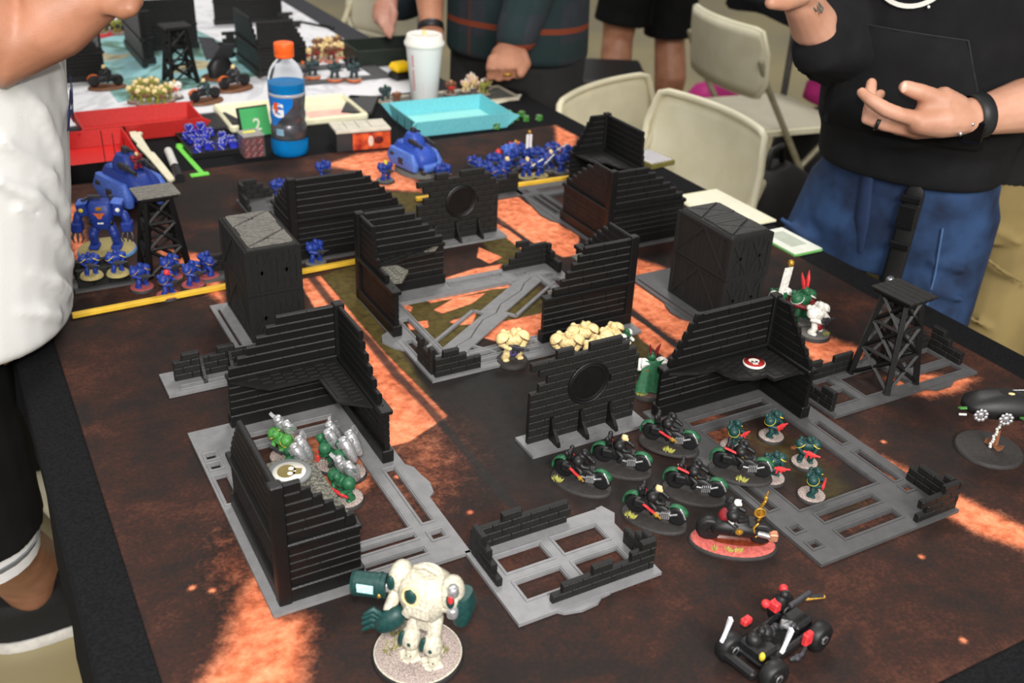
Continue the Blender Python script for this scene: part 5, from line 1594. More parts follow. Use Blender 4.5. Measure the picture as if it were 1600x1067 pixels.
for sx in (-1, 1):
    q = MB(); q.ell(S(sx * 21, 1, 60), S(9.5, 11.5, 11.5), nu=18, nv=12); q.box(S(sx * 22, 0, 52), S(11, 17, 5), bev=.0015); dput(q, 'shoulder', P_WHT)
    q = MB(); q.ell(S(sx * 22 + (3 if sx > 0 else -2), -10.4, 62), S(3.4, 2.0, 5.4)); dput(q, 'shoulder_mark', P_DG)
q = MB(); q.ell(S(26, -12.2, 64.5), S(2.2, 1.2, 3.0)); q.build('red_badge', P_RED, t)
q = MB(); q.tube([S(-10, 2, 70), S(0, 0, 74), S(10, 2, 70)], [.0018, .0018, .0018], 8); dput(q, 'carry_handle', P_WHT)
# gun arm: dark green cylinder with a pale window
q = MB(); q.cyl(S(-24, -4, 56), S(-33, -8, 55), .0040, n=12); dput(q, 'gun_mount', P_SIL)
q = MB(); q.cyl(S(-29, -7, 56), S(-53, -12, 55), .0082, n=24); q.cyl(S(-53, -12, 55), S(-55, -12.4, 54.9), .0086, .0080, n=24); q.cyl(S(-33, -8, 56), S(-35, -8.4, 56), .0088, n=24); dput(q, 'cannon', P_DG)
q = MB(); q.box(S(-42, -17.6, 57), S(13, 1.0, 6), bev=.0003, rz=.2); q.build('cannon_window', P_CYAN, t)
q = MB(); q.ell(S(-31.5, -15.0, 53.5), S(1.7, 1.7, 1.7)); q.build('gold_stud', P_GLD, t)
# claw arm hanging forward on the left
q = MB(); q.tube([S(-22, -6, 52), S(-24, -14, 44)], [.0050, .0046], 12); dput(q, 'upper_arm', P_WHT)
q = MB(); q.tube([S(-17, -14, 41), S(-23, -17, 38), S(-27, -19, 36)], [.0075, .0082, .0070], 14); dput(q, 'claw_palm', P_DG)
for i, (dx, dz) in enumerate(((-3, 9), (-7, 5.5), (-8.5, 1), (-8, -3.5))):
    q = MB(); q.tube([S(-27, -19 - .6 * i, 37 + dz * .5), S(-32 + dx * .3, -22, 38 + dz), S(-37 + dx * .4, -25, 35 + dz)], [.0026, .0024, .0014], 8); dput(q, 'claw_finger', P_DG)
# exhaust stack side
q = MB(); q.loft([(S(29, 4, 40), .006, .009, 0, .7), (S(30, 4, 52), .0085, .011, 0, .7), (S(29, 4, 60), .006, .009, 0, .8)], 16); dput(q, 'power_fist', P_DG)
for z in (50, 66):
    q = MB(); q.lathe([(.0042, 0), (.0046, .002), (.0040, .005), (.0030, .006), (0, .006)], 16, S(26, -8, z)); dput(q, 'vent', P_SIL)

for ch in t.children:
    if not ch.name.startswith(('base', 'grass')):
        k3 = (1.10, 1.15, 1.42)
        ch.location = (ch.location.x * k3[0] + .007, ch.location.y * k3[1] + .001, (ch.location.z - .006) * k3[2] + .006 - .002)
        ch.scale = tuple(v * k for v, k in zip(ch.scale, k3))
P_WHT = P_WHT0
# ---- skimmer on a flying stand at right
g = G(1545, 700, .004); t = thing('miniature_skimmer', 'black skimmer with green fins flying on a stand above a round base', 'miniature', (g.x, g.y, .0003), math.radians(150))
q = MB(); q.lathe([(.0385, 0), (.0385, .001), (.037, .0044), (.0365, .0046), (0, .0046)], 44); q.build('base', P_BB, t)
P_ROCK = paint('rock', (140, 92, 66)); P_WCH = paint('chalk_white', (206, 206, 200))
for pts_ in ([(-6, 6), (3, 4), (1, 14), (-4, 26)], [(-3, 4), (-12, 2), (-14, 10), (-8, 7)], [(2, 3), (8, 4), (7, 10)]):
    q = MB(); q.prism([S(*p_) for p_ in pts_], -.003, .003, 0, Matrix.Translation(S(-4, -4, 2)) @ Matrix.Rotation(-1.0, 4, 'Z') @ Matrix.Rotation(PI / 2, 4, 'X')); q.build('rock_shard', P_ROCK, t)
q = MB()
for i in range(12): q.ell(S(.6 * math.sin(i * 2) + i * -.4, .6 * math.cos(i * 2.3) + 1, 7 + i * 3.4), S(2.0, 2.0, 2.2), nu=8, nv=5)
q.build('smoke_column', P_WCH, t)
q = MB(); q.cyl(S(-4, 1, 44), S(-5, 1, 58), .005, .004); q.build('stand_head', P_BLK, t)
hz = 64
q = MB(); q.loft([(S(0, 0, hz - 12), .032, .015, 0, .8), (S(0, 0, hz - 5), .046, .022, 0, .75), (S(0, 0, hz + 4), .045, .022, 0, .7), (S(-3, 0, hz + 13), .030, .016, 0, .7), (S(-4, 0, hz + 17), .012, .009, 0, .8)], 24); q.build('hull', P_BLK, t)
q = MB(); q.box(S(20, 0, hz + 10), S(22, 15, 3), bev=.001, R=Matrix.Rotation(.25, 3, 'Y')); q.build('front_plate', P_BLK, t)
for (x, y) in ((32, 17), (6, 23)):
    q = MB(); 
    for k in range(9):
        a = 2 * PI * k / 9; q.ell(S(x + 6.2 * math.cos(a), y + 4, hz - 3 + 6.2 * math.sin(a)), S(2.5, 1.8, 2.5), nu=7, nv=5)
    q.ell(S(x, y + 3, hz - 3), S(4, 2.4, 4), nu=8, nv=6); q.build('engine_intake', P_SIL, t)
for (x, y, s) in ((44, 10, .7), (-26, 26, 1.1)):
    q = MB(); q.prism([S(0, 0), S(16 * s, 3), S(14 * s, 10 * s), S(2, 9 * s)], 0, .002, 0, Matrix.Translation(S(x, y - 2, hz - 2)) @ Matrix.Rotation(.3, 4, 'X')); q.build('green_fin', P_LG, t)
    q = MB(); 
    for i in range(4): q.ell(S(x + 3 + 3 * i * s, y + 8 * s, hz - 6), S(1.7, 1.5, 1.7), nu=7, nv=5)
    q.build('chain', P_WCH, t)
q = MB(); q.ell(S(-4, 4, hz + 17.2), S(4, 2.6, 1.0)); q.build('white_badge', P_BONE, t)
q = MB(); q.box(S(-26, -4, hz + 12), S(16, 6, 5), bev=.001); q.build('red_weapon', P_RED, t)
q = MB(); q.cyl(S(-6, -6, hz + 16), S(-28, -2, hz + 20), .0006, n=6); q.build('aerial', P_SIL, t)

# ---- open buggy at bottom right
g = G(1207, 1018, 0); t = thing('miniature_buggy', 'open black four-wheeled buggy with red jerrycans at bottom right', 'miniature', (g.x, g.y, .0003), math.radians(10)); t.scale = (1.15, 1.15, 1.15)
for (x, y) in ((-34, 16), (-30, -22), (30, -18), (32, 20)):
    put('wheel', BK['wheel'], t, S(x, y, 12.8), (0, 0, .05 if x > 0 else -.1), (1.15, 1.55, 1.15), P_BLK)
    q = MB(); q.cyl(S(x, y - 5.4, 12.8), S(x, y - 6.2, 12.8), .0036, n=12); q.build('hub_cap', P_SIL, t)
q = MB(); q.box(S(0, 0, 11), S(62, 22, 5), bev=.0015); q.box(S(24, 0, 18), S(20, 18, 9), bev=.002); q.box(S(-22, 0, 18), S(18, 24, 10), bev=.002); q.box(S(0, -13, 14), S(44, 5, 8), bev=.0015); q.box(S(0, 13, 14), S(44, 5, 8), bev=.0015); q.build('chassis', P_BLK, t)
q = MB()
for i in range(6): q.ell(S(-6 + 4 * i, 4 * math.sin(i), 22), S(3.4, 3, 3), nu=8, nv=6)
q.build('engine', P_GUN, t)
for (x, y) in ((-42, 18), (-14, -16)):
    q = MB()
    for i in range(9): q.box(S(0, 0, 2.6 * i), S(4.4, 3.0, 2.2), bev=.0004, rz=.1 * i)
    q.build('white_coil', mat('coil_white', (222, 224, 232), .5, var=.1), t, S(x, y, 22), (.1, .12, .2))
for (x, y, z, sx, sy, sz) in ((14, -18, 20, 9, 5, 12), (-16, 18, 27, 9, 6, 6), (14, 14, 29, 9, 8, 9)):
    q = MB(); q.box(S(x, y, z), S(sx, sy, sz), bev=.0012); q.cyl(S(x - 2, y, z + sz / 2), S(x - 2, y, z + sz / 2 + 1.6), .0008, n=8); q.build('jerrycan', P_RED, t)
for (x, y, z) in ((6, 18, 32), (30, 20, 33)):
    q = MB(); q.ell(S(x, y, z), S(3.6, 3.6, 3.6), nu=12, nv=8); q.build('gunner_shoulder', P_RED, t)
q = MB(); q.tube([S(18, 14, 26), S(19, 13, 34), S(20, 12, 36)], [.005, .005, .003], 10); q.build('gunner', P_BLK, t)
put('gunner_helmet', MS['helm'], t, S(20, 12, 38), (0, 0, 1), m=P_BLK)
put('driver_helmet', MS['helm'], t, S(-18, 2, 30), (0, 0, -1.5), m=P_BLK)
for sx in (-1, 1): put('driver_pad', MS['pad'], t, S(-18 + sx * 7, 3, 25), (0, sx * .5, 0), m=P_BLK)
q = MB(); q.box(S(30, 4, 34), S(26, 4, 4), bev=.0008); q.cyl(S(40, 2, 33), S(52, -2, 30), .0014, n=8); q.build('heavy_gun', P_GUN, t)
q = MB(); q.cyl(S(38, 4, 30), S(54, -2, 28), .0016, n=8); q.build('brass_barrel', paint('brass', (206, 160, 70), metal=.4), t)
q = MB(); q.prism([S(0, 0), S(7, 3), S(9, 0), S(3, 8), S(-2, 6)], 0, .002); q.build('eagle_badge', P_SIL, t, S(4, -6, 25), (.4, 0, .3))
q = MB(); q.ell(S(-30, -10, 21), S(2.4, 2.4, 4.0)); q.build('yellow_torch', P_YEL, t)
q = MB(); q.tube([S(-6, -20, 12), S(4, -22, 12), S(10, -20, 14)], .0018, 8); q.ell(S(0, -21, 11), S(4, 3, 3)); q.build('exhaust', P_GUN, t)
q = MB(); q.box(S(-42, 0, 12), S(7, 30, 8), bev=.002); q.build('bumper', P_BLK, t)

# ---- blue hover tank near the deck box
def hover_tank(label, px, py, face, s=1.0, base=True, m1=P_BLU, m2=P_BLUL, z=.0003):
    g = G(px, py, 0); t = thing('miniature_tank', label, 'miniature', (g.x, g.y, z), math.radians(face)); t.scale = (s, s, s * 1.55)
    if base:
        q = MB(); q.lathe([(.050, 0), (.050, .001), (.048, .0045), (0, .005)], 44, sy=.72); q.build('base', P_GRYB, t)
        q = MB(); q.cyl(S(0, 0, 4), S(0, 0, 12), .010, .006); q.build('stand', P_GUN, t)
    h = 12
    q = MB(); q.loft([(S(-2, 0, h), .044, .020, 0, .55), (S(-2, 0, h + 8), .050, .026, 0, .5), (S(-4, 0, h + 16), .047, .025, 0, .5), (S(-8, 0, h + 23), .036, .020, 0, .5)], 24); q.build('hull', m1, t)
    for sy in (-1, 1):
        q = MB(); q.loft([(S(-4, sy * 26, h - 3), .042, .007, 0, .5), (S(-4, sy * 28, h + 6), .046, .009, 0, .5), (S(-8, sy * 26, h + 17), .036, .006, 0, .5)], 20); q.build('side_pod', m2, t)
        q = MB(); q.box(S(-30, sy * 34, h + 8), S(14, 3, 9), bev=.001); q.box(S(0, sy * 36, h + 6), S(16, 2, 8), bev=.001); q.build('side_hatch', P_GUN, t)
    q = MB(); q.box(S(46, 0, h + 2), S(12, 30, 8), bev=.002, R=Matrix.Rotation(.5, 3, 'Y')); q.box(S(34, 0, h + 15), S(18, 34, 4), bev=.0015, R=Matrix.Rotation(.55, 3, 'Y')); q.build('glacis', m2, t)
    for y in (-14, 0, 14):
        q = MB(); q.ell(S(44, y, h - 3), S(6, 5, 4)); q.build('thruster', P_GUN, t)
    q = MB(); q.loft([(S(-6, 0, h + 22), .021, .018, 0, .7), (S(-6, 0, h + 29), .020, .017, 0, .65), (S(-8, 0, h + 36), .013, .011, 0, .7)], 20); q.build('turret', m1, t)
    for sy in (-1, 1):
        q = MB(); q.box(S(10, sy * 15, h + 29), S(24, 6, 6), bev=.0012); q.cyl(S(20, sy * 15, h + 29), S(40, sy * 15, h + 27), .0022, n=10); q.build('turret_gun', P_GUN, t)
        q = MB(); q.lathe([(.0052, 0), (.0052, .002), (.004, .0028), (0, .0028)], 16, S(-24, sy * 12, h + 23)); q.build('hatch', m2, t)
    q = MB(); q.box(S(-14, 4, h + 38), S(12, 8, 6), bev=.001); q.cyl(S(-8, 4, h + 39), S(8, 4, h + 40), .0014, n=8); q.build('cupola_gun', P_GUN, t)
    for (x, y, l) in ((-40, -14, 34), (-36, 0, 30), (-30, 12, 26)):
        q = MB(); q.cyl(S(x, y, h + 20), S(x, y, h + 20 + l), .0006, n=6); q.build('aerial', P_BLK, t)
    for (x, y) in ((40, -16), (40, 16)):
        q = MB(); q.ell(S(x, y, h + 12), S(2.4, 2.4, 1.2)); q.build('badge', P_GLD, t)
    return t
hover_tank('blue hover tank with a turret on a pale oval base below the teal tray', 650, 268, -78, 1.0, m1=paint('blue_mid', (46, 78, 172)), m2=paint('blue_pale', (84, 118, 200)))
hover_tank('blue tank behind the blue walker, twin guns at its rear', 212, 322, -70, 1.22, base=False)
# blue walker at left
g = G(168, 392, 0); t = thing('miniature_walker', 'blue walker with claw hands on a sandy base beside the left watchtower', 'miniature', (g.x, g.y, .0003), math.radians(-20)); t.scale = (1.1, 1.1, 1.1)
q = MB(); q.lathe([(.040, 0), (.040, .001), (.0385, .0044), (0, .0048)], 44); q.build('base', paint('base_blue', (84, 124, 170)), t)
q = MB(); q.lathe([(.038, 0), (.0372, .001), (0, .0014)], 44, (0, 0, .0044)); q.build('base_top', P_SAND, t)
for sx in (-1, 1):
    q = MB(); q.tube([S(sx * 9, 2, 40), S(sx * 14, -4, 28), S(sx * 15, 0, 14)], [.006, .0065, .0062], 12); q.ell(S(sx * 14, -6, 27), S(6, 5, 7)); q.build('leg', P_BLU, t)
    q = MB(); q.box(S(sx * 15, -3, 9), S(14, 20, 7), bev=.002); q.build('foot', P_BLU, t)
    q = MB(); q.box(S(sx * 23, 0, 64), S(14, 20, 18), bev=.0022, R=Matrix.Rotation(sx * .15, 3, 'Y')); q.box(S(sx * 23, 0, 74), S(15, 21, 3), 1, bev=.001, R=Matrix.Rotation(sx * .15, 3, 'Y')); q.build('shoulder', [P_BLU, P_BLUL], t)
    q = MB(); q.ell(S(sx * 24, -10.6, 65), S(3.2, .9, 3.2)); q.build('shoulder_badge', P_YEL if sx < 0 else P_WHT, t)
    q = MB(); q.tube([S(sx * 30, -2, 56), S(sx * 33, -4, 46)], [.006, .006], 10); q.box(S(sx * 33, -6, 40), S(15, 18, 14), bev=.002); q.build('forearm', P_BLU, t)
    for dx in (-5, 0, 5):
        q = MB(); q.tube([S(sx * 33 + dx, -10, 33), S(sx * 33 + dx * 1.5, -13, 26), S(sx * 33 + dx, -15, 20)], [.0022, .0018, .0008], 8); q.build('claw_finger', P_GUN, t)
    q = MB(); q.cyl(S(sx * 14, 8, 70), S(sx * 14, 8, 80), .003, n=10); q.build('exhaust', P_GUN, t)
    q = MB(); q.ell(S(sx * 13, -8, 46), S(3.4, 3.4, 4)); q.build('hip_joint', P_BLK, t)
q = MB(); q.loft([(S(0, -2, 36), .010, .008, 0, .7), (S(0, -2, 44), .014, .012, 0, .6), (S(0, -1, 56), .0165, .013, 0, .55), (S(0, 0, 72), .0165, .013, 0, .55), (S(0, 1, 75), .012, .010, 0, .6)], 20); q.build('torso', P_BLU, t)
q = MB(); q.box(S(0, -13, 68), S(8, 3, 5), bev=.0008); q.build('sarcophagus_window', P_GLD, t)
q = MB(); q.prism([S(-8, 4), S(8, 4), S(4, 0), S(2, -4), S(-2, -4), S(-4, 0)], 0, .001, 0, Matrix.Translation(S(0, -14, 58)) @ Matrix.Rotation(PI / 2, 4, 'X')); q.build('eagle_emblem', P_ORG, t)
q = MB(); q.box(S(0, -13.6, 47), S(8, 1.2, 2.6), bev=.0004); q.build('scroll', P_WHT, t)
q = MB(); q.box(S(-8, 6, 79), S(18, 5, 5), bev=.001); q.cyl(S(-16, 2, 79), S(-20, -12, 80), .002, n=8); q.build('carapace_gun', P_GUN, t)
trooper('tank commander in dark red standing on the rear blue tank', (G(216, 268, .085).x, G(216, 268, .085).y, .088), 300, P_DR, helm=P_BONE, gun=P_GUN, s=.8, base=None, top=None, pack='none')
# ------------------------------------------------------------------ folding chairs
M_CHAIR = mat('cream_chair_plastic', (238, 231, 200), .45, var=.04, scale=12, rgb2=(244, 238, 212), bump=.15, bscale=400)
M_CHAIRG = mat('greyish_chair_plastic', (196, 190, 170), .5, var=.06, scale=12)
M_TUBE = mat('cream_tube', (206, 198, 168), .4, var=.08)
M_STEEL = mat('grey_tube', (128, 128, 126), .35, .6, var=.1)
def folding_chair(label, back, face, m=M_CHAIR, W=.42, tube=None, z=FZ):
    """back = (x,y) below the middle of the backrest; face = heading the sitter looks to"""
    tb = tube or M_TUBE
    a = math.radians(face)
    cx, cy = back[0] + .2 * math.cos(a), back[1] + .2 * math.sin(a)
    c = thing('folding_chair', label, 'chair', (cx, cy, z), a - PI / 2, None)
    w2 = W / 2
    # backrest: concave panel with rounded corners and a rolled rim
    nx, nz = 20, 7
    v = []; 
    z0, z1 = .575, .800
    def outline(u):                       # rounded rectangle limits in z for lateral u in -1..1
        r = .16
        e = max(0, abs(u) - (1 - r)) / r
        k = 1 - math.sqrt(max(0, 1 - e * e))
        return z0 + k * .05, z1 - k * .075
    def yy(u, zz): return -.20 - .045 * (1 - u * u) + .10 * (z1 - zz) * .9
    for side in (0, 1):
        for i in range(nx + 1):
            u = -1 + 2 * i / nx
            lo, hi = outline(u)
            for j in range(nz + 1):
                zz = lo + (hi - lo) * j / nz
                v.append((u * w2, yy(u, zz) - side * .006, zz))
    f = []
    S1 = (nx + 1) * (nz + 1)
    for i in range(nx):
        for j in range(nz):
            k = i * (nz + 1) + j
            f.append((k, k + nz + 1, k + nz + 2, k + 1)); f.append((S1 + k, S1 + k + 1, S1 + k + nz + 2, S1 + k + nz + 1))
    rim = [i * (nz + 1) for i in range(nx + 1)] + [nx * (nz + 1) + j for j in range(1, nz + 1)] + [i * (nz + 1) + nz for i in range(nx - 1, -1, -1)] + [j for j in range(nz - 1, 0, -1)]
    for q_ in range(len(rim)):
        a1, b1 = rim[q_], rim[(q_ + 1) % len(rim)]; f.append((b1, a1, S1 + a1, S1 + b1))
    q = MB(); q.add(v, f, 0, True); q.build('backrest', m, c)
    q = MB(); q.tube([Vector(v[k]) + Vector((0, .004, 0)) for k in rim[nx // 2 * 0:]] + [Vector(v[rim[0]]) + Vector((0, .004, 0))], .0085, 8, cap=False); q.build('backrest_rim', m, c)
    # seat
    q = MB(); pts_ = []
    for (sx, sy, a0) in ((1, 1, 0), (-1, 1, 90), (-1, -1, 180), (1, -1, 270)):
        for k in range(5):
            t_ = math.radians(a0 + 22.5 * k); pts_.append((sx * (w2 - .075) + .05 * math.cos(t_), .015 + sy * .14 + .05 * math.sin(t_)))
    q.prism(pts_, .432, .450, 0, None, True); q.build('seat', m, c)
    q = MB(); q.prism([(x * .93, .015 + (y - .015) * .93) for x, y in pts_], .450, .453); q.build('seat_pad', M_CHAIRG, c)
    for sx in (-1, 1):
        q = MB(); q.tube([(sx * (w2 - .008), -.205, .70), (sx * (w2 - .006), -.17, .62), (sx * (w2 - .008), .20, .012)], .0105, 10); q.build('leg', tb, c)
        q = MB(); q.tube([(sx * (w2 - .028), .14, .425), (sx * (w2 - .028), -.24, .012)], .0100, 10); q.build('leg', tb, c)
        for (y, x_) in ((.20, w2 - .008), (-.24, w2 - .028)):
            q = MB(); q.tube([(sx * x_, y, .013), (sx * x_, y + (.004 if y > 0 else -.004), .03)], .0125, 10); q.build('foot_cap', m, c)
    for (y, z_, k) in ((.128, .13, w2 - .01), (-.165, .10, w2 - .03)):
        q = MB(); q.tube([(-k, y, z_), (k, y, z_)], .0075, 8); q.build('crossbar', tb, c)
    return c
folding_chair('cream folding chair tucked at the right table edge behind the tall far ruin', (1.385, 1.335), 180, W=.40)
c1_ = folding_chair('cream folding chair turned away at the table corner, by the plaid shirt', (1.400, 1.748), -67, W=.44, m=mat('cream_chair_b', (226, 218, 188), .45, var=.06, scale=12))
c1_.scale = (1, 1, .93)
c3_ = folding_chair('cream folding chair with a grey seat standing free in front of the rear black table', (2.255, 2.32), -8, W=.47, tube=mat('worn_tube', (170, 164, 140), .4, .3))
c3_.scale = (1, 1, .945)
folding_chair('pale folding chair tucked at the far table between hand and white mat', (1.36, 3.10), 190, m=M_CHAIRG, W=.46)
# ------------------------------------------------------------------ background floor items and rear table
def soft_bag(label, c, r, m, cat='bag', rz=0.0, name='bag'):
    t = thing(name, label, cat, (c[0], c[1], FZ), rz)
    q = MB(); q.loft([((0, 0, .002), r[0] * .85, r[1] * .85, 0, .6), ((0, 0, r[2] * .15), r[0], r[1], 0, .6), ((0, .01, r[2] * .6), r[0] * .96, r[1] * .9, 0, .65), ((.0, .0, r[2] * .92), r[0] * .75, r[1] * .65, 0, .7), ((0, 0, r[2]), r[0] * .4, r[1] * .3, 0, .8)], 24); q.build('bag_body', m, t)
    q = MB(); q.tube([(-r[0] * .35, 0, r[2] * .95), (-r[0] * .2, 0, r[2] * 1.12), (r[0] * .2, 0, r[2] * 1.12), (r[0] * .35, 0, r[2] * .95)], .010, 8); q.build('handle', M_BLK, t)
    q = MB(); q.box((0, -r[1] * .98, r[2] * .35), (r[0] * 1.2, r[1] * .25, r[2] * .45), bev=.01); q.build('front_pocket', m, t)
    return t
M_BAG = mat('black_nylon', (15, 15, 16), .7, var=.2, scale=30)
folding_table('long rear table under black felt behind the free-standing chair', 2.62, 3.38, 1.0, 2.75, -.004)
cloth_over('black felt cloth over the long rear table', 2.615, 3.385, .99, 2.76, FELT, .05)
soft_bag('black backpack on the floor beside the blue jeans', (2.06, 1.80), (.17, .14, .44), M_BAG, 'backpack', .4, 'backpack')
soft_bag('black duffel bag on the floor under the rear table', (2.95, 2.35), (.30, .2, .38), M_BAG)
soft_bag('second black bag under the rear table, nearer the hoodie', (2.9, 1.62), (.26, .2, .40), M_BAG, rz=.3)
pb_ = soft_bag('pink bag lying on the black duffel under the rear table', (2.93, 2.34), (.20, .12, .12), mat('pink_nylon', (190, 40, 128), .55, var=.1, scale=20))
pb_.location.z = FZ + .40
soft_bag('small pink pouch on the floor beyond the free-standing chair', (3.25, 3.5), (.14, .10, .16), mat('pink_nylon', (190, 40, 128), .55))
bx = thing('storage_case', 'large black case standing on the floor behind the plaid shirt', 'case', (2.03, 2.86, FZ), -.5)
q = MB(); q.box((0, 0, .23), (.5, .34, .44), bev=.02); q.build('case_body', M_BAG, bx)
q = MB(); q.box((0, 0, .465), (.5, .34, .03), bev=.01); q.build('lid', M_BLK, bx)
q = MB(); q.tube([(-.08, -.175, .40), (-.05, -.2, .41), (.05, -.2, .41), (.08, -.175, .40)], .01, 8); q.build('handle', M_BLK, bx)
mb_ = thing('storage_case', 'dark maroon box on the floor by the far table chair', 'case', (1.30, 2.60, FZ), .1)
q = MB(); q.box((0, 0, .22), (.22, .3, .44), bev=.012); q.build('case_body', mat('maroon_card', (66, 34, 40), .6, var=.1), mb_)
q = MB(); q.box((0, 0, .45), (.225, .305, .03), bev=.006); q.build('lid', mat('maroon_dark', (44, 26, 32), .6, var=.1), mb_)
o = MB(); o.box((0, 0, .075), (.16, .11, .15), bev=.01)
for i in range(3):
    pass
rm = thing('model_terrain', 'brown painted model lump on the rear black table', 'miniature', (2.76, 2.10, .0003))
q = MB(); rr = random.Random(9)
for i in range(9): q.ell((rr.uniform(-.05, .05), rr.uniform(-.05, .05), .012 + rr.random() * .03), (.02, .02, .024), nu=9, nv=6)
q.build('scenery', paint('dun', (110, 92, 56)), rm)
q = MB(); q.lathe([(.07, 0), (.07, .003), (0, .004)], 24); q.build('base', P_BB, rm)
# folded chair lying under the left table edge
fc = thing('folding_chair', 'cream folding chair seat lying on the floor under the left table edge', 'chair', (.13, 1.56, FZ), .3)
q = MB(); q.loft([((0, 0, .05), .18, .18, 0, .55), ((0, 0, .075), .19, .19, 0, .5), ((0, 0, .085), .18, .18, 0, .55)], 28); q.build('seat', M_CHAIR, fc)
for sy in (-1, 1):
    q = MB(); q.tube([(-.10, sy * .19, .02), (.5, sy * .19, .02)], .0105, 8); q.build('leg', M_TUBE, fc)

soft_bag('black bag on the floor under the left table edge behind the folded chair', (.05, 1.80), (.20, .14, .46), M_BAG)
# ------------------------------------------------------------------ far table: marble mat, dark ruins, painted armies
wm = bpy.data.materials.new('white_marble_print'); wm.use_nodes = True
nt = wm.node_tree; N_ = nt.nodes; bs = N_['Principled BSDF']; bs.inputs['Roughness'].default_value = .6
tc = node('ShaderNodeTexCoord')
v1 = ramp(noise(3.0, 6, .6, 1.8), [(.45, (222, 222, 226)), (.5, (196, 196, 202)), (.53, (224, 224, 228)), (.9, (226, 226, 230))])
nt.links.new(v1, bs.inputs['Base Color'])
q = MB(); q.box((.375, 2.60, -.0015), (1.19, 1.43, .002)); q.f = q.f
o = q.build('game_mat', wm); tag(o, 'white marble printed game mat on the far table', 'game mat')
mp = bpy.data.materials.new('river_map_print'); mp.use_nodes = True
nt = mp.node_tree; N_ = nt.nodes; bs = N_['Principled BSDF']; bs.inputs['Roughness'].default_value = .5
tc = node('ShaderNodeTexCoord')
v1 = ramp(noise(5.5, 5, .62, .8), [(.36, (70, 96, 84)), (.44, (108, 150, 140)), (.50, (150, 200, 206)), (.56, (128, 178, 186)), (.60, (200, 184, 140)), (.66, (110, 112, 100))])
nt.links.new(v1, bs.inputs['Base Color'])
P_ = [G(x, y) for x, y in ((152, 118), (185, 160), (405, 118), (395, 90), (262, 25), (150, 40))]
c_ = sum(P_, Vector()) / 6
q = MB(); q.prism([(p.x - c_.x, p.y - c_.y) for p in P_], 0, .0012); o = q.build('map_sheet', mp, None, (c_.x, c_.y, -.0003)); tag(o, 'teal printed river map lying on the white marble mat', 'map')
ZF = .0012
def far_ruin(label, px, py, walls, h=1.0):
    g = G(px, py); r = thing('ruined_building', label, 'ruin', (g.x, g.y, .001), group=None)
    for (ax, off, s0, s1, st) in walls:
        fx = (g.y if ax == 'x' else g.x) + off; b0 = g.x if ax == 'x' else g.y
        ups = [(b0 + s0 + (st[0] * k), b0 + s1 - (st[1] * k)) for k in range(6)]
        wall(r, ax, fx, (b0 + s0, b0 + s1), ups, seed=int(px + off * 100))
    return r
far_ruin('black plank ruin on the far table, behind the lattice tower with blue edge', 228, 108, [('y', 0, 0, .24, (0, .004)), ('x', .16, .0, .17, (0, 0)), ('x', .03, .0, .03, (0, 0))])
far_ruin('black plank ruin on the far table directly behind the orange cap', 408, 124, [('y', 0, 0, .20, (.012, .0)), ('x', .01, .0, .12, (0, .006))])
far_ruin('dark ruin on the far table next to the white shirt', 165, 128, [('x', 0, -.13, 0, (.004, .01)), ('y', 0, 0, .14, (0, .016))])
far_ruin('tall black ruin at the top edge of the far table with a pale blue banner', 336, 42, [('x', 0, 0, .20, (0, 0)), ('y', .20, 0, .16, (0, .01))])
bn = thing('banner_sheet', 'pale blue standing banner between the black ruins of the far table', 'banner', tuple(G(384, 33))[:2] + (.0012,), -.2)
q = MB(); q.box((0, 0, .085), (.055, .003, .17), bev=.001); q.build('sheet', mat('banner_blue', (116, 132, 178), .6, var=.25, scale=50), bn)
q = MB(); q.box((0, 0, .003), (.07, .03, .006), bev=.001); q.build('foot', M_BLACK, bn)
tower('small lattice watchtower on the far table in front of its plank ruin', tuple(G(283, 128))[0], tuple(G(283, 128))[1], .1, 1.05, z=.0013)
for i, (x, y, l) in enumerate(((362, 76, 'low black rubble wall on the map right of the far watchtower'), (448, 44, 'low black rubble wall on the white mat at the top of the far table'))):
    g = G(x, y); r = thing('low_ruin', l, 'ruin', (g.x, g.y, .0012))
    bricks(r, 'x', g.y, g.x - .045, g.x + .045, steps((g.x - .02, 2), (g.x + .01, 5), (g.x + .03, 3), (g.x + .05, 2)), z0=.0012 - .001)
g = G(535, 118); tb_ = thing('terrain_base', 'grey frame base on the white mat under three dark figures', 'base', (g.x - .13, g.y - .07, .001))
plate(tb_, g.x - .13, g.x + .11, g.y - .06, g.y + .10, [(g.x - .10, g.x + .07, g.y - .035, g.y + .065)], m=M_GREYD, rims=False)
for (x, y, w__, d__, l) in ((495, 40, .015, .13, 'thin black measuring strip lying on the white mat'), (508, 42, .02, .05, 'small black tool on the white mat near its edge')):
    g = G(x, y); q = MB(); q.box((0, 0, .002), (w__, d__, .003), bev=.0006); tag(q.build('flat_tool', M_BLK, None, (g.x, g.y, .0002), (0, 0, .5)), l, 'tool')
gt = thing('open_box', 'dark green open box on the far table beside the hanging hand', 'box', tuple(G(600, 92))[:2] + (FE,), -.05)
for (cx, cy, sx, sy) in ((0, -.07, .19, .005), (0, .07, .19, .005), (-.095, 0, .005, .14), (.095, 0, .005, .14)):
    q = MB(); q.box((cx, cy, .022), (sx, sy, .044), bev=.001); q.build('side_panel', mat('dark_green_box', (28, 36, 30), .5, var=.1), gt)
q = MB(); q.box((0, 0, .002), (.185, .135, .004)); q.build('box_floor', M_BLK, gt)
tm = thing('tape_measure', 'yellow tape measure with black underside left of the foam cup', 'tape measure', tuple(G(626, 122))[:2] + (FE,), .2)
q = MB(); q.box((0, 0, .010), (.05, .04, .018), bev=.004); q.build('base_shell', M_BLK, tm)
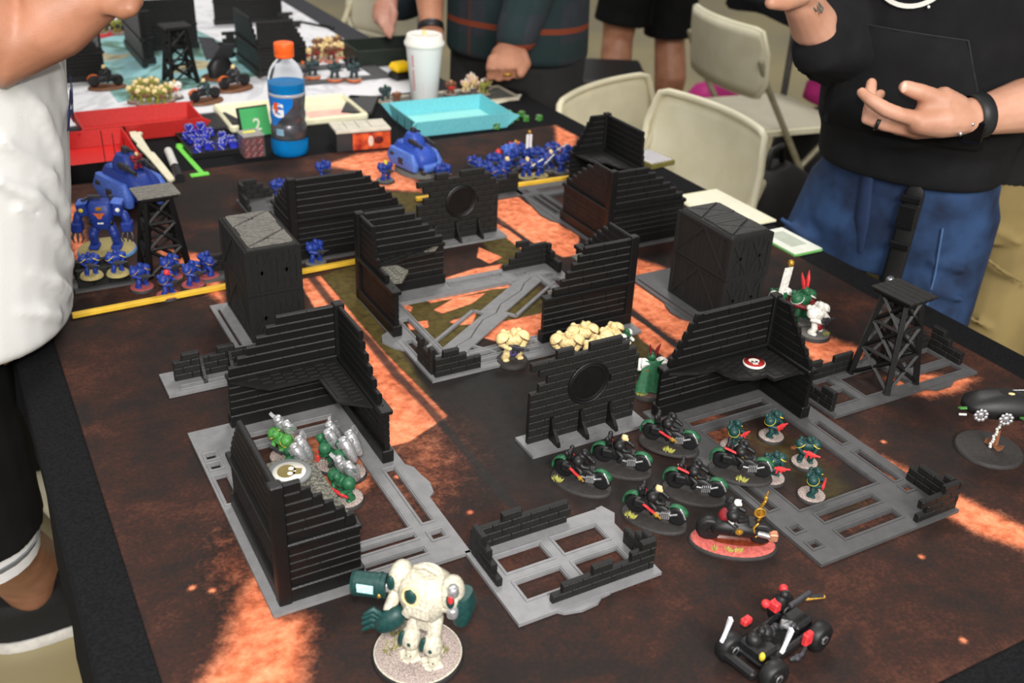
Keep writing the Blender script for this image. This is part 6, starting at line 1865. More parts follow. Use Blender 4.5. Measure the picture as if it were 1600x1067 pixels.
q = MB(); q.box((0, 0, .031), (.052, .042, .022), bev=.008); q.build('yellow_shell', mat('tape_yellow', (250, 204, 24), .35, var=.04), tm)
# army tray beside the cup
at_ = thing('display_tray', 'grey display tray with small figures around the foam cup', 'tray', (1.0, 1.79, FE))
q = MB(); q.box((-.01, .0, .002), (.30, .105, .003)); q.build('tray_floor', mat('tray_grey', (92, 92, 88), .6, var=.15), at_)
for (cx, cy, sx, sy) in ((-.01, -.0535, .30, .003), (-.01, .0535, .30, .003), (-.1605, 0, .003, .104), (.1405, 0, .003, .104)):
    q = MB(); q.box((cx, cy, .004), (sx, sy, .008)); q.build('rim', mat('tray_rim', (188, 180, 160), .5, var=.06), at_)
cu.location.x, cu.location.y = 1.0 - .082, 1.792; cu.location.z = FE + .0037
def far_fig(label, px, py, armor, group=None, **k):
    g = G(px, py, .0)
    k.setdefault('z', .0003)
    z = k.pop('z')
    return trooper(label, (g.x, g.y, z), k.pop('face', 270), armor, group=group, **k)
for i, (x, y) in enumerate(((727, 137), (740, 132), (752, 138), (735, 127), (762, 133))):
    far_fig('pale pink and bone creature in the cluster right of the foam cup', x, y + 8, P_BONE, 'pale creatures on the display tray', helm=P_WHT, pad=paint('pale_pink', (206, 170, 160)), gun=None, s=.9, pack='none', z=FE + .0037)
far_fig('ochre beast figure at the right end of the display tray, below the fist', 757, 150, P_TUFTG, helm=P_BRN, gun=P_GUN, z=FE + .0037)
far_fig('brown figure touching the right side of the foam cup', 704, 150, P_BRN, helm=P_SKIN, gun=P_RED, z=FE + .0037)
far_fig('green-headed slender figure left of the foam cup', 602, 158, P_TEALM, helm=P_GRN, gun=None, s=1.1, pack='none', base=P_SAND, z=FE)
far_fig('small brown figure between slender figure and foam cup', 620, 160, P_BRN, helm=P_SKIN, gun=None, s=.8, pack='none', base=P_SAND, z=FE)
for i, (x, y) in enumerate(((212, 160), (226, 164), (240, 162), (252, 165), (262, 158), (222, 150), (240, 148))):
    far_fig('ochre trooper with a bone helmet in the block behind the long red tray', x, y, P_TUFTG, 'ochre troopers behind the long red tray', helm=P_BONE, pad=P_BONE, gun=P_BRN, base=P_BRN, s=1.15)
far_fig('white trooper with a red gun between ochre block and far watchtower', 275, 153, P_WHT, helm=P_BONE, gun=P_RED, s=1.1)
for i, (x, y) in enumerate(((478, 100), (492, 96), (506, 92), (518, 96), (530, 90), (498, 84), (512, 82), (526, 80))):
    far_fig('tan and rust trooper in the crowd at the back of the grey frame base', x, y, P_BRN if i % 2 else P_BONE, 'tan troopers crowd on the far table', helm=P_BONE, gun=P_DR, base=P_ORG, s=1.2)
for (x, y, l) in ((489, 124, 'dark teal figure left-most of three on the grey frame base'), (523, 128, 'dark teal figure in the middle of the grey frame base'), (553, 128, 'dark teal winged figure at the right of the grey frame base')):
    far_fig(l, x, y, P_TEALM, gun=P_GUN, base=P_ORG, pack='jet' if x > 540 else 'none', packm=P_BLK, s=1.25, z=.0052)
for (x, y, l) in ((452, 108, 'pale grey figure beside the black ruin behind the cap'), (466, 96, 'orange-haired figure beside the crowd of tan troopers'), (474, 124, 'small rust figure right of the orange bottle cap')):
    far_fig(l, x, y, P_GRYB, helm=P_ORG, gun=P_GUN, base=P_BRN, s=1.2)
for i, (x, y) in enumerate(((160, 54), (172, 50), (184, 54), (196, 50), (166, 40), (180, 38))):
    far_fig('dark and white trooper on the red tray below the raised hand', x, y, P_GUN if i % 2 else P_TUFTG, 'troopers below the raised hand', helm=P_WHT, gun=P_BLK, base=P_BRN, s=1.2)
P_ = [G(x, y) for x, y in ((152, 62), (206, 50), (206, 44), (152, 52))]; c_ = sum(P_, Vector()) / 4
q = MB(); q.prism([(p.x - c_.x, p.y - c_.y) for p in P_], 0, .004); tag(q.build('movement_strip', P_RED, None, (c_.x, c_.y, .0012)), 'thin red strip on the map below the raised hand', 'strip')
def far_bike(label, x, y, m, face, s=1.0):
    g = G(x, y); t = thing('miniature_bike', label, 'miniature', (g.x, g.y, .0013), math.radians(face)); t.scale = (s, s, s)
    put('base', BK['base'], t, m=P_BRN); put('front_wheel', BK['wheel'], t, (.023, 0, .0144)); put('rear_wheel', BK['wheel'], t, (-.021, 0, .0144))
    put('bike_body', BK['frame'], t, (0, 0, .0036)); put('rider_body', BK['rider'], t, (-.004, 0, .0036), m=m); put('rider_helmet', MS['helm'], t, (.001, 0, .0406), (0, 0, 1.57), m=P_BONE)
    put('front_fender', BK['fender'], t, (.023, 0, .0144), m=P_ORG)
far_bike('dark bike with orange flames in front of the far watchtower', 322, 160, P_TEALM, 200, 1.2)
far_bike('dark bike on a brown base behind the flame bike', 368, 140, P_GUN, 200, 1.3)
far_bike('black bike on the white mat beside the white shirt', 168, 138, P_BLK, 180, 1.2)
o_ = thing('miniature_monster', 'black winged monster between far watchtower and dark bike', 'miniature', tuple(G(345, 122))[:2] + (.0013,), .4)
q = MB(); q.loft([((0, 0, .004), .03, .014, 0, .8), ((0, 0, .03), .034, .018, 0, .8), ((.004, 0, .05), .02, .012, 0, .9)], 16); q.ell((.036, 0, .05), (.014, .009, .009)); q.build('body', P_BLK, o_)
for sy in (-1, 1):
    q = MB(); q.prism([(-.03, 0), (.03, 0), (.02, .05), (-.02, .06)], 0, .002, 0, Matrix.Translation(Vector((0, sy * .01, .045))) @ Matrix.Rotation(sy * .9, 4, 'X') @ Matrix.Scale(sy, 4, (0, 1, 0))); q.build('wing', P_GUN, o_)
q = MB(); q.lathe([(.045, 0), (.045, .003), (0, .004)], 28); q.build('base', P_BRN, o_)
# ------------------------------------------------------------------ people
def skin_mat(name, rgb, rgb2):
    m = mat(name, rgb, .5, var=.05, scale=18, rgb2=rgb2, bump=.25, bscale=700)
    b = m.node_tree.nodes['Principled BSDF']; b.inputs['Subsurface Weight'].default_value = .08; b.inputs['Subsurface Radius'].default_value = (.01, .004, .002)
    return m
SK1 = skin_mat('skin_light', (190, 138, 112), (206, 156, 132)); SK2 = skin_mat('skin_tan', (166, 112, 86), (184, 130, 102)); SK3 = skin_mat('skin_brown', (156, 106, 80), (176, 122, 96)); SK4 = skin_mat('skin_pink', (182, 134, 116), (170, 118, 98))
NAIL = mat('nail', (232, 186, 164), .3, var=.03)
def organic(b, name, m, parent, voxel=.004, smooth=6, fac=.5):
    """one continuous surface grown round the collected shapes"""
    o = b.build(name, m, parent, loc=tuple(-c for c in parent.location))
    r = o.modifiers.new('remesh', 'REMESH'); r.mode = 'VOXEL'; r.voxel_size = voxel; r.use_smooth_shade = True
    if smooth:
        s = o.modifiers.new('smooth', 'SMOOTH'); s.iterations = smooth; s.factor = fac
    return o
def wput(b, name, m, parent):
    return b.build(name, m, parent, loc=tuple(-c for c in parent.location))
def head_shapes(b, c, face, s=1.0):
    """skull, jaw, nose, ears; face = unit heading"""
    f = Vector((face[0], face[1], 0)).normalized(); l = Vector((-f.y, f.x, 0)); c = Vector(c)
    R = Matrix((l, f, Vector((0, 0, 1)))).transposed()
    b.ell(c + Vector((0, 0, .02)) * s, (.076 * s, .096 * s, .105 * s), R=R, nu=20, nv=14)
    b.ell(c + f * .028 * s + Vector((0, 0, -.055)) * s, (.058 * s, .066 * s, .062 * s), R=R, nu=16, nv=10)
    b.tube([c + f * .090 * s + Vector((0, 0, .022)) * s, c + f * .112 * s + Vector((0, 0, -.018)) * s], [.009 * s, .014 * s], 8)
    for sg in (-1, 1):
        b.ell(c + l * sg * .078 * s + Vector((0, 0, .0)), (.012 * s, .022 * s, .034 * s), R=R, nu=10, nv=8)
        b.ell(c + l * sg * .032 * s + f * .083 * s + Vector((0, 0, .038)) * s, (.022 * s, .012 * s, .008 * s), R=R, nu=10, nv=6)
    b.ell(c + f * .092 * s + Vector((0, 0, -.052)) * s, (.026 * s, .010 * s, .009 * s), R=R, nu=10, nv=6)
def head_parts(parent, c, face, hair, s=1.0):
    f = Vector((face[0], face[1], 0)).normalized(); l = Vector((-f.y, f.x, 0)); c = Vector(c)
    R = Matrix((l, f, Vector((0, 0, 1)))).transposed()
    q = MB(); q.ell(c - f * .012 * s + Vector((0, 0, .042)) * s, (.083 * s, .098 * s, .095 * s), R=R, nu=20, nv=12); wput(q, 'hair', hair, parent)
    for sg in (-1, 1):
        q = MB(); q.ell(c + l * sg * .031 * s + f * .0835 * s + Vector((0, 0, .022)) * s, (.012 * s, .009 * s, .008 * s), 0, R, 10, 8); q.ell(c + l * sg * .031 * s + f * .0915 * s + Vector((0, 0, .022)) * s, (.005 * s, .0022 * s, .005 * s), 1, R, 10, 6); wput(q, 'eye', [mat('eye_white', (230, 228, 222), .2, var=.0), mat('iris_dark', (52, 36, 26), .2, var=.0)], parent)
HAIR = mat('dark_brown_hair', (46, 34, 26), .6, var=.3, scale=120, bump=.8, bscale=500)
def shoe(parent, at_, face, m, sole):
    f = Vector((math.cos(face), math.sin(face), 0)); l = Vector((-f.y, f.x, 0)); a = Vector(at_)
    q = MB()
    secs = []
    for (z, k0, k1, wd) in ((.0, -.08, .185, .043), (.012, -.085, .195, .047), (.026, -.085, .195, .046)):
        secs.append(((a.x + f.x * (k0 + k1) / 2, a.y + f.y * (k0 + k1) / 2, FZ + z + .001), (k1 - k0) / 2, wd, face, .75))
    q.loft(secs, 28); wput(q, 'sole', sole, parent)
    q = MB(); secs = []
    for (z, k0, k1, wd) in ((.022, -.080, .188, .043), (.045, -.080, .180, .043), (.062, -.078, .12, .040), (.082, -.074, .070, .046), (.112, -.070, .056, .047), (.114, -.064, .050, .043)):
        secs.append(((a.x + f.x * (k0 + k1) / 2, a.y + f.y * (k0 + k1) / 2, FZ + z), (k1 - k0) / 2, wd, face, .8))
    q.loft(secs, 28); wput(q, 'shoe_upper', m, parent)
M_DENIM = mat('blue_denim', (19, 38, 70), .85, var=.25, scale=14, rgb2=(38, 66, 106), bump=.6, bscale=900)
M_HOOD = mat('black_hoodie', (27, 27, 29), .9, var=.15, scale=20, bump=.5, bscale=900, spec=.2)
M_KHAKI = mat('khaki_twill', (140, 122, 78), .85, var=.12, scale=10, bump=.4, bscale=900)
M_SHORT = mat('black_shorts', (14, 14, 15), .85, var=.2, scale=20, spec=.2)

# ---------- player in the black hoodie, right side of the table
HF = Vector((-.90, -.43, 0)).normalized(); HL = Vector((-HF.y, HF.x, 0))       # facing, his left
ph_ = thing('person', 'person in black hoodie and blue jeans gesturing with an open hand, watch on wrist', 'person', (1.36, .76, FZ))
C0 = Vector((1.360, .765, 0))
def hp(l, f, z): return C0 + HL * l + HF * f + Vector((0, 0, z))
yawH = math.atan2(HL.y, HL.x)
# body: torso core, neck, head, arms, hands, legs - one surface
b = MB()
b.loft([(hp(0, 0, .02), .115, .080, yawH, .9), (hp(0, .01, .2), .115, .085, yawH, .9), (hp(0, .03, .45), .150, .10, yawH, .9), (hp(0, .02, .60), .15, .08, yawH, .9), (hp(0, .02, .66), .055, .055, yawH, 1), (hp(0, .035, .74), .052, .055, yawH, 1)], 24)
head_shapes(b, hp(0, .055, .83), HF)
LW = AT(1512, 184, 1.455); LE = AT(1745, 130, 1.52); LS = hp(.20, .01, .56)
b.tube([LS, LE, AT(1600, 165, 1.478), AT(1545, 178, 1.462), LW], [.052, .045, .0400, .0300, .0275], 16)
RE = AT(1302, 105, 1.60); RS = hp(-.20, .01, .56); RW = AT(1252, 2, 1.50)
b.tube([RS, RE, AT(1272, 40, 1.55), RW], [.052, .044, .0360, .0270], 16)
# his left hand, palm turned up, fingers curled
b.tube([LW, AT(1492, 186, 1.452), AT(1468, 187, 1.447), AT(1440, 190, 1.444)], [.0270, .0310, .0330, .0250], 14, flat=.80, up=(0, .2, 1))
b.tube([AT(1495, 172, 1.447), AT(1470, 160, 1.440), AT(1450, 166, 1.440)], [.022, .0235, .017], 12)
def finger(pts, r):
    b.tube([AT(*p_) for p_ in pts], r, 12)
finger([(1470, 184, 1.440), (1440, 187, 1.438), (1408, 180, 1.432), (1384, 171, 1.430), (1362, 157, 1.432), (1346, 144, 1.436)], [.0170, .0125, .0108, .0108, .0096, .0078])      # index
finger([(1466, 188, 1.452), (1432, 195, 1.456), (1390, 188, 1.458), (1362, 175, 1.460), (1359, 150, 1.466), (1362, 129, 1.472)], [.0160, .0120, .0105, .0104, .0096, .0080])      # middle
finger([(1462, 196, 1.462), (1428, 203, 1.464), (1380, 194, 1.462), (1354, 185, 1.468), (1358, 168, 1.480), (1376, 146, 1.488)], [.0160, .0118, .0100, .0098, .0090, .0076])      # ring
finger([(1468, 200, 1.472), (1432, 207, 1.478), (1398, 201, 1.482), (1380, 190, 1.490), (1382, 172, 1.496)], [.0140, .0104, .0088, .0084, .0070])                                  # little
finger([(1486, 172, 1.440), (1458, 152, 1.432), (1434, 143, 1.428), (1414, 136, 1.428)], [.0190, .0135, .0122, .0100])                                                             # thumb
# his right hand, raised out of the frame
HC = AT(1236, -30, 1.46)
b.tube([RW, AT(1245, -15, 1.48), HC], [.0270, .030, .031], 12, flat=.7)
for k, (dx, dy) in enumerate(((-26, -6), (-24, -22), (-16, -36), (-4, -44))):
    b.tube([HC, AT(1236 + dx * .8, -30 + dy * .8, 1.44), AT(1236 + dx * 1.7, -30 + dy * 1.5, 1.42), AT(1236 + dx * 2.1, -30 + dy * 1.4 + 10, 1.40)], [.014, .0105, .0098, .0078], 10)
b.tube([AT(1250, -8, 1.465), AT(1226, 4, 1.44), AT(1204, 4, 1.425)], [.017, .0125, .0098], 10)
legR = [hp(-.082, .0, .06), hp(-.125, .015, -.12), hp(-.15, .02, -.30), hp(-.16, -.01, FZ + .09)]
legL = [hp(.075, .0, .06), hp(.080, .02, -.12), hp(.085, .03, -.30), hp(.09, .0, FZ + .09)]
for lg in (legR, legL): b.tube(lg, [.062, .062, .052, .040], 16)
body = organic(b, 'body', SK1, ph_, .0032, 5)
head_parts(ph_, hp(0, .055, .83), HF, HAIR)
q = MB(); q.ell(AT(1413, 137, 1.4205), (.0062, .0042, .0075)); wput(q, 'thumb_nail', NAIL, ph_)
# hoodie: torso and two sleeves, grown together
b = MB()
b.loft([(hp(0, .005, .122), .148, .122, yawH, .85), (hp(0, .005, .132), .154, .128, yawH, .85), (hp(0, .008, .178), .156, .130, yawH, .85), (hp(0, .012, .20), .164, .138, yawH, .85), (hp(0, .018, .32), .170, .145, yawH, .85), (hp(0, .02, .44), .188, .146, yawH, .85), (hp(0, .015, .56), .185, .125, yawH, .9), (hp(0, .0, .635), .13, .10, yawH, .95), (hp(0, -.005, .68), .085, .080, yawH, 1), (hp(0, -.01, .70), .08, .075, yawH, 1)], 36)
b.tube([LS + Vector((0, 0, .0)), LS * .5 + LE * .5, LE, AT(1690, 145, 1.505)], [.085, .078, .070, .060], 16)
b.tube([RS, RS * .5 + RE * .5, RE + HF * -.005, AT(1285, 74, 1.575)], [.085, .076, .064, .050], 16)
for (l0, z0_, l1, z1_, d) in ((-.12, .20, -.02, .34, .135), (-.05, .18, .11, .23, .140), (-.15, .30, -.08, .42, .115), (.0, .43, .14, .47, .135)):
    b.tube([hp(l0, d - .012, z0_), hp((l0 + l1) / 2, d + .004, (z0_ + z1_) / 2), hp(l1, d - .012, z1_)], [.010, .016, .010], 10)
organic(b, 'hoodie', M_HOOD, ph_, .005, 8)
# kangaroo pocket: thin panel standing off the belly
def on_front(l, z, off=.004):
    t_ = (z - .10) / .34; aw = .156 + (.188 - .156) * max(0, min(1, t_)); dp = .131 + (.146 - .131) * max(0, min(1, t_))
    x = max(-.98, min(.98, l / aw)); y = dp * (1 - abs(x) ** (2 / .85)) ** (.85 / 2)
    return hp(l, .012 + y + off, z)
q = MB(); v = []; nI = 14
for i in range(nI + 1):
    l = -.125 + .25 * i / nI
    top_ = .365 - (.12 * max(0, (abs(l) - .075) / .05))
    for zz in (.205, .205 + (top_ - .205) / 3, .205 + (top_ - .205) * 2 / 3, top_): v.append(on_front(l, zz, .011))
q.add(v, [(i * 4 + k, i * 4 + k + 1, i * 4 + k + 5, i * 4 + k + 4) for i in range(nI) for k in range(3)], 0, True)
o = wput(q, 'kangaroo_pocket', M_HOOD, ph_); sm_ = o.modifiers.new('thickness', 'SOLIDIFY'); sm_.thickness = .003
q = MB(); q.tube([on_front(-.126, .22, .013), on_front(-.10, .30, .0135), on_front(-.075, .366, .014), on_front(-.03, .366, .014), on_front(.03, .366, .014), on_front(.075, .366, .014), on_front(.10, .30, .0135), on_front(.126, .22, .013)], .0013, 6); wput(q, 'pocket_seam', mat('hoodie_seam', (40, 40, 42), .9), ph_)
# chest print: lower arc of a white round emblem, with a dot
M_LOGO = mat('logo_white', (226, 226, 218), .6, var=.03)
q = MB(); n_ = 26; cz, rad = .4566, .061
def ring(r0, r1, a0, a1, off=.012, nn=26, ky=.96):
    v = []; f = []
    for i in range(nn + 1):
        a = math.radians(a0 + (a1 - a0) * i / nn)
        for r in (r0, r1):
            p_ = on_front(r * math.cos(a) - .024, .44, off); zz = cz + ky * r * math.sin(a)
            v.append(Vector((p_.x, p_.y, zz)))
    for i in range(nn): f.append((2 * i, 2 * i + 1, 2 * i + 3, 2 * i + 2))
    return v, f
v, f = ring(.054, .061, -178, -2); q.add(v, f); 
v, f = ring(.0, .044, -180, 0); q.add(v, f)
p_ = on_front(.012, .44, .012); q.ell((p_.x, p_.y, .405), (.0022, .0022, .0022))
wput(q, 'chest_print', M_LOGO, ph_)
# jeans
b = MB()
b.loft([(hp(0, .0, .18), .135, .108, yawH, .85), (hp(0, 0, .10), .148, .115, yawH, .85), (hp(-.008, 0, .02), .158, .114, yawH, .85), (hp(-.012, 0, -.05), .145, .10, yawH, .9)], 30)
b.tube(legR, [.086, .084, .070, .062], 18); b.tube(legL, [.086, .082, .070, .062], 18)
for z_, l_ in ((-.02, -.13), (-.06, -.14), (-.10, -.13), (.0, .09), (-.05, .10)):
    b.tube([hp(l_ - .05, .075, z_ + .015), hp(l_, .090, z_), hp(l_ + .05, .075, z_ - .01)], [.006, .010, .006], 8)
organic(b, 'jeans', M_DENIM, ph_, .005, 6)
M_STITCH = mat('jeans_seam', (70, 100, 144), .8)
for l_ in (.095, .125):
    q = MB(); q.tube([hp(l_, .100 - (l_ - .095) * 1.3, .06), hp(l_ + .006, .096 - (l_ - .095) * 1.3, -.02), hp(l_ + .006, .094 - (l_ - .095) * 1.3, -.12)], .0016, 6); wput(q, 'seam', M_STITCH, ph_)
q = MB(); q.tube([hp(-.035, .118, .12), hp(-.03, .116, .05), hp(-.028, .104, -.01)], [.012, .016, .010], 8, flat=.4); wput(q, 'fly', mat('jeans_dark', (26, 44, 78), .85), ph_)
for lg, nm in ((legR, 0), (legL, 1)): shoe(ph_, lg[-1], math.atan2(HF.y, HF.x) + (.2 if nm else -.2), M_BLK, mat('shoe_sole_white', (210, 208, 204), .6))
# key strap hanging from the belt with buckle and stud
sx0 = .045
q = MB(); q.box((0, 0, 0), (.027, .004, .19), bev=.001)
zc = -.02
SP = [hp(sx0, .124, .115), hp(sx0 - .002, .124, .04), hp(sx0 - .006, .120, -.05), hp(sx0 - .010, .116, -.12)]
q = MB(); q.tube(SP, .016, 8, flat=.16, up=HF); wput(q, 'strap', mat('black_webbing', (16, 16, 18), .6, var=.1), ph_)
M_BKL = mat('buckle_black', (20, 20, 22), .25)
for zc, sz_ in ((.105, (.034, .007, .012)), (.075, (.030, .010, .040)), (.025, (.033, .008, .012))):
    q = MB(); q.box(hp(sx0 - .003, .128, zc), sz_, rz=yawH, bev=.002); wput(q, 'buckle', M_BKL, ph_)
q = MB(); q.ell(hp(sx0 - .006, .124, -.040), (.008, .008, .008), nu=14, nv=10); wput(q, 'stud', mat('metal_stud', (150, 152, 156), .3, .8), ph_)
# watch
wd = (AT(1545, 178, 1.462) - LW).normalized(); wc = AT(1526, 181, 1.458)
q = MB(); prof = [(.0300, -.011), (.0322, -.010), (.0326, 0), (.0322, .010), (.0300, .011)]
M4 = Matrix.Translation(wc) @ rot_to(wd).to_4x4()
q2 = MB(); q2.lathe(prof, 30); q.add(q2.v, [f for f in q2.f if len(f) == 4], 0, True, M4); wput(q, 'watch_strap', mat('watch_strap', (30, 32, 34), .5, var=.05), ph_)
q = MB(); fc_ = AT(1521, 205, 1.445); q.box((0, 0, 0), (.030, .034, .009), R=rot_to((AT(1521, 212, 1.40) - wc)), bev=.003); q.v = [p_ + fc_ for p_ in q.v]; wput(q, 'watch_case', mat('watch_case', (14, 14, 16), .15, .3), ph_)
for (x, y) in ((1500, 209), (1519, 194)):
    q = MB(); q.ell(AT(x, y, 1.432), (.0035, .0035, .0035)); wput(q, 'watch_crown', mat('chrome', (220, 222, 226), .15, .9), ph_)
rd_ = (AT(1380, 194, 1.462) - AT(1354, 185, 1.468)).normalized()
q = MB(); q2 = MB(); q2.lathe([(.0098, -.0028), (.0112, -.0028), (.0112, .0028), (.0098, .0028)], 20); q.add(q2.v, [f for f in q2.f if len(f) == 4], 0, True, Matrix.Translation(AT(1372, 192, 1.463)) @ rot_to(rd_).to_4x4()); wput(q, 'finger_ring', M_BLK, ph_)
# forearm tattoo: thin inked lines on the raised wrist
M_INK = mat('tattoo_ink', (92, 92, 88), .6, var=.2)
for pts_ in ([(1273, 3), (1279, 11), (1284, 20)], [(1280, 5), (1286, 13), (1284, 20)], [(1270, 11), (1277, 17)], [(1274, 3), (1280, 5)]):
    q = MB(); q.tube([AT(x, y, 1.4825 + abs(x - 1266) * .00018) for x, y in pts_], .0013, 6); wput(q, 'tattoo_line', M_INK, ph_)

# ---------- person in khaki trousers standing behind the hoodie
KF = Vector((-.8, -.6, 0)); KL = Vector((.6, -.8, 0)); K0 = Vector((1.650, .862, 0))
pk = thing('person', 'person in khaki trousers mostly hidden behind the black hoodie', 'person', (K0.x, K0.y, FZ))
def kp(l, f, z): return K0 + KL * l + KF * f + Vector((0, 0, z))
yk = math.atan2(KL.y, KL.x)
b = MB()
b.loft([(kp(0, 0, .05), .15, .10, yk, .9), (kp(0, .02, .4), .17, .11, yk, .9), (kp(0, 0, .62), .15, .08, yk, .9), (kp(0, 0, .68), .055, .055, yk, 1), (kp(0, .02, .78), .05, .055, yk, 1)], 20); head_shapes(b, kp(0, .04, .87), KF)
kl = [[kp(s_ * .10, 0, .05), kp(s_ * .115, .02, -.28), kp(s_ * .12, -.01, FZ + .09)] for s_ in (-1, 1)]
for g_ in kl: b.tube(g_, [.08, .058, .04], 14)
for s_ in (-1, 1): b.tube([kp(s_ * .19, 0, .58), kp(s_ * .24, -.02, .32), kp(s_ * .235, .05, .10)], [.05, .042, .028], 12); b.tube([kp(s_ * .235, .05, .10), kp(s_ * .23, .07, .03), kp(s_ * .22, .08, -.04)], [.028, .034, .018], 10, flat=.5)
organic(b, 'body', SK2, pk, .006, 4); head_parts(pk, kp(0, .04, .87), KF, HAIR)
b = MB(); b.loft([(kp(0, 0, .06), .18, .14, yk, .9), (kp(0, .01, .3), .19, .145, yk, .9), (kp(0, 0, .58), .19, .12, yk, .9), (kp(0, 0, .66), .09, .08, yk, 1)], 28)
for s_ in (-1, 1): b.tube([kp(s_ * .18, 0, .58), kp(s_ * .235, -.02, .34)], [.075, .065], 12)
organic(b, 'shirt', mat('dark_tee', (24, 24, 26), .9, var=.1), pk, .007, 5)
b = MB(); b.loft([(kp(0, 0, .16), .172, .135, yk, .85), (kp(0, 0, .02), .178, .138, yk, .85), (kp(0, 0, -.06), .165, .125, yk, .9)], 26)
for s_, g_ in zip((-1, 1), kl): b.tube([g_[0], g_[1], g_[2]], [.098, .084, .072], 16)
for (l_, z_) in ((.06, -.02), (.10, -.10), (.05, -.2), (-.05, -.05)): b.tube([kp(l_ - .06, .115, z_ + .03), kp(l_, .125, z_), kp(l_ + .06, .105, z_ - .03)], [.004, .007, .004], 8)
organic(b, 'trousers', M_KHAKI, pk, .006, 6)
for g_ in kl: shoe(pk, g_[2], math.atan2(KF.y, KF.x), M_BLK, M_BLK)
soft_bag('tall black bag standing behind the khaki trousers at the right edge', (2.02, .42), (.30, .24, .80), M_BAG)

# ---------- person in plaid shirt at the far right corner
PF = Vector((-.82, -.57, 0)).normalized(); PLv = Vector((-PF.y, PF.x, 0)); P0 = Vector((1.330, 2.090, 0))
pp = thing('person', 'person in dark green and rust plaid shirt resting a fist at the table corner', 'person', (P0.x, P0.y, FZ))
def qp(l, f, z): return P0 + PLv * l + PF * f + Vector((0, 0, z))
yp = math.atan2(PLv.y, PLv.x)
pm = bpy.data.materials.new('plaid_flannel'); pm.use_nodes = True
nt = pm.node_tree; N_ = nt.nodes; bs = N_['Principled BSDF']; bs.inputs['Roughness'].default_value = .9; bs.inputs['Specular IOR Level'].default_value = .2
tc = node('ShaderNodeTexCoord'); sp3 = node('ShaderNodeSeparateXYZ'); nt.links.new(tc.outputs['Object'], sp3.inputs[0])
uu = math_('ADD', math_('MULTIPLY', sp3.outputs[0], PLv.x), math_('MULTIPLY', sp3.outputs[1], PLv.y))
def band(src, period, lo, hi):
    m1_ = math_('FRACT', math_('MULTIPLY', src, 1 / period)); return math_('MULTIPLY', math_('GREATER_THAN', m1_, lo), math_('LESS_THAN', m1_, hi))
def const(c):
    n = node('ShaderNodeRGB'); n.outputs[0].default_value = (*lin(c), 1); return n.outputs[0]
navy = mix(noise(30), const((40, 44, 50)), const((54, 58, 64)))
c_ = mix(math_('MULTIPLY', band(uu, .14, .0, .35), .6), navy, const((30, 50, 50)))
c_ = mix(math_('MULTIPLY', band(sp3.outputs[2], .145, .25, .55), .55), c_, const((32, 52, 50)))
c_ = mix(math_('MULTIPLY', band(uu, .14, .62, .68), .8), c_, const((84, 50, 40)))
c_ = mix(math_('MULTIPLY', band(sp3.outputs[2], .145, .70, .80), .9), c_, const((128, 58, 36)))
nt.links.new(c_, bs.inputs['Base Color'])
FIST = AT(786, 98, 2.44)
b = MB()
b.loft([(qp(0, 0, .0), .15, .10, yp, .9), (qp(0, .02, .4), .17, .11, yp, .9), (qp(0, 0, .60), .15, .08, yp, .9), (qp(0, 0, .66), .055, .055, yp, 1), (qp(0, .03, .76), .05, .055, yp, 1)], 20); head_shapes(b, qp(0, .05, .85), PF)
pl = [[qp(s_ * .10, 0, .02), qp(s_ * .11, .02, -.28), qp(s_ * .12, -.01, FZ + .09)] for s_ in (-1, 1)]
for g_ in pl: b.tube(g_, [.08, .058, .04], 14)
PE = AT(852, -75, 2.50); PW = AT(800, 70, 2.46)
b.tube([qp(.19, 0, .56), PE, PW], [.05, .042, .030], 14)
b.tube([PW, AT(792, 85, 2.45), AT(786, 104, 2.44)], [.030, .040, .040], 14, flat=.72)
for k in range(4):
    x = 766 + k * 13.5 + (0 if k < 3 else 2)
    y = 118 + (4 - abs(k - 1.2) * 2.5)
    b.tube([AT(x + 4, 92, 2.43), AT(x, 110, 2.415), AT(x, y, 2.425), AT(x + 3, y - 4, 2.455)], [.0135, .0125, .0115, .0095], 10)
b.tube([AT(815, 84, 2.44), AT(822, 100, 2.42), AT(813, 116, 2.41)], [.0155, .0135, .0110], 10)
QE = qp(-.22, .10, .30); QW = AT(674, 36, 2.50)
b.tube([qp(-.19, 0, .56), QE, AT(670, -20, 2.52), QW], [.05, .042, .038, .029], 14)
b.tube([QW, AT(672, 60, 2.48), AT(668, 84, 2.46)], [.028, .036, .022], 12, flat=.55)
organic(b, 'body', SK2, pp, .0040, 4); head_parts(pp, qp(0, .05, .85), PF, HAIR)
b = MB(); b.loft([(qp(0, 0, .015), .190, .140, yp, .85), (qp(0, .005, .03), .196, .146, yp, .85), (qp(0, .01, .25), .190, .142, yp, .85), (qp(0, .01, .5), .20, .13, yp, .9), (qp(0, 0, .62), .13, .09, yp, .95), (qp(0, 0, .67), .07, .07, yp, 1)], 30)
b.tube([qp(.18, 0, .55), PE, PW * .6 + PE * .4, AT(806, 58, 2.462)], [.080, .070, .058, .052], 14); b.tube([qp(-.18, 0, .55), QE, AT(674, -40, 2.53)], [.080, .068, .056], 14)
organic(b, 'plaid_shirt', pm, pp, .006, 6)
b = MB(); b.loft([(qp(0, 0, .10), .165, .120, yp, .85), (qp(0, 0, .0), .170, .125, yp, .85), (qp(0, 0, -.06), .16, .115, yp, .9)], 24)
for g_ in pl: b.tube(g_, [.096, .080, .066], 14)
organic(b, 'trousers', mat('charcoal_trousers', (34, 34, 34), .85, var=.15, scale=12), pp, .007, 5)
for g_ in pl: shoe(pp, g_[2], math.atan2(PF.y, PF.x), M_BLK, M_BLK)
bd = (AT(670, -20, 2.52) - QW).normalized()
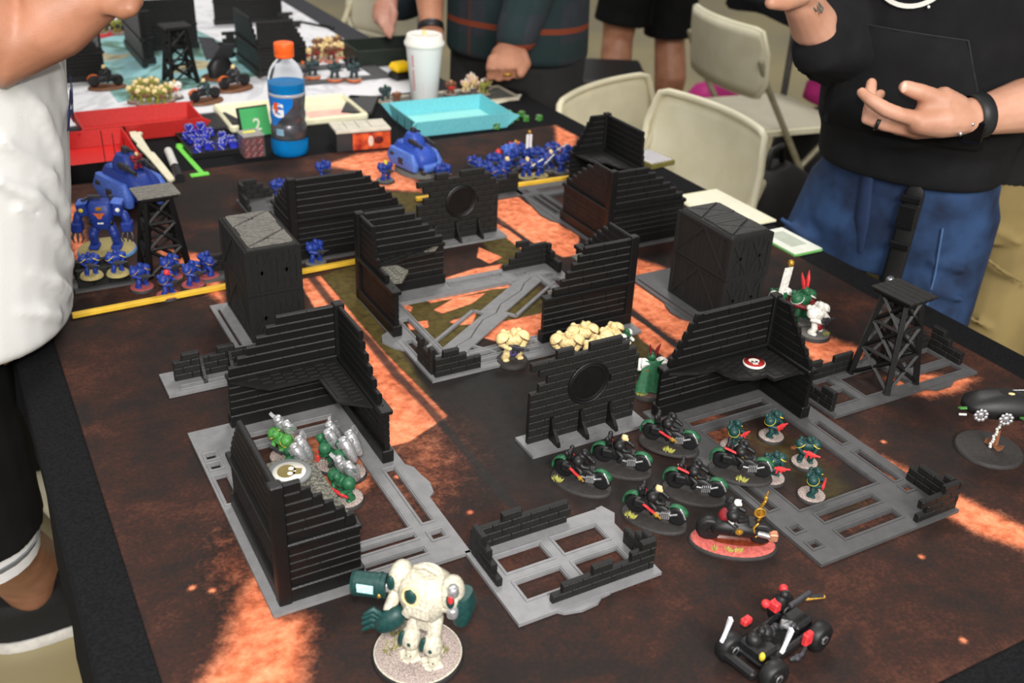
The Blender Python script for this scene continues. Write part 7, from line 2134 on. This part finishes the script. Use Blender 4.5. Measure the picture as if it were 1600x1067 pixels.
q = MB(); q2 = MB(); q2.lathe([(.0300, -.009), (.0325, -.008), (.0325, .008), (.0300, .009)], 24); q.add(q2.v, [f for f in q2.f if len(f) == 4], 0, True, Matrix.Translation(AT(673, 44, 2.497)) @ rot_to(bd).to_4x4()); wput(q, 'wristband', M_BLK, pp)
q = MB(); q2 = MB(); q2.lathe([(.0108, -.0025), (.0122, -.0025), (.0122, .0025), (.0108, .0025)], 18); q.add(q2.v, [f for f in q2.f if len(f) == 4], 0, True, Matrix.Translation(AT(793, 116, 2.42)) @ rot_to((0, .2, 1)).to_4x4()); wput(q, 'finger_ring', P_GLD, pp)

# ---------- person whose hand hangs over the far table
ZF_ = Vector((-.95, -.3, 0)).normalized(); ZL = Vector((-ZF_.y, ZF_.x, 0)); Z0 = Vector((1.64, 2.56, 0))
pz = thing('person', 'person in dark clothes behind the plaid shirt, one reddish hand hanging down', 'person', (Z0.x, Z0.y, FZ))
def zp(l, f, z): return Z0 + ZL * l + ZF_ * f + Vector((0, 0, z))
yz = math.atan2(ZL.y, ZL.x)
b = MB(); b.loft([(zp(0, 0, .0), .15, .10, yz, .9), (zp(0, .02, .4), .17, .11, yz, .9), (zp(0, 0, .62), .15, .08, yz, .9), (zp(0, 0, .68), .055, .055, yz, 1), (zp(0, .02, .78), .05, .055, yz, 1)], 20); head_shapes(b, zp(0, .04, .87), ZF_)
zl_ = [[zp(s_ * .10, 0, .02), zp(s_ * .11, .02, -.28), zp(s_ * .12, -.01, FZ + .09)] for s_ in (-1, 1)]
for g_ in zl_: b.tube(g_, [.08, .058, .04], 14)
ZW = AT(607, -4, 2.78); ZE = AT(660, -30, 2.95)
b.tube([zp(-.19, 0, .56), ZE, ZW], [.05, .042, .029], 14)
b.tube([ZW, AT(602, 10, 2.77), AT(600, 26, 2.76)], [.028, .036, .034], 12, flat=.6)
for k, (x0, x1, y1) in enumerate(((594, 596, 40), (599, 603, 52), (605, 609, 57), (610, 613, 50))):
    b.tube([AT(x0 + 2, 22, 2.76), AT(x0 + 1, 36, 2.74), AT(x1, y1, 2.73)], [.0125, .0110, .0085], 10)
b.tube([AT(611, 8, 2.77), AT(616, 22, 2.74), AT(615, 36, 2.73)], [.014, .012, .009], 10)
organic(b, 'body', SK4, pz, .0045, 4); head_parts(pz, zp(0, .04, .87), ZF_, HAIR)
b = MB(); b.loft([(zp(0, 0, .06), .17, .13, yz, .9), (zp(0, .01, .3), .18, .135, yz, .9), (zp(0, 0, .58), .18, .12, yz, .9), (zp(0, 0, .66), .09, .08, yz, 1)], 26)
b.tube([zp(-.18, 0, .56), ZE, AT(636, -4, 2.86), AT(624, 4, 2.82)], [.08, .066, .060, .052], 14); b.tube([zp(.18, 0, .56), zp(.24, -.02, .3)], [.075, .062], 12)
organic(b, 'shirt', mat('dark_navy_shirt', (26, 36, 44), .9, var=.12), pz, .007, 5)
b = MB(); b.loft([(zp(0, 0, .12), .16, .12, yz, .9), (zp(0, 0, -.06), .16, .115, yz, .9)], 24)
for g_ in zl_: b.tube(g_, [.092, .076, .064], 14)
organic(b, 'trousers', mat('charcoal_trousers', (34, 34, 34), .85), pz, .008, 5)
for g_ in zl_: shoe(pz, g_[2], math.atan2(ZF_.y, ZF_.x), M_BLK, M_BLK)

# ---------- person in black shorts far behind
SF = Vector((.25, 1, 0)).normalized(); SLv = Vector((-SF.y, SF.x, 0)); S0 = Vector((2.525, 3.13, 0))
ps = thing('person', 'person in long black shorts with bare calves standing behind the cream chairs', 'person', (S0.x, S0.y, FZ))
def sp_(l, f, z): return S0 + SLv * l + SF * f + Vector((0, 0, z))
ys = math.atan2(SLv.y, SLv.x)
b = MB(); b.loft([(sp_(0, 0, .1), .16, .11, ys, .9), (sp_(0, .02, .45), .17, .11, ys, .9), (sp_(0, 0, .66), .15, .08, ys, .9), (sp_(0, 0, .72), .055, .055, ys, 1), (sp_(0, .02, .82), .05, .055, ys, 1)], 20); head_shapes(b, sp_(0, .04, .91), SF)
sl_ = [[sp_(s_ * .10, 0, .05), sp_(s_ * .115, .02, -.25), sp_(s_ * .115 + (.02 if s_ > 0 else 0), -.035, -.40), sp_(s_ * .12 + (.045 if s_ > 0 else 0), -.01, FZ + .09)] for s_ in (-1, 1)]
for g_ in sl_: b.tube(g_, [.095, .064, .068, .042], 16)
for s_ in (-1, 1): b.tube([sp_(s_ * .19, 0, .60), sp_(s_ * .25, -.02, .34), sp_(s_ * .24, .08, .12)], [.05, .042, .028], 12); b.tube([sp_(s_ * .24, .08, .12), sp_(s_ * .235, .1, .04)], [.03, .024], 10, flat=.5)
organic(b, 'body', SK2, ps, .006, 4); head_parts(ps, sp_(0, .04, .91), SF, HAIR)
b = MB(); b.loft([(sp_(0, 0, .1), .19, .14, ys, .9), (sp_(0, .01, .35), .19, .14, ys, .9), (sp_(0, 0, .62), .19, .12, ys, .9), (sp_(0, 0, .70), .09, .08, ys, 1)], 26)
for s_ in (-1, 1): b.tube([sp_(s_ * .18, 0, .60), sp_(s_ * .24, -.02, .38)], [.075, .065], 12)
organic(b, 'shirt', mat('dark_tee', (24, 24, 26), .9), ps, .008, 5)
b = MB(); b.loft([(sp_(0, 0, .16), .17, .13, ys, .9), (sp_(0, 0, -.04), .18, .13, ys, .9)], 24)
for s_, z_ in ((-1, -.235), (1, -.185)): b.tube([sp_(s_ * .09, 0, .02), sp_(s_ * .105, .01, -.12), sp_(s_ * .112, .01, z_)], [.112, .108, .112], 18, cap=False)
organic(b, 'shorts', M_SHORT, ps, .007, 4)
for g_ in sl_: shoe(ps, g_[-1], math.atan2(SF.y, SF.x), M_BLK, M_BLK)

# ---------- player in white shirt at the left edge
WF = Vector((1, .10, 0)).normalized(); WL = Vector((-WF.y, WF.x, 0)); W0 = Vector((-.115, 1.03, 0))
pw = thing('person', 'person in white shirt and black shorts at left, forearm raised over the table', 'person', (W0.x, W0.y, FZ))
def wp(l, f, z): return W0 + WL * l + WF * f + Vector((0, 0, z))
yw = math.atan2(WL.y, WL.x)
b = MB()
b.loft([(wp(0, 0, .0), .15, .10, yw, .9), (wp(0, .02, .3), .16, .11, yw, .9), (wp(0, .0, .55), .15, .09, yw, .9), (wp(0, 0, .64), .06, .06, yw, 1), (wp(0, .03, .74), .052, .056, yw, 1)], 22)
head_shapes(b, wp(0, .05, .83), WF)
WS = wp(-.19, .0, .54); WE = AT(22, 68, 1.07); WW = AT(158, -18, 1.06)
b.tube([WS, WS * .5 + WE * .5, WE, AT(80, 24, 1.065), WW], [.056, .054, .050, .0445, .030], 20)
# his right hand pinching something just inside the frame
b.tube([WW, AT(176, -18, 1.06), AT(192, -14, 1.06)], [.029, .032, .026], 12, flat=.75)
b.tube([AT(184, -10, 1.055), AT(196, 4, 1.05), AT(190, 17, 1.045)], [.0150, .0130, .0105], 10)
b.tube([AT(192, -16, 1.055), AT(206, -2, 1.05), AT(203, 14, 1.045)], [.0140, .0125, .0100], 10)
b.tube([AT(190, -22, 1.065), AT(208, -10, 1.06), AT(212, 4, 1.055)], [.0130, .0115, .0092], 10)
b.tube([AT(188, -26, 1.075), AT(206, -20, 1.07), AT(214, -6, 1.065)], [.0120, .0105, .0085], 10)
b.tube([AT(172, -12, 1.05), AT(176, 2, 1.045), AT(168, 10, 1.045)], [.0160, .0130, .0105], 10)
b.tube([wp(.19, 0, .54), wp(.25, -.06, .28), wp(.25, -.05, .06)], [.054, .046, .030], 14); b.tube([wp(.25, -.05, .06), wp(.25, -.04, .0), wp(.245, -.02, -.06)], [.030, .036, .018], 10, flat=.5)
rl = [wp(-.10, -.050, .02), wp(-.07, -.035, -.285), AT(34, 880, 1.74), AT(54, 952, 1.86)]
rl[3].z = FZ + .085
ll = [wp(.09, -.06, .02), wp(.15, -.045, -.36), wp(.24, -.11, -.52), wp(.28, -.14, FZ + .085)]
for g_ in (rl, ll): b.tube(g_, [.080, .060, .060, .033], 18)
organic(b, 'body', SK3, pw, .0042, 5); head_parts(pw, wp(0, .05, .83), WF, HAIR)
M_WSH = mat('white_jersey', (206, 206, 204), .85, var=.03, scale=10, bump=.5, bscale=1200)
b = MB()
b.loft([(wp(0, 0, .035), .205, .142, yw, .85), (wp(0, 0, .045), .212, .150, yw, .85), (wp(0, 0, .10), .212, .155, yw, .85), (wp(0, .022, .20), .205, .150, yw, .85), (wp(0, .046, .38), .20, .148, yw, .85), (wp(0, .03, .54), .19, .12, yw, .9), (wp(0, 0, .62), .12, .09, yw, .95), (wp(0, 0, .66), .075, .07, yw, 1)], 36)
for (l0, z0_, l1, z1_) in ((-.20, .30, -.10, .13), (-.195, .22, -.09, .07), (-.20, .38, -.12, .20), (-.19, .14, -.12, .06), (-.16, .40, -.10, .27), (-.20, .10, -.15, .05), (-.205, .26, -.15, .17)):
    def fr(l, z, o=.0):
        x = max(-.97, min(.97, l / .21)); y = .152 * (1 - abs(x) ** (2 / .85)) ** (.85 / 2); return wp(l, y - .010 + o + .12 * max(0, z - .05), z)
    b.tube([fr(l0, z0_, .002), fr((l0 * 2 + l1) / 3, (z0_ * 2 + z1_) / 3, .006), fr((l0 + l1 * 2) / 3, (z0_ + z1_ * 2) / 3, .006), fr(l1, z1_, .002)], [.006, .011, .011, .006], 8)
b.tube([wp(-.16, 0, .54), WS * .8 + WE * .2, WS * .62 + WE * .38], [.10, .085, .070], 16); b.tube([wp(.16, 0, .54), wp(.24, .03, .34)], [.09, .075], 14)
organic(b, 'shirt', M_WSH, pw, .005, 5)
# navy letters on the chest, seen almost edge-on
M_NAVY = mat('navy_print', (40, 44, 92), .7, var=.05)
def chest_letter(ch, l, z, size):
    o = lettering(ch, size, M_NAVY, pw, (0, 0, 0), (0, 0, 0), 'lettering', .0003, .001)
    for v_ in o.data.vertices:
        x, y, h = v_.co
        ll_ = l + x
        xx = max(-.97, min(.97, ll_ / .204)); yy_ = .152 * (1 - abs(xx) ** (2 / .85)) ** (.85 / 2)
        p_ = wp(ll_, yy_ + .026 + h + (z + y - .2) * .12, z + y)
        v_.co = p_ - Vector(pw.location)
chest_letter('A', -.115, .302, .060); chest_letter('N', -.070, .302, .060)
chest_letter('V', -.10, .385, .05)
# black shorts with a striped hem band
b = MB(); b.loft([(wp(0, -.01, .12), .18, .125, yw, .85), (wp(0, -.05, .02), .185, .11, yw, .85), (wp(0, -.075, -.06), .175, .10, yw, .9)], 26)
for g_ in (rl, ll): b.tube([g_[0], g_[0] * .45 + g_[1] * .55, g_[1] + (g_[0] - g_[1]) * .04], [.098, .094, .090], 18, cap=False)
organic(b, 'shorts', M_SHORT, pw, .006, 4)
dirr = (rl[1] - rl[0]).normalized()
for (o0, o1, rr_, mm2, nm) in ((-.012, .034, .080, mat('white_hem', (206, 206, 208), .8, var=.03), 'hem_band'), (.004, .016, .0815, mat('grey_stripe', (110, 112, 116), .8), 'hem_stripe')):
    q = MB(); q.tube([rl[1] + dirr * o0, rl[1] + dirr * o1], [rr_, rr_ * .94], 24, cap=False); wput(q, nm, mm2, pw)
for g_, a_ in ((rl, .08), (ll, .3)): shoe(pw, (g_[-1].x, g_[-1].y, 0), a_, mat('black_knit_shoe', (20, 20, 21), .8, var=.2, scale=200, bump=.6, bscale=900), mat('shoe_sole_white', (210, 208, 204), .6))
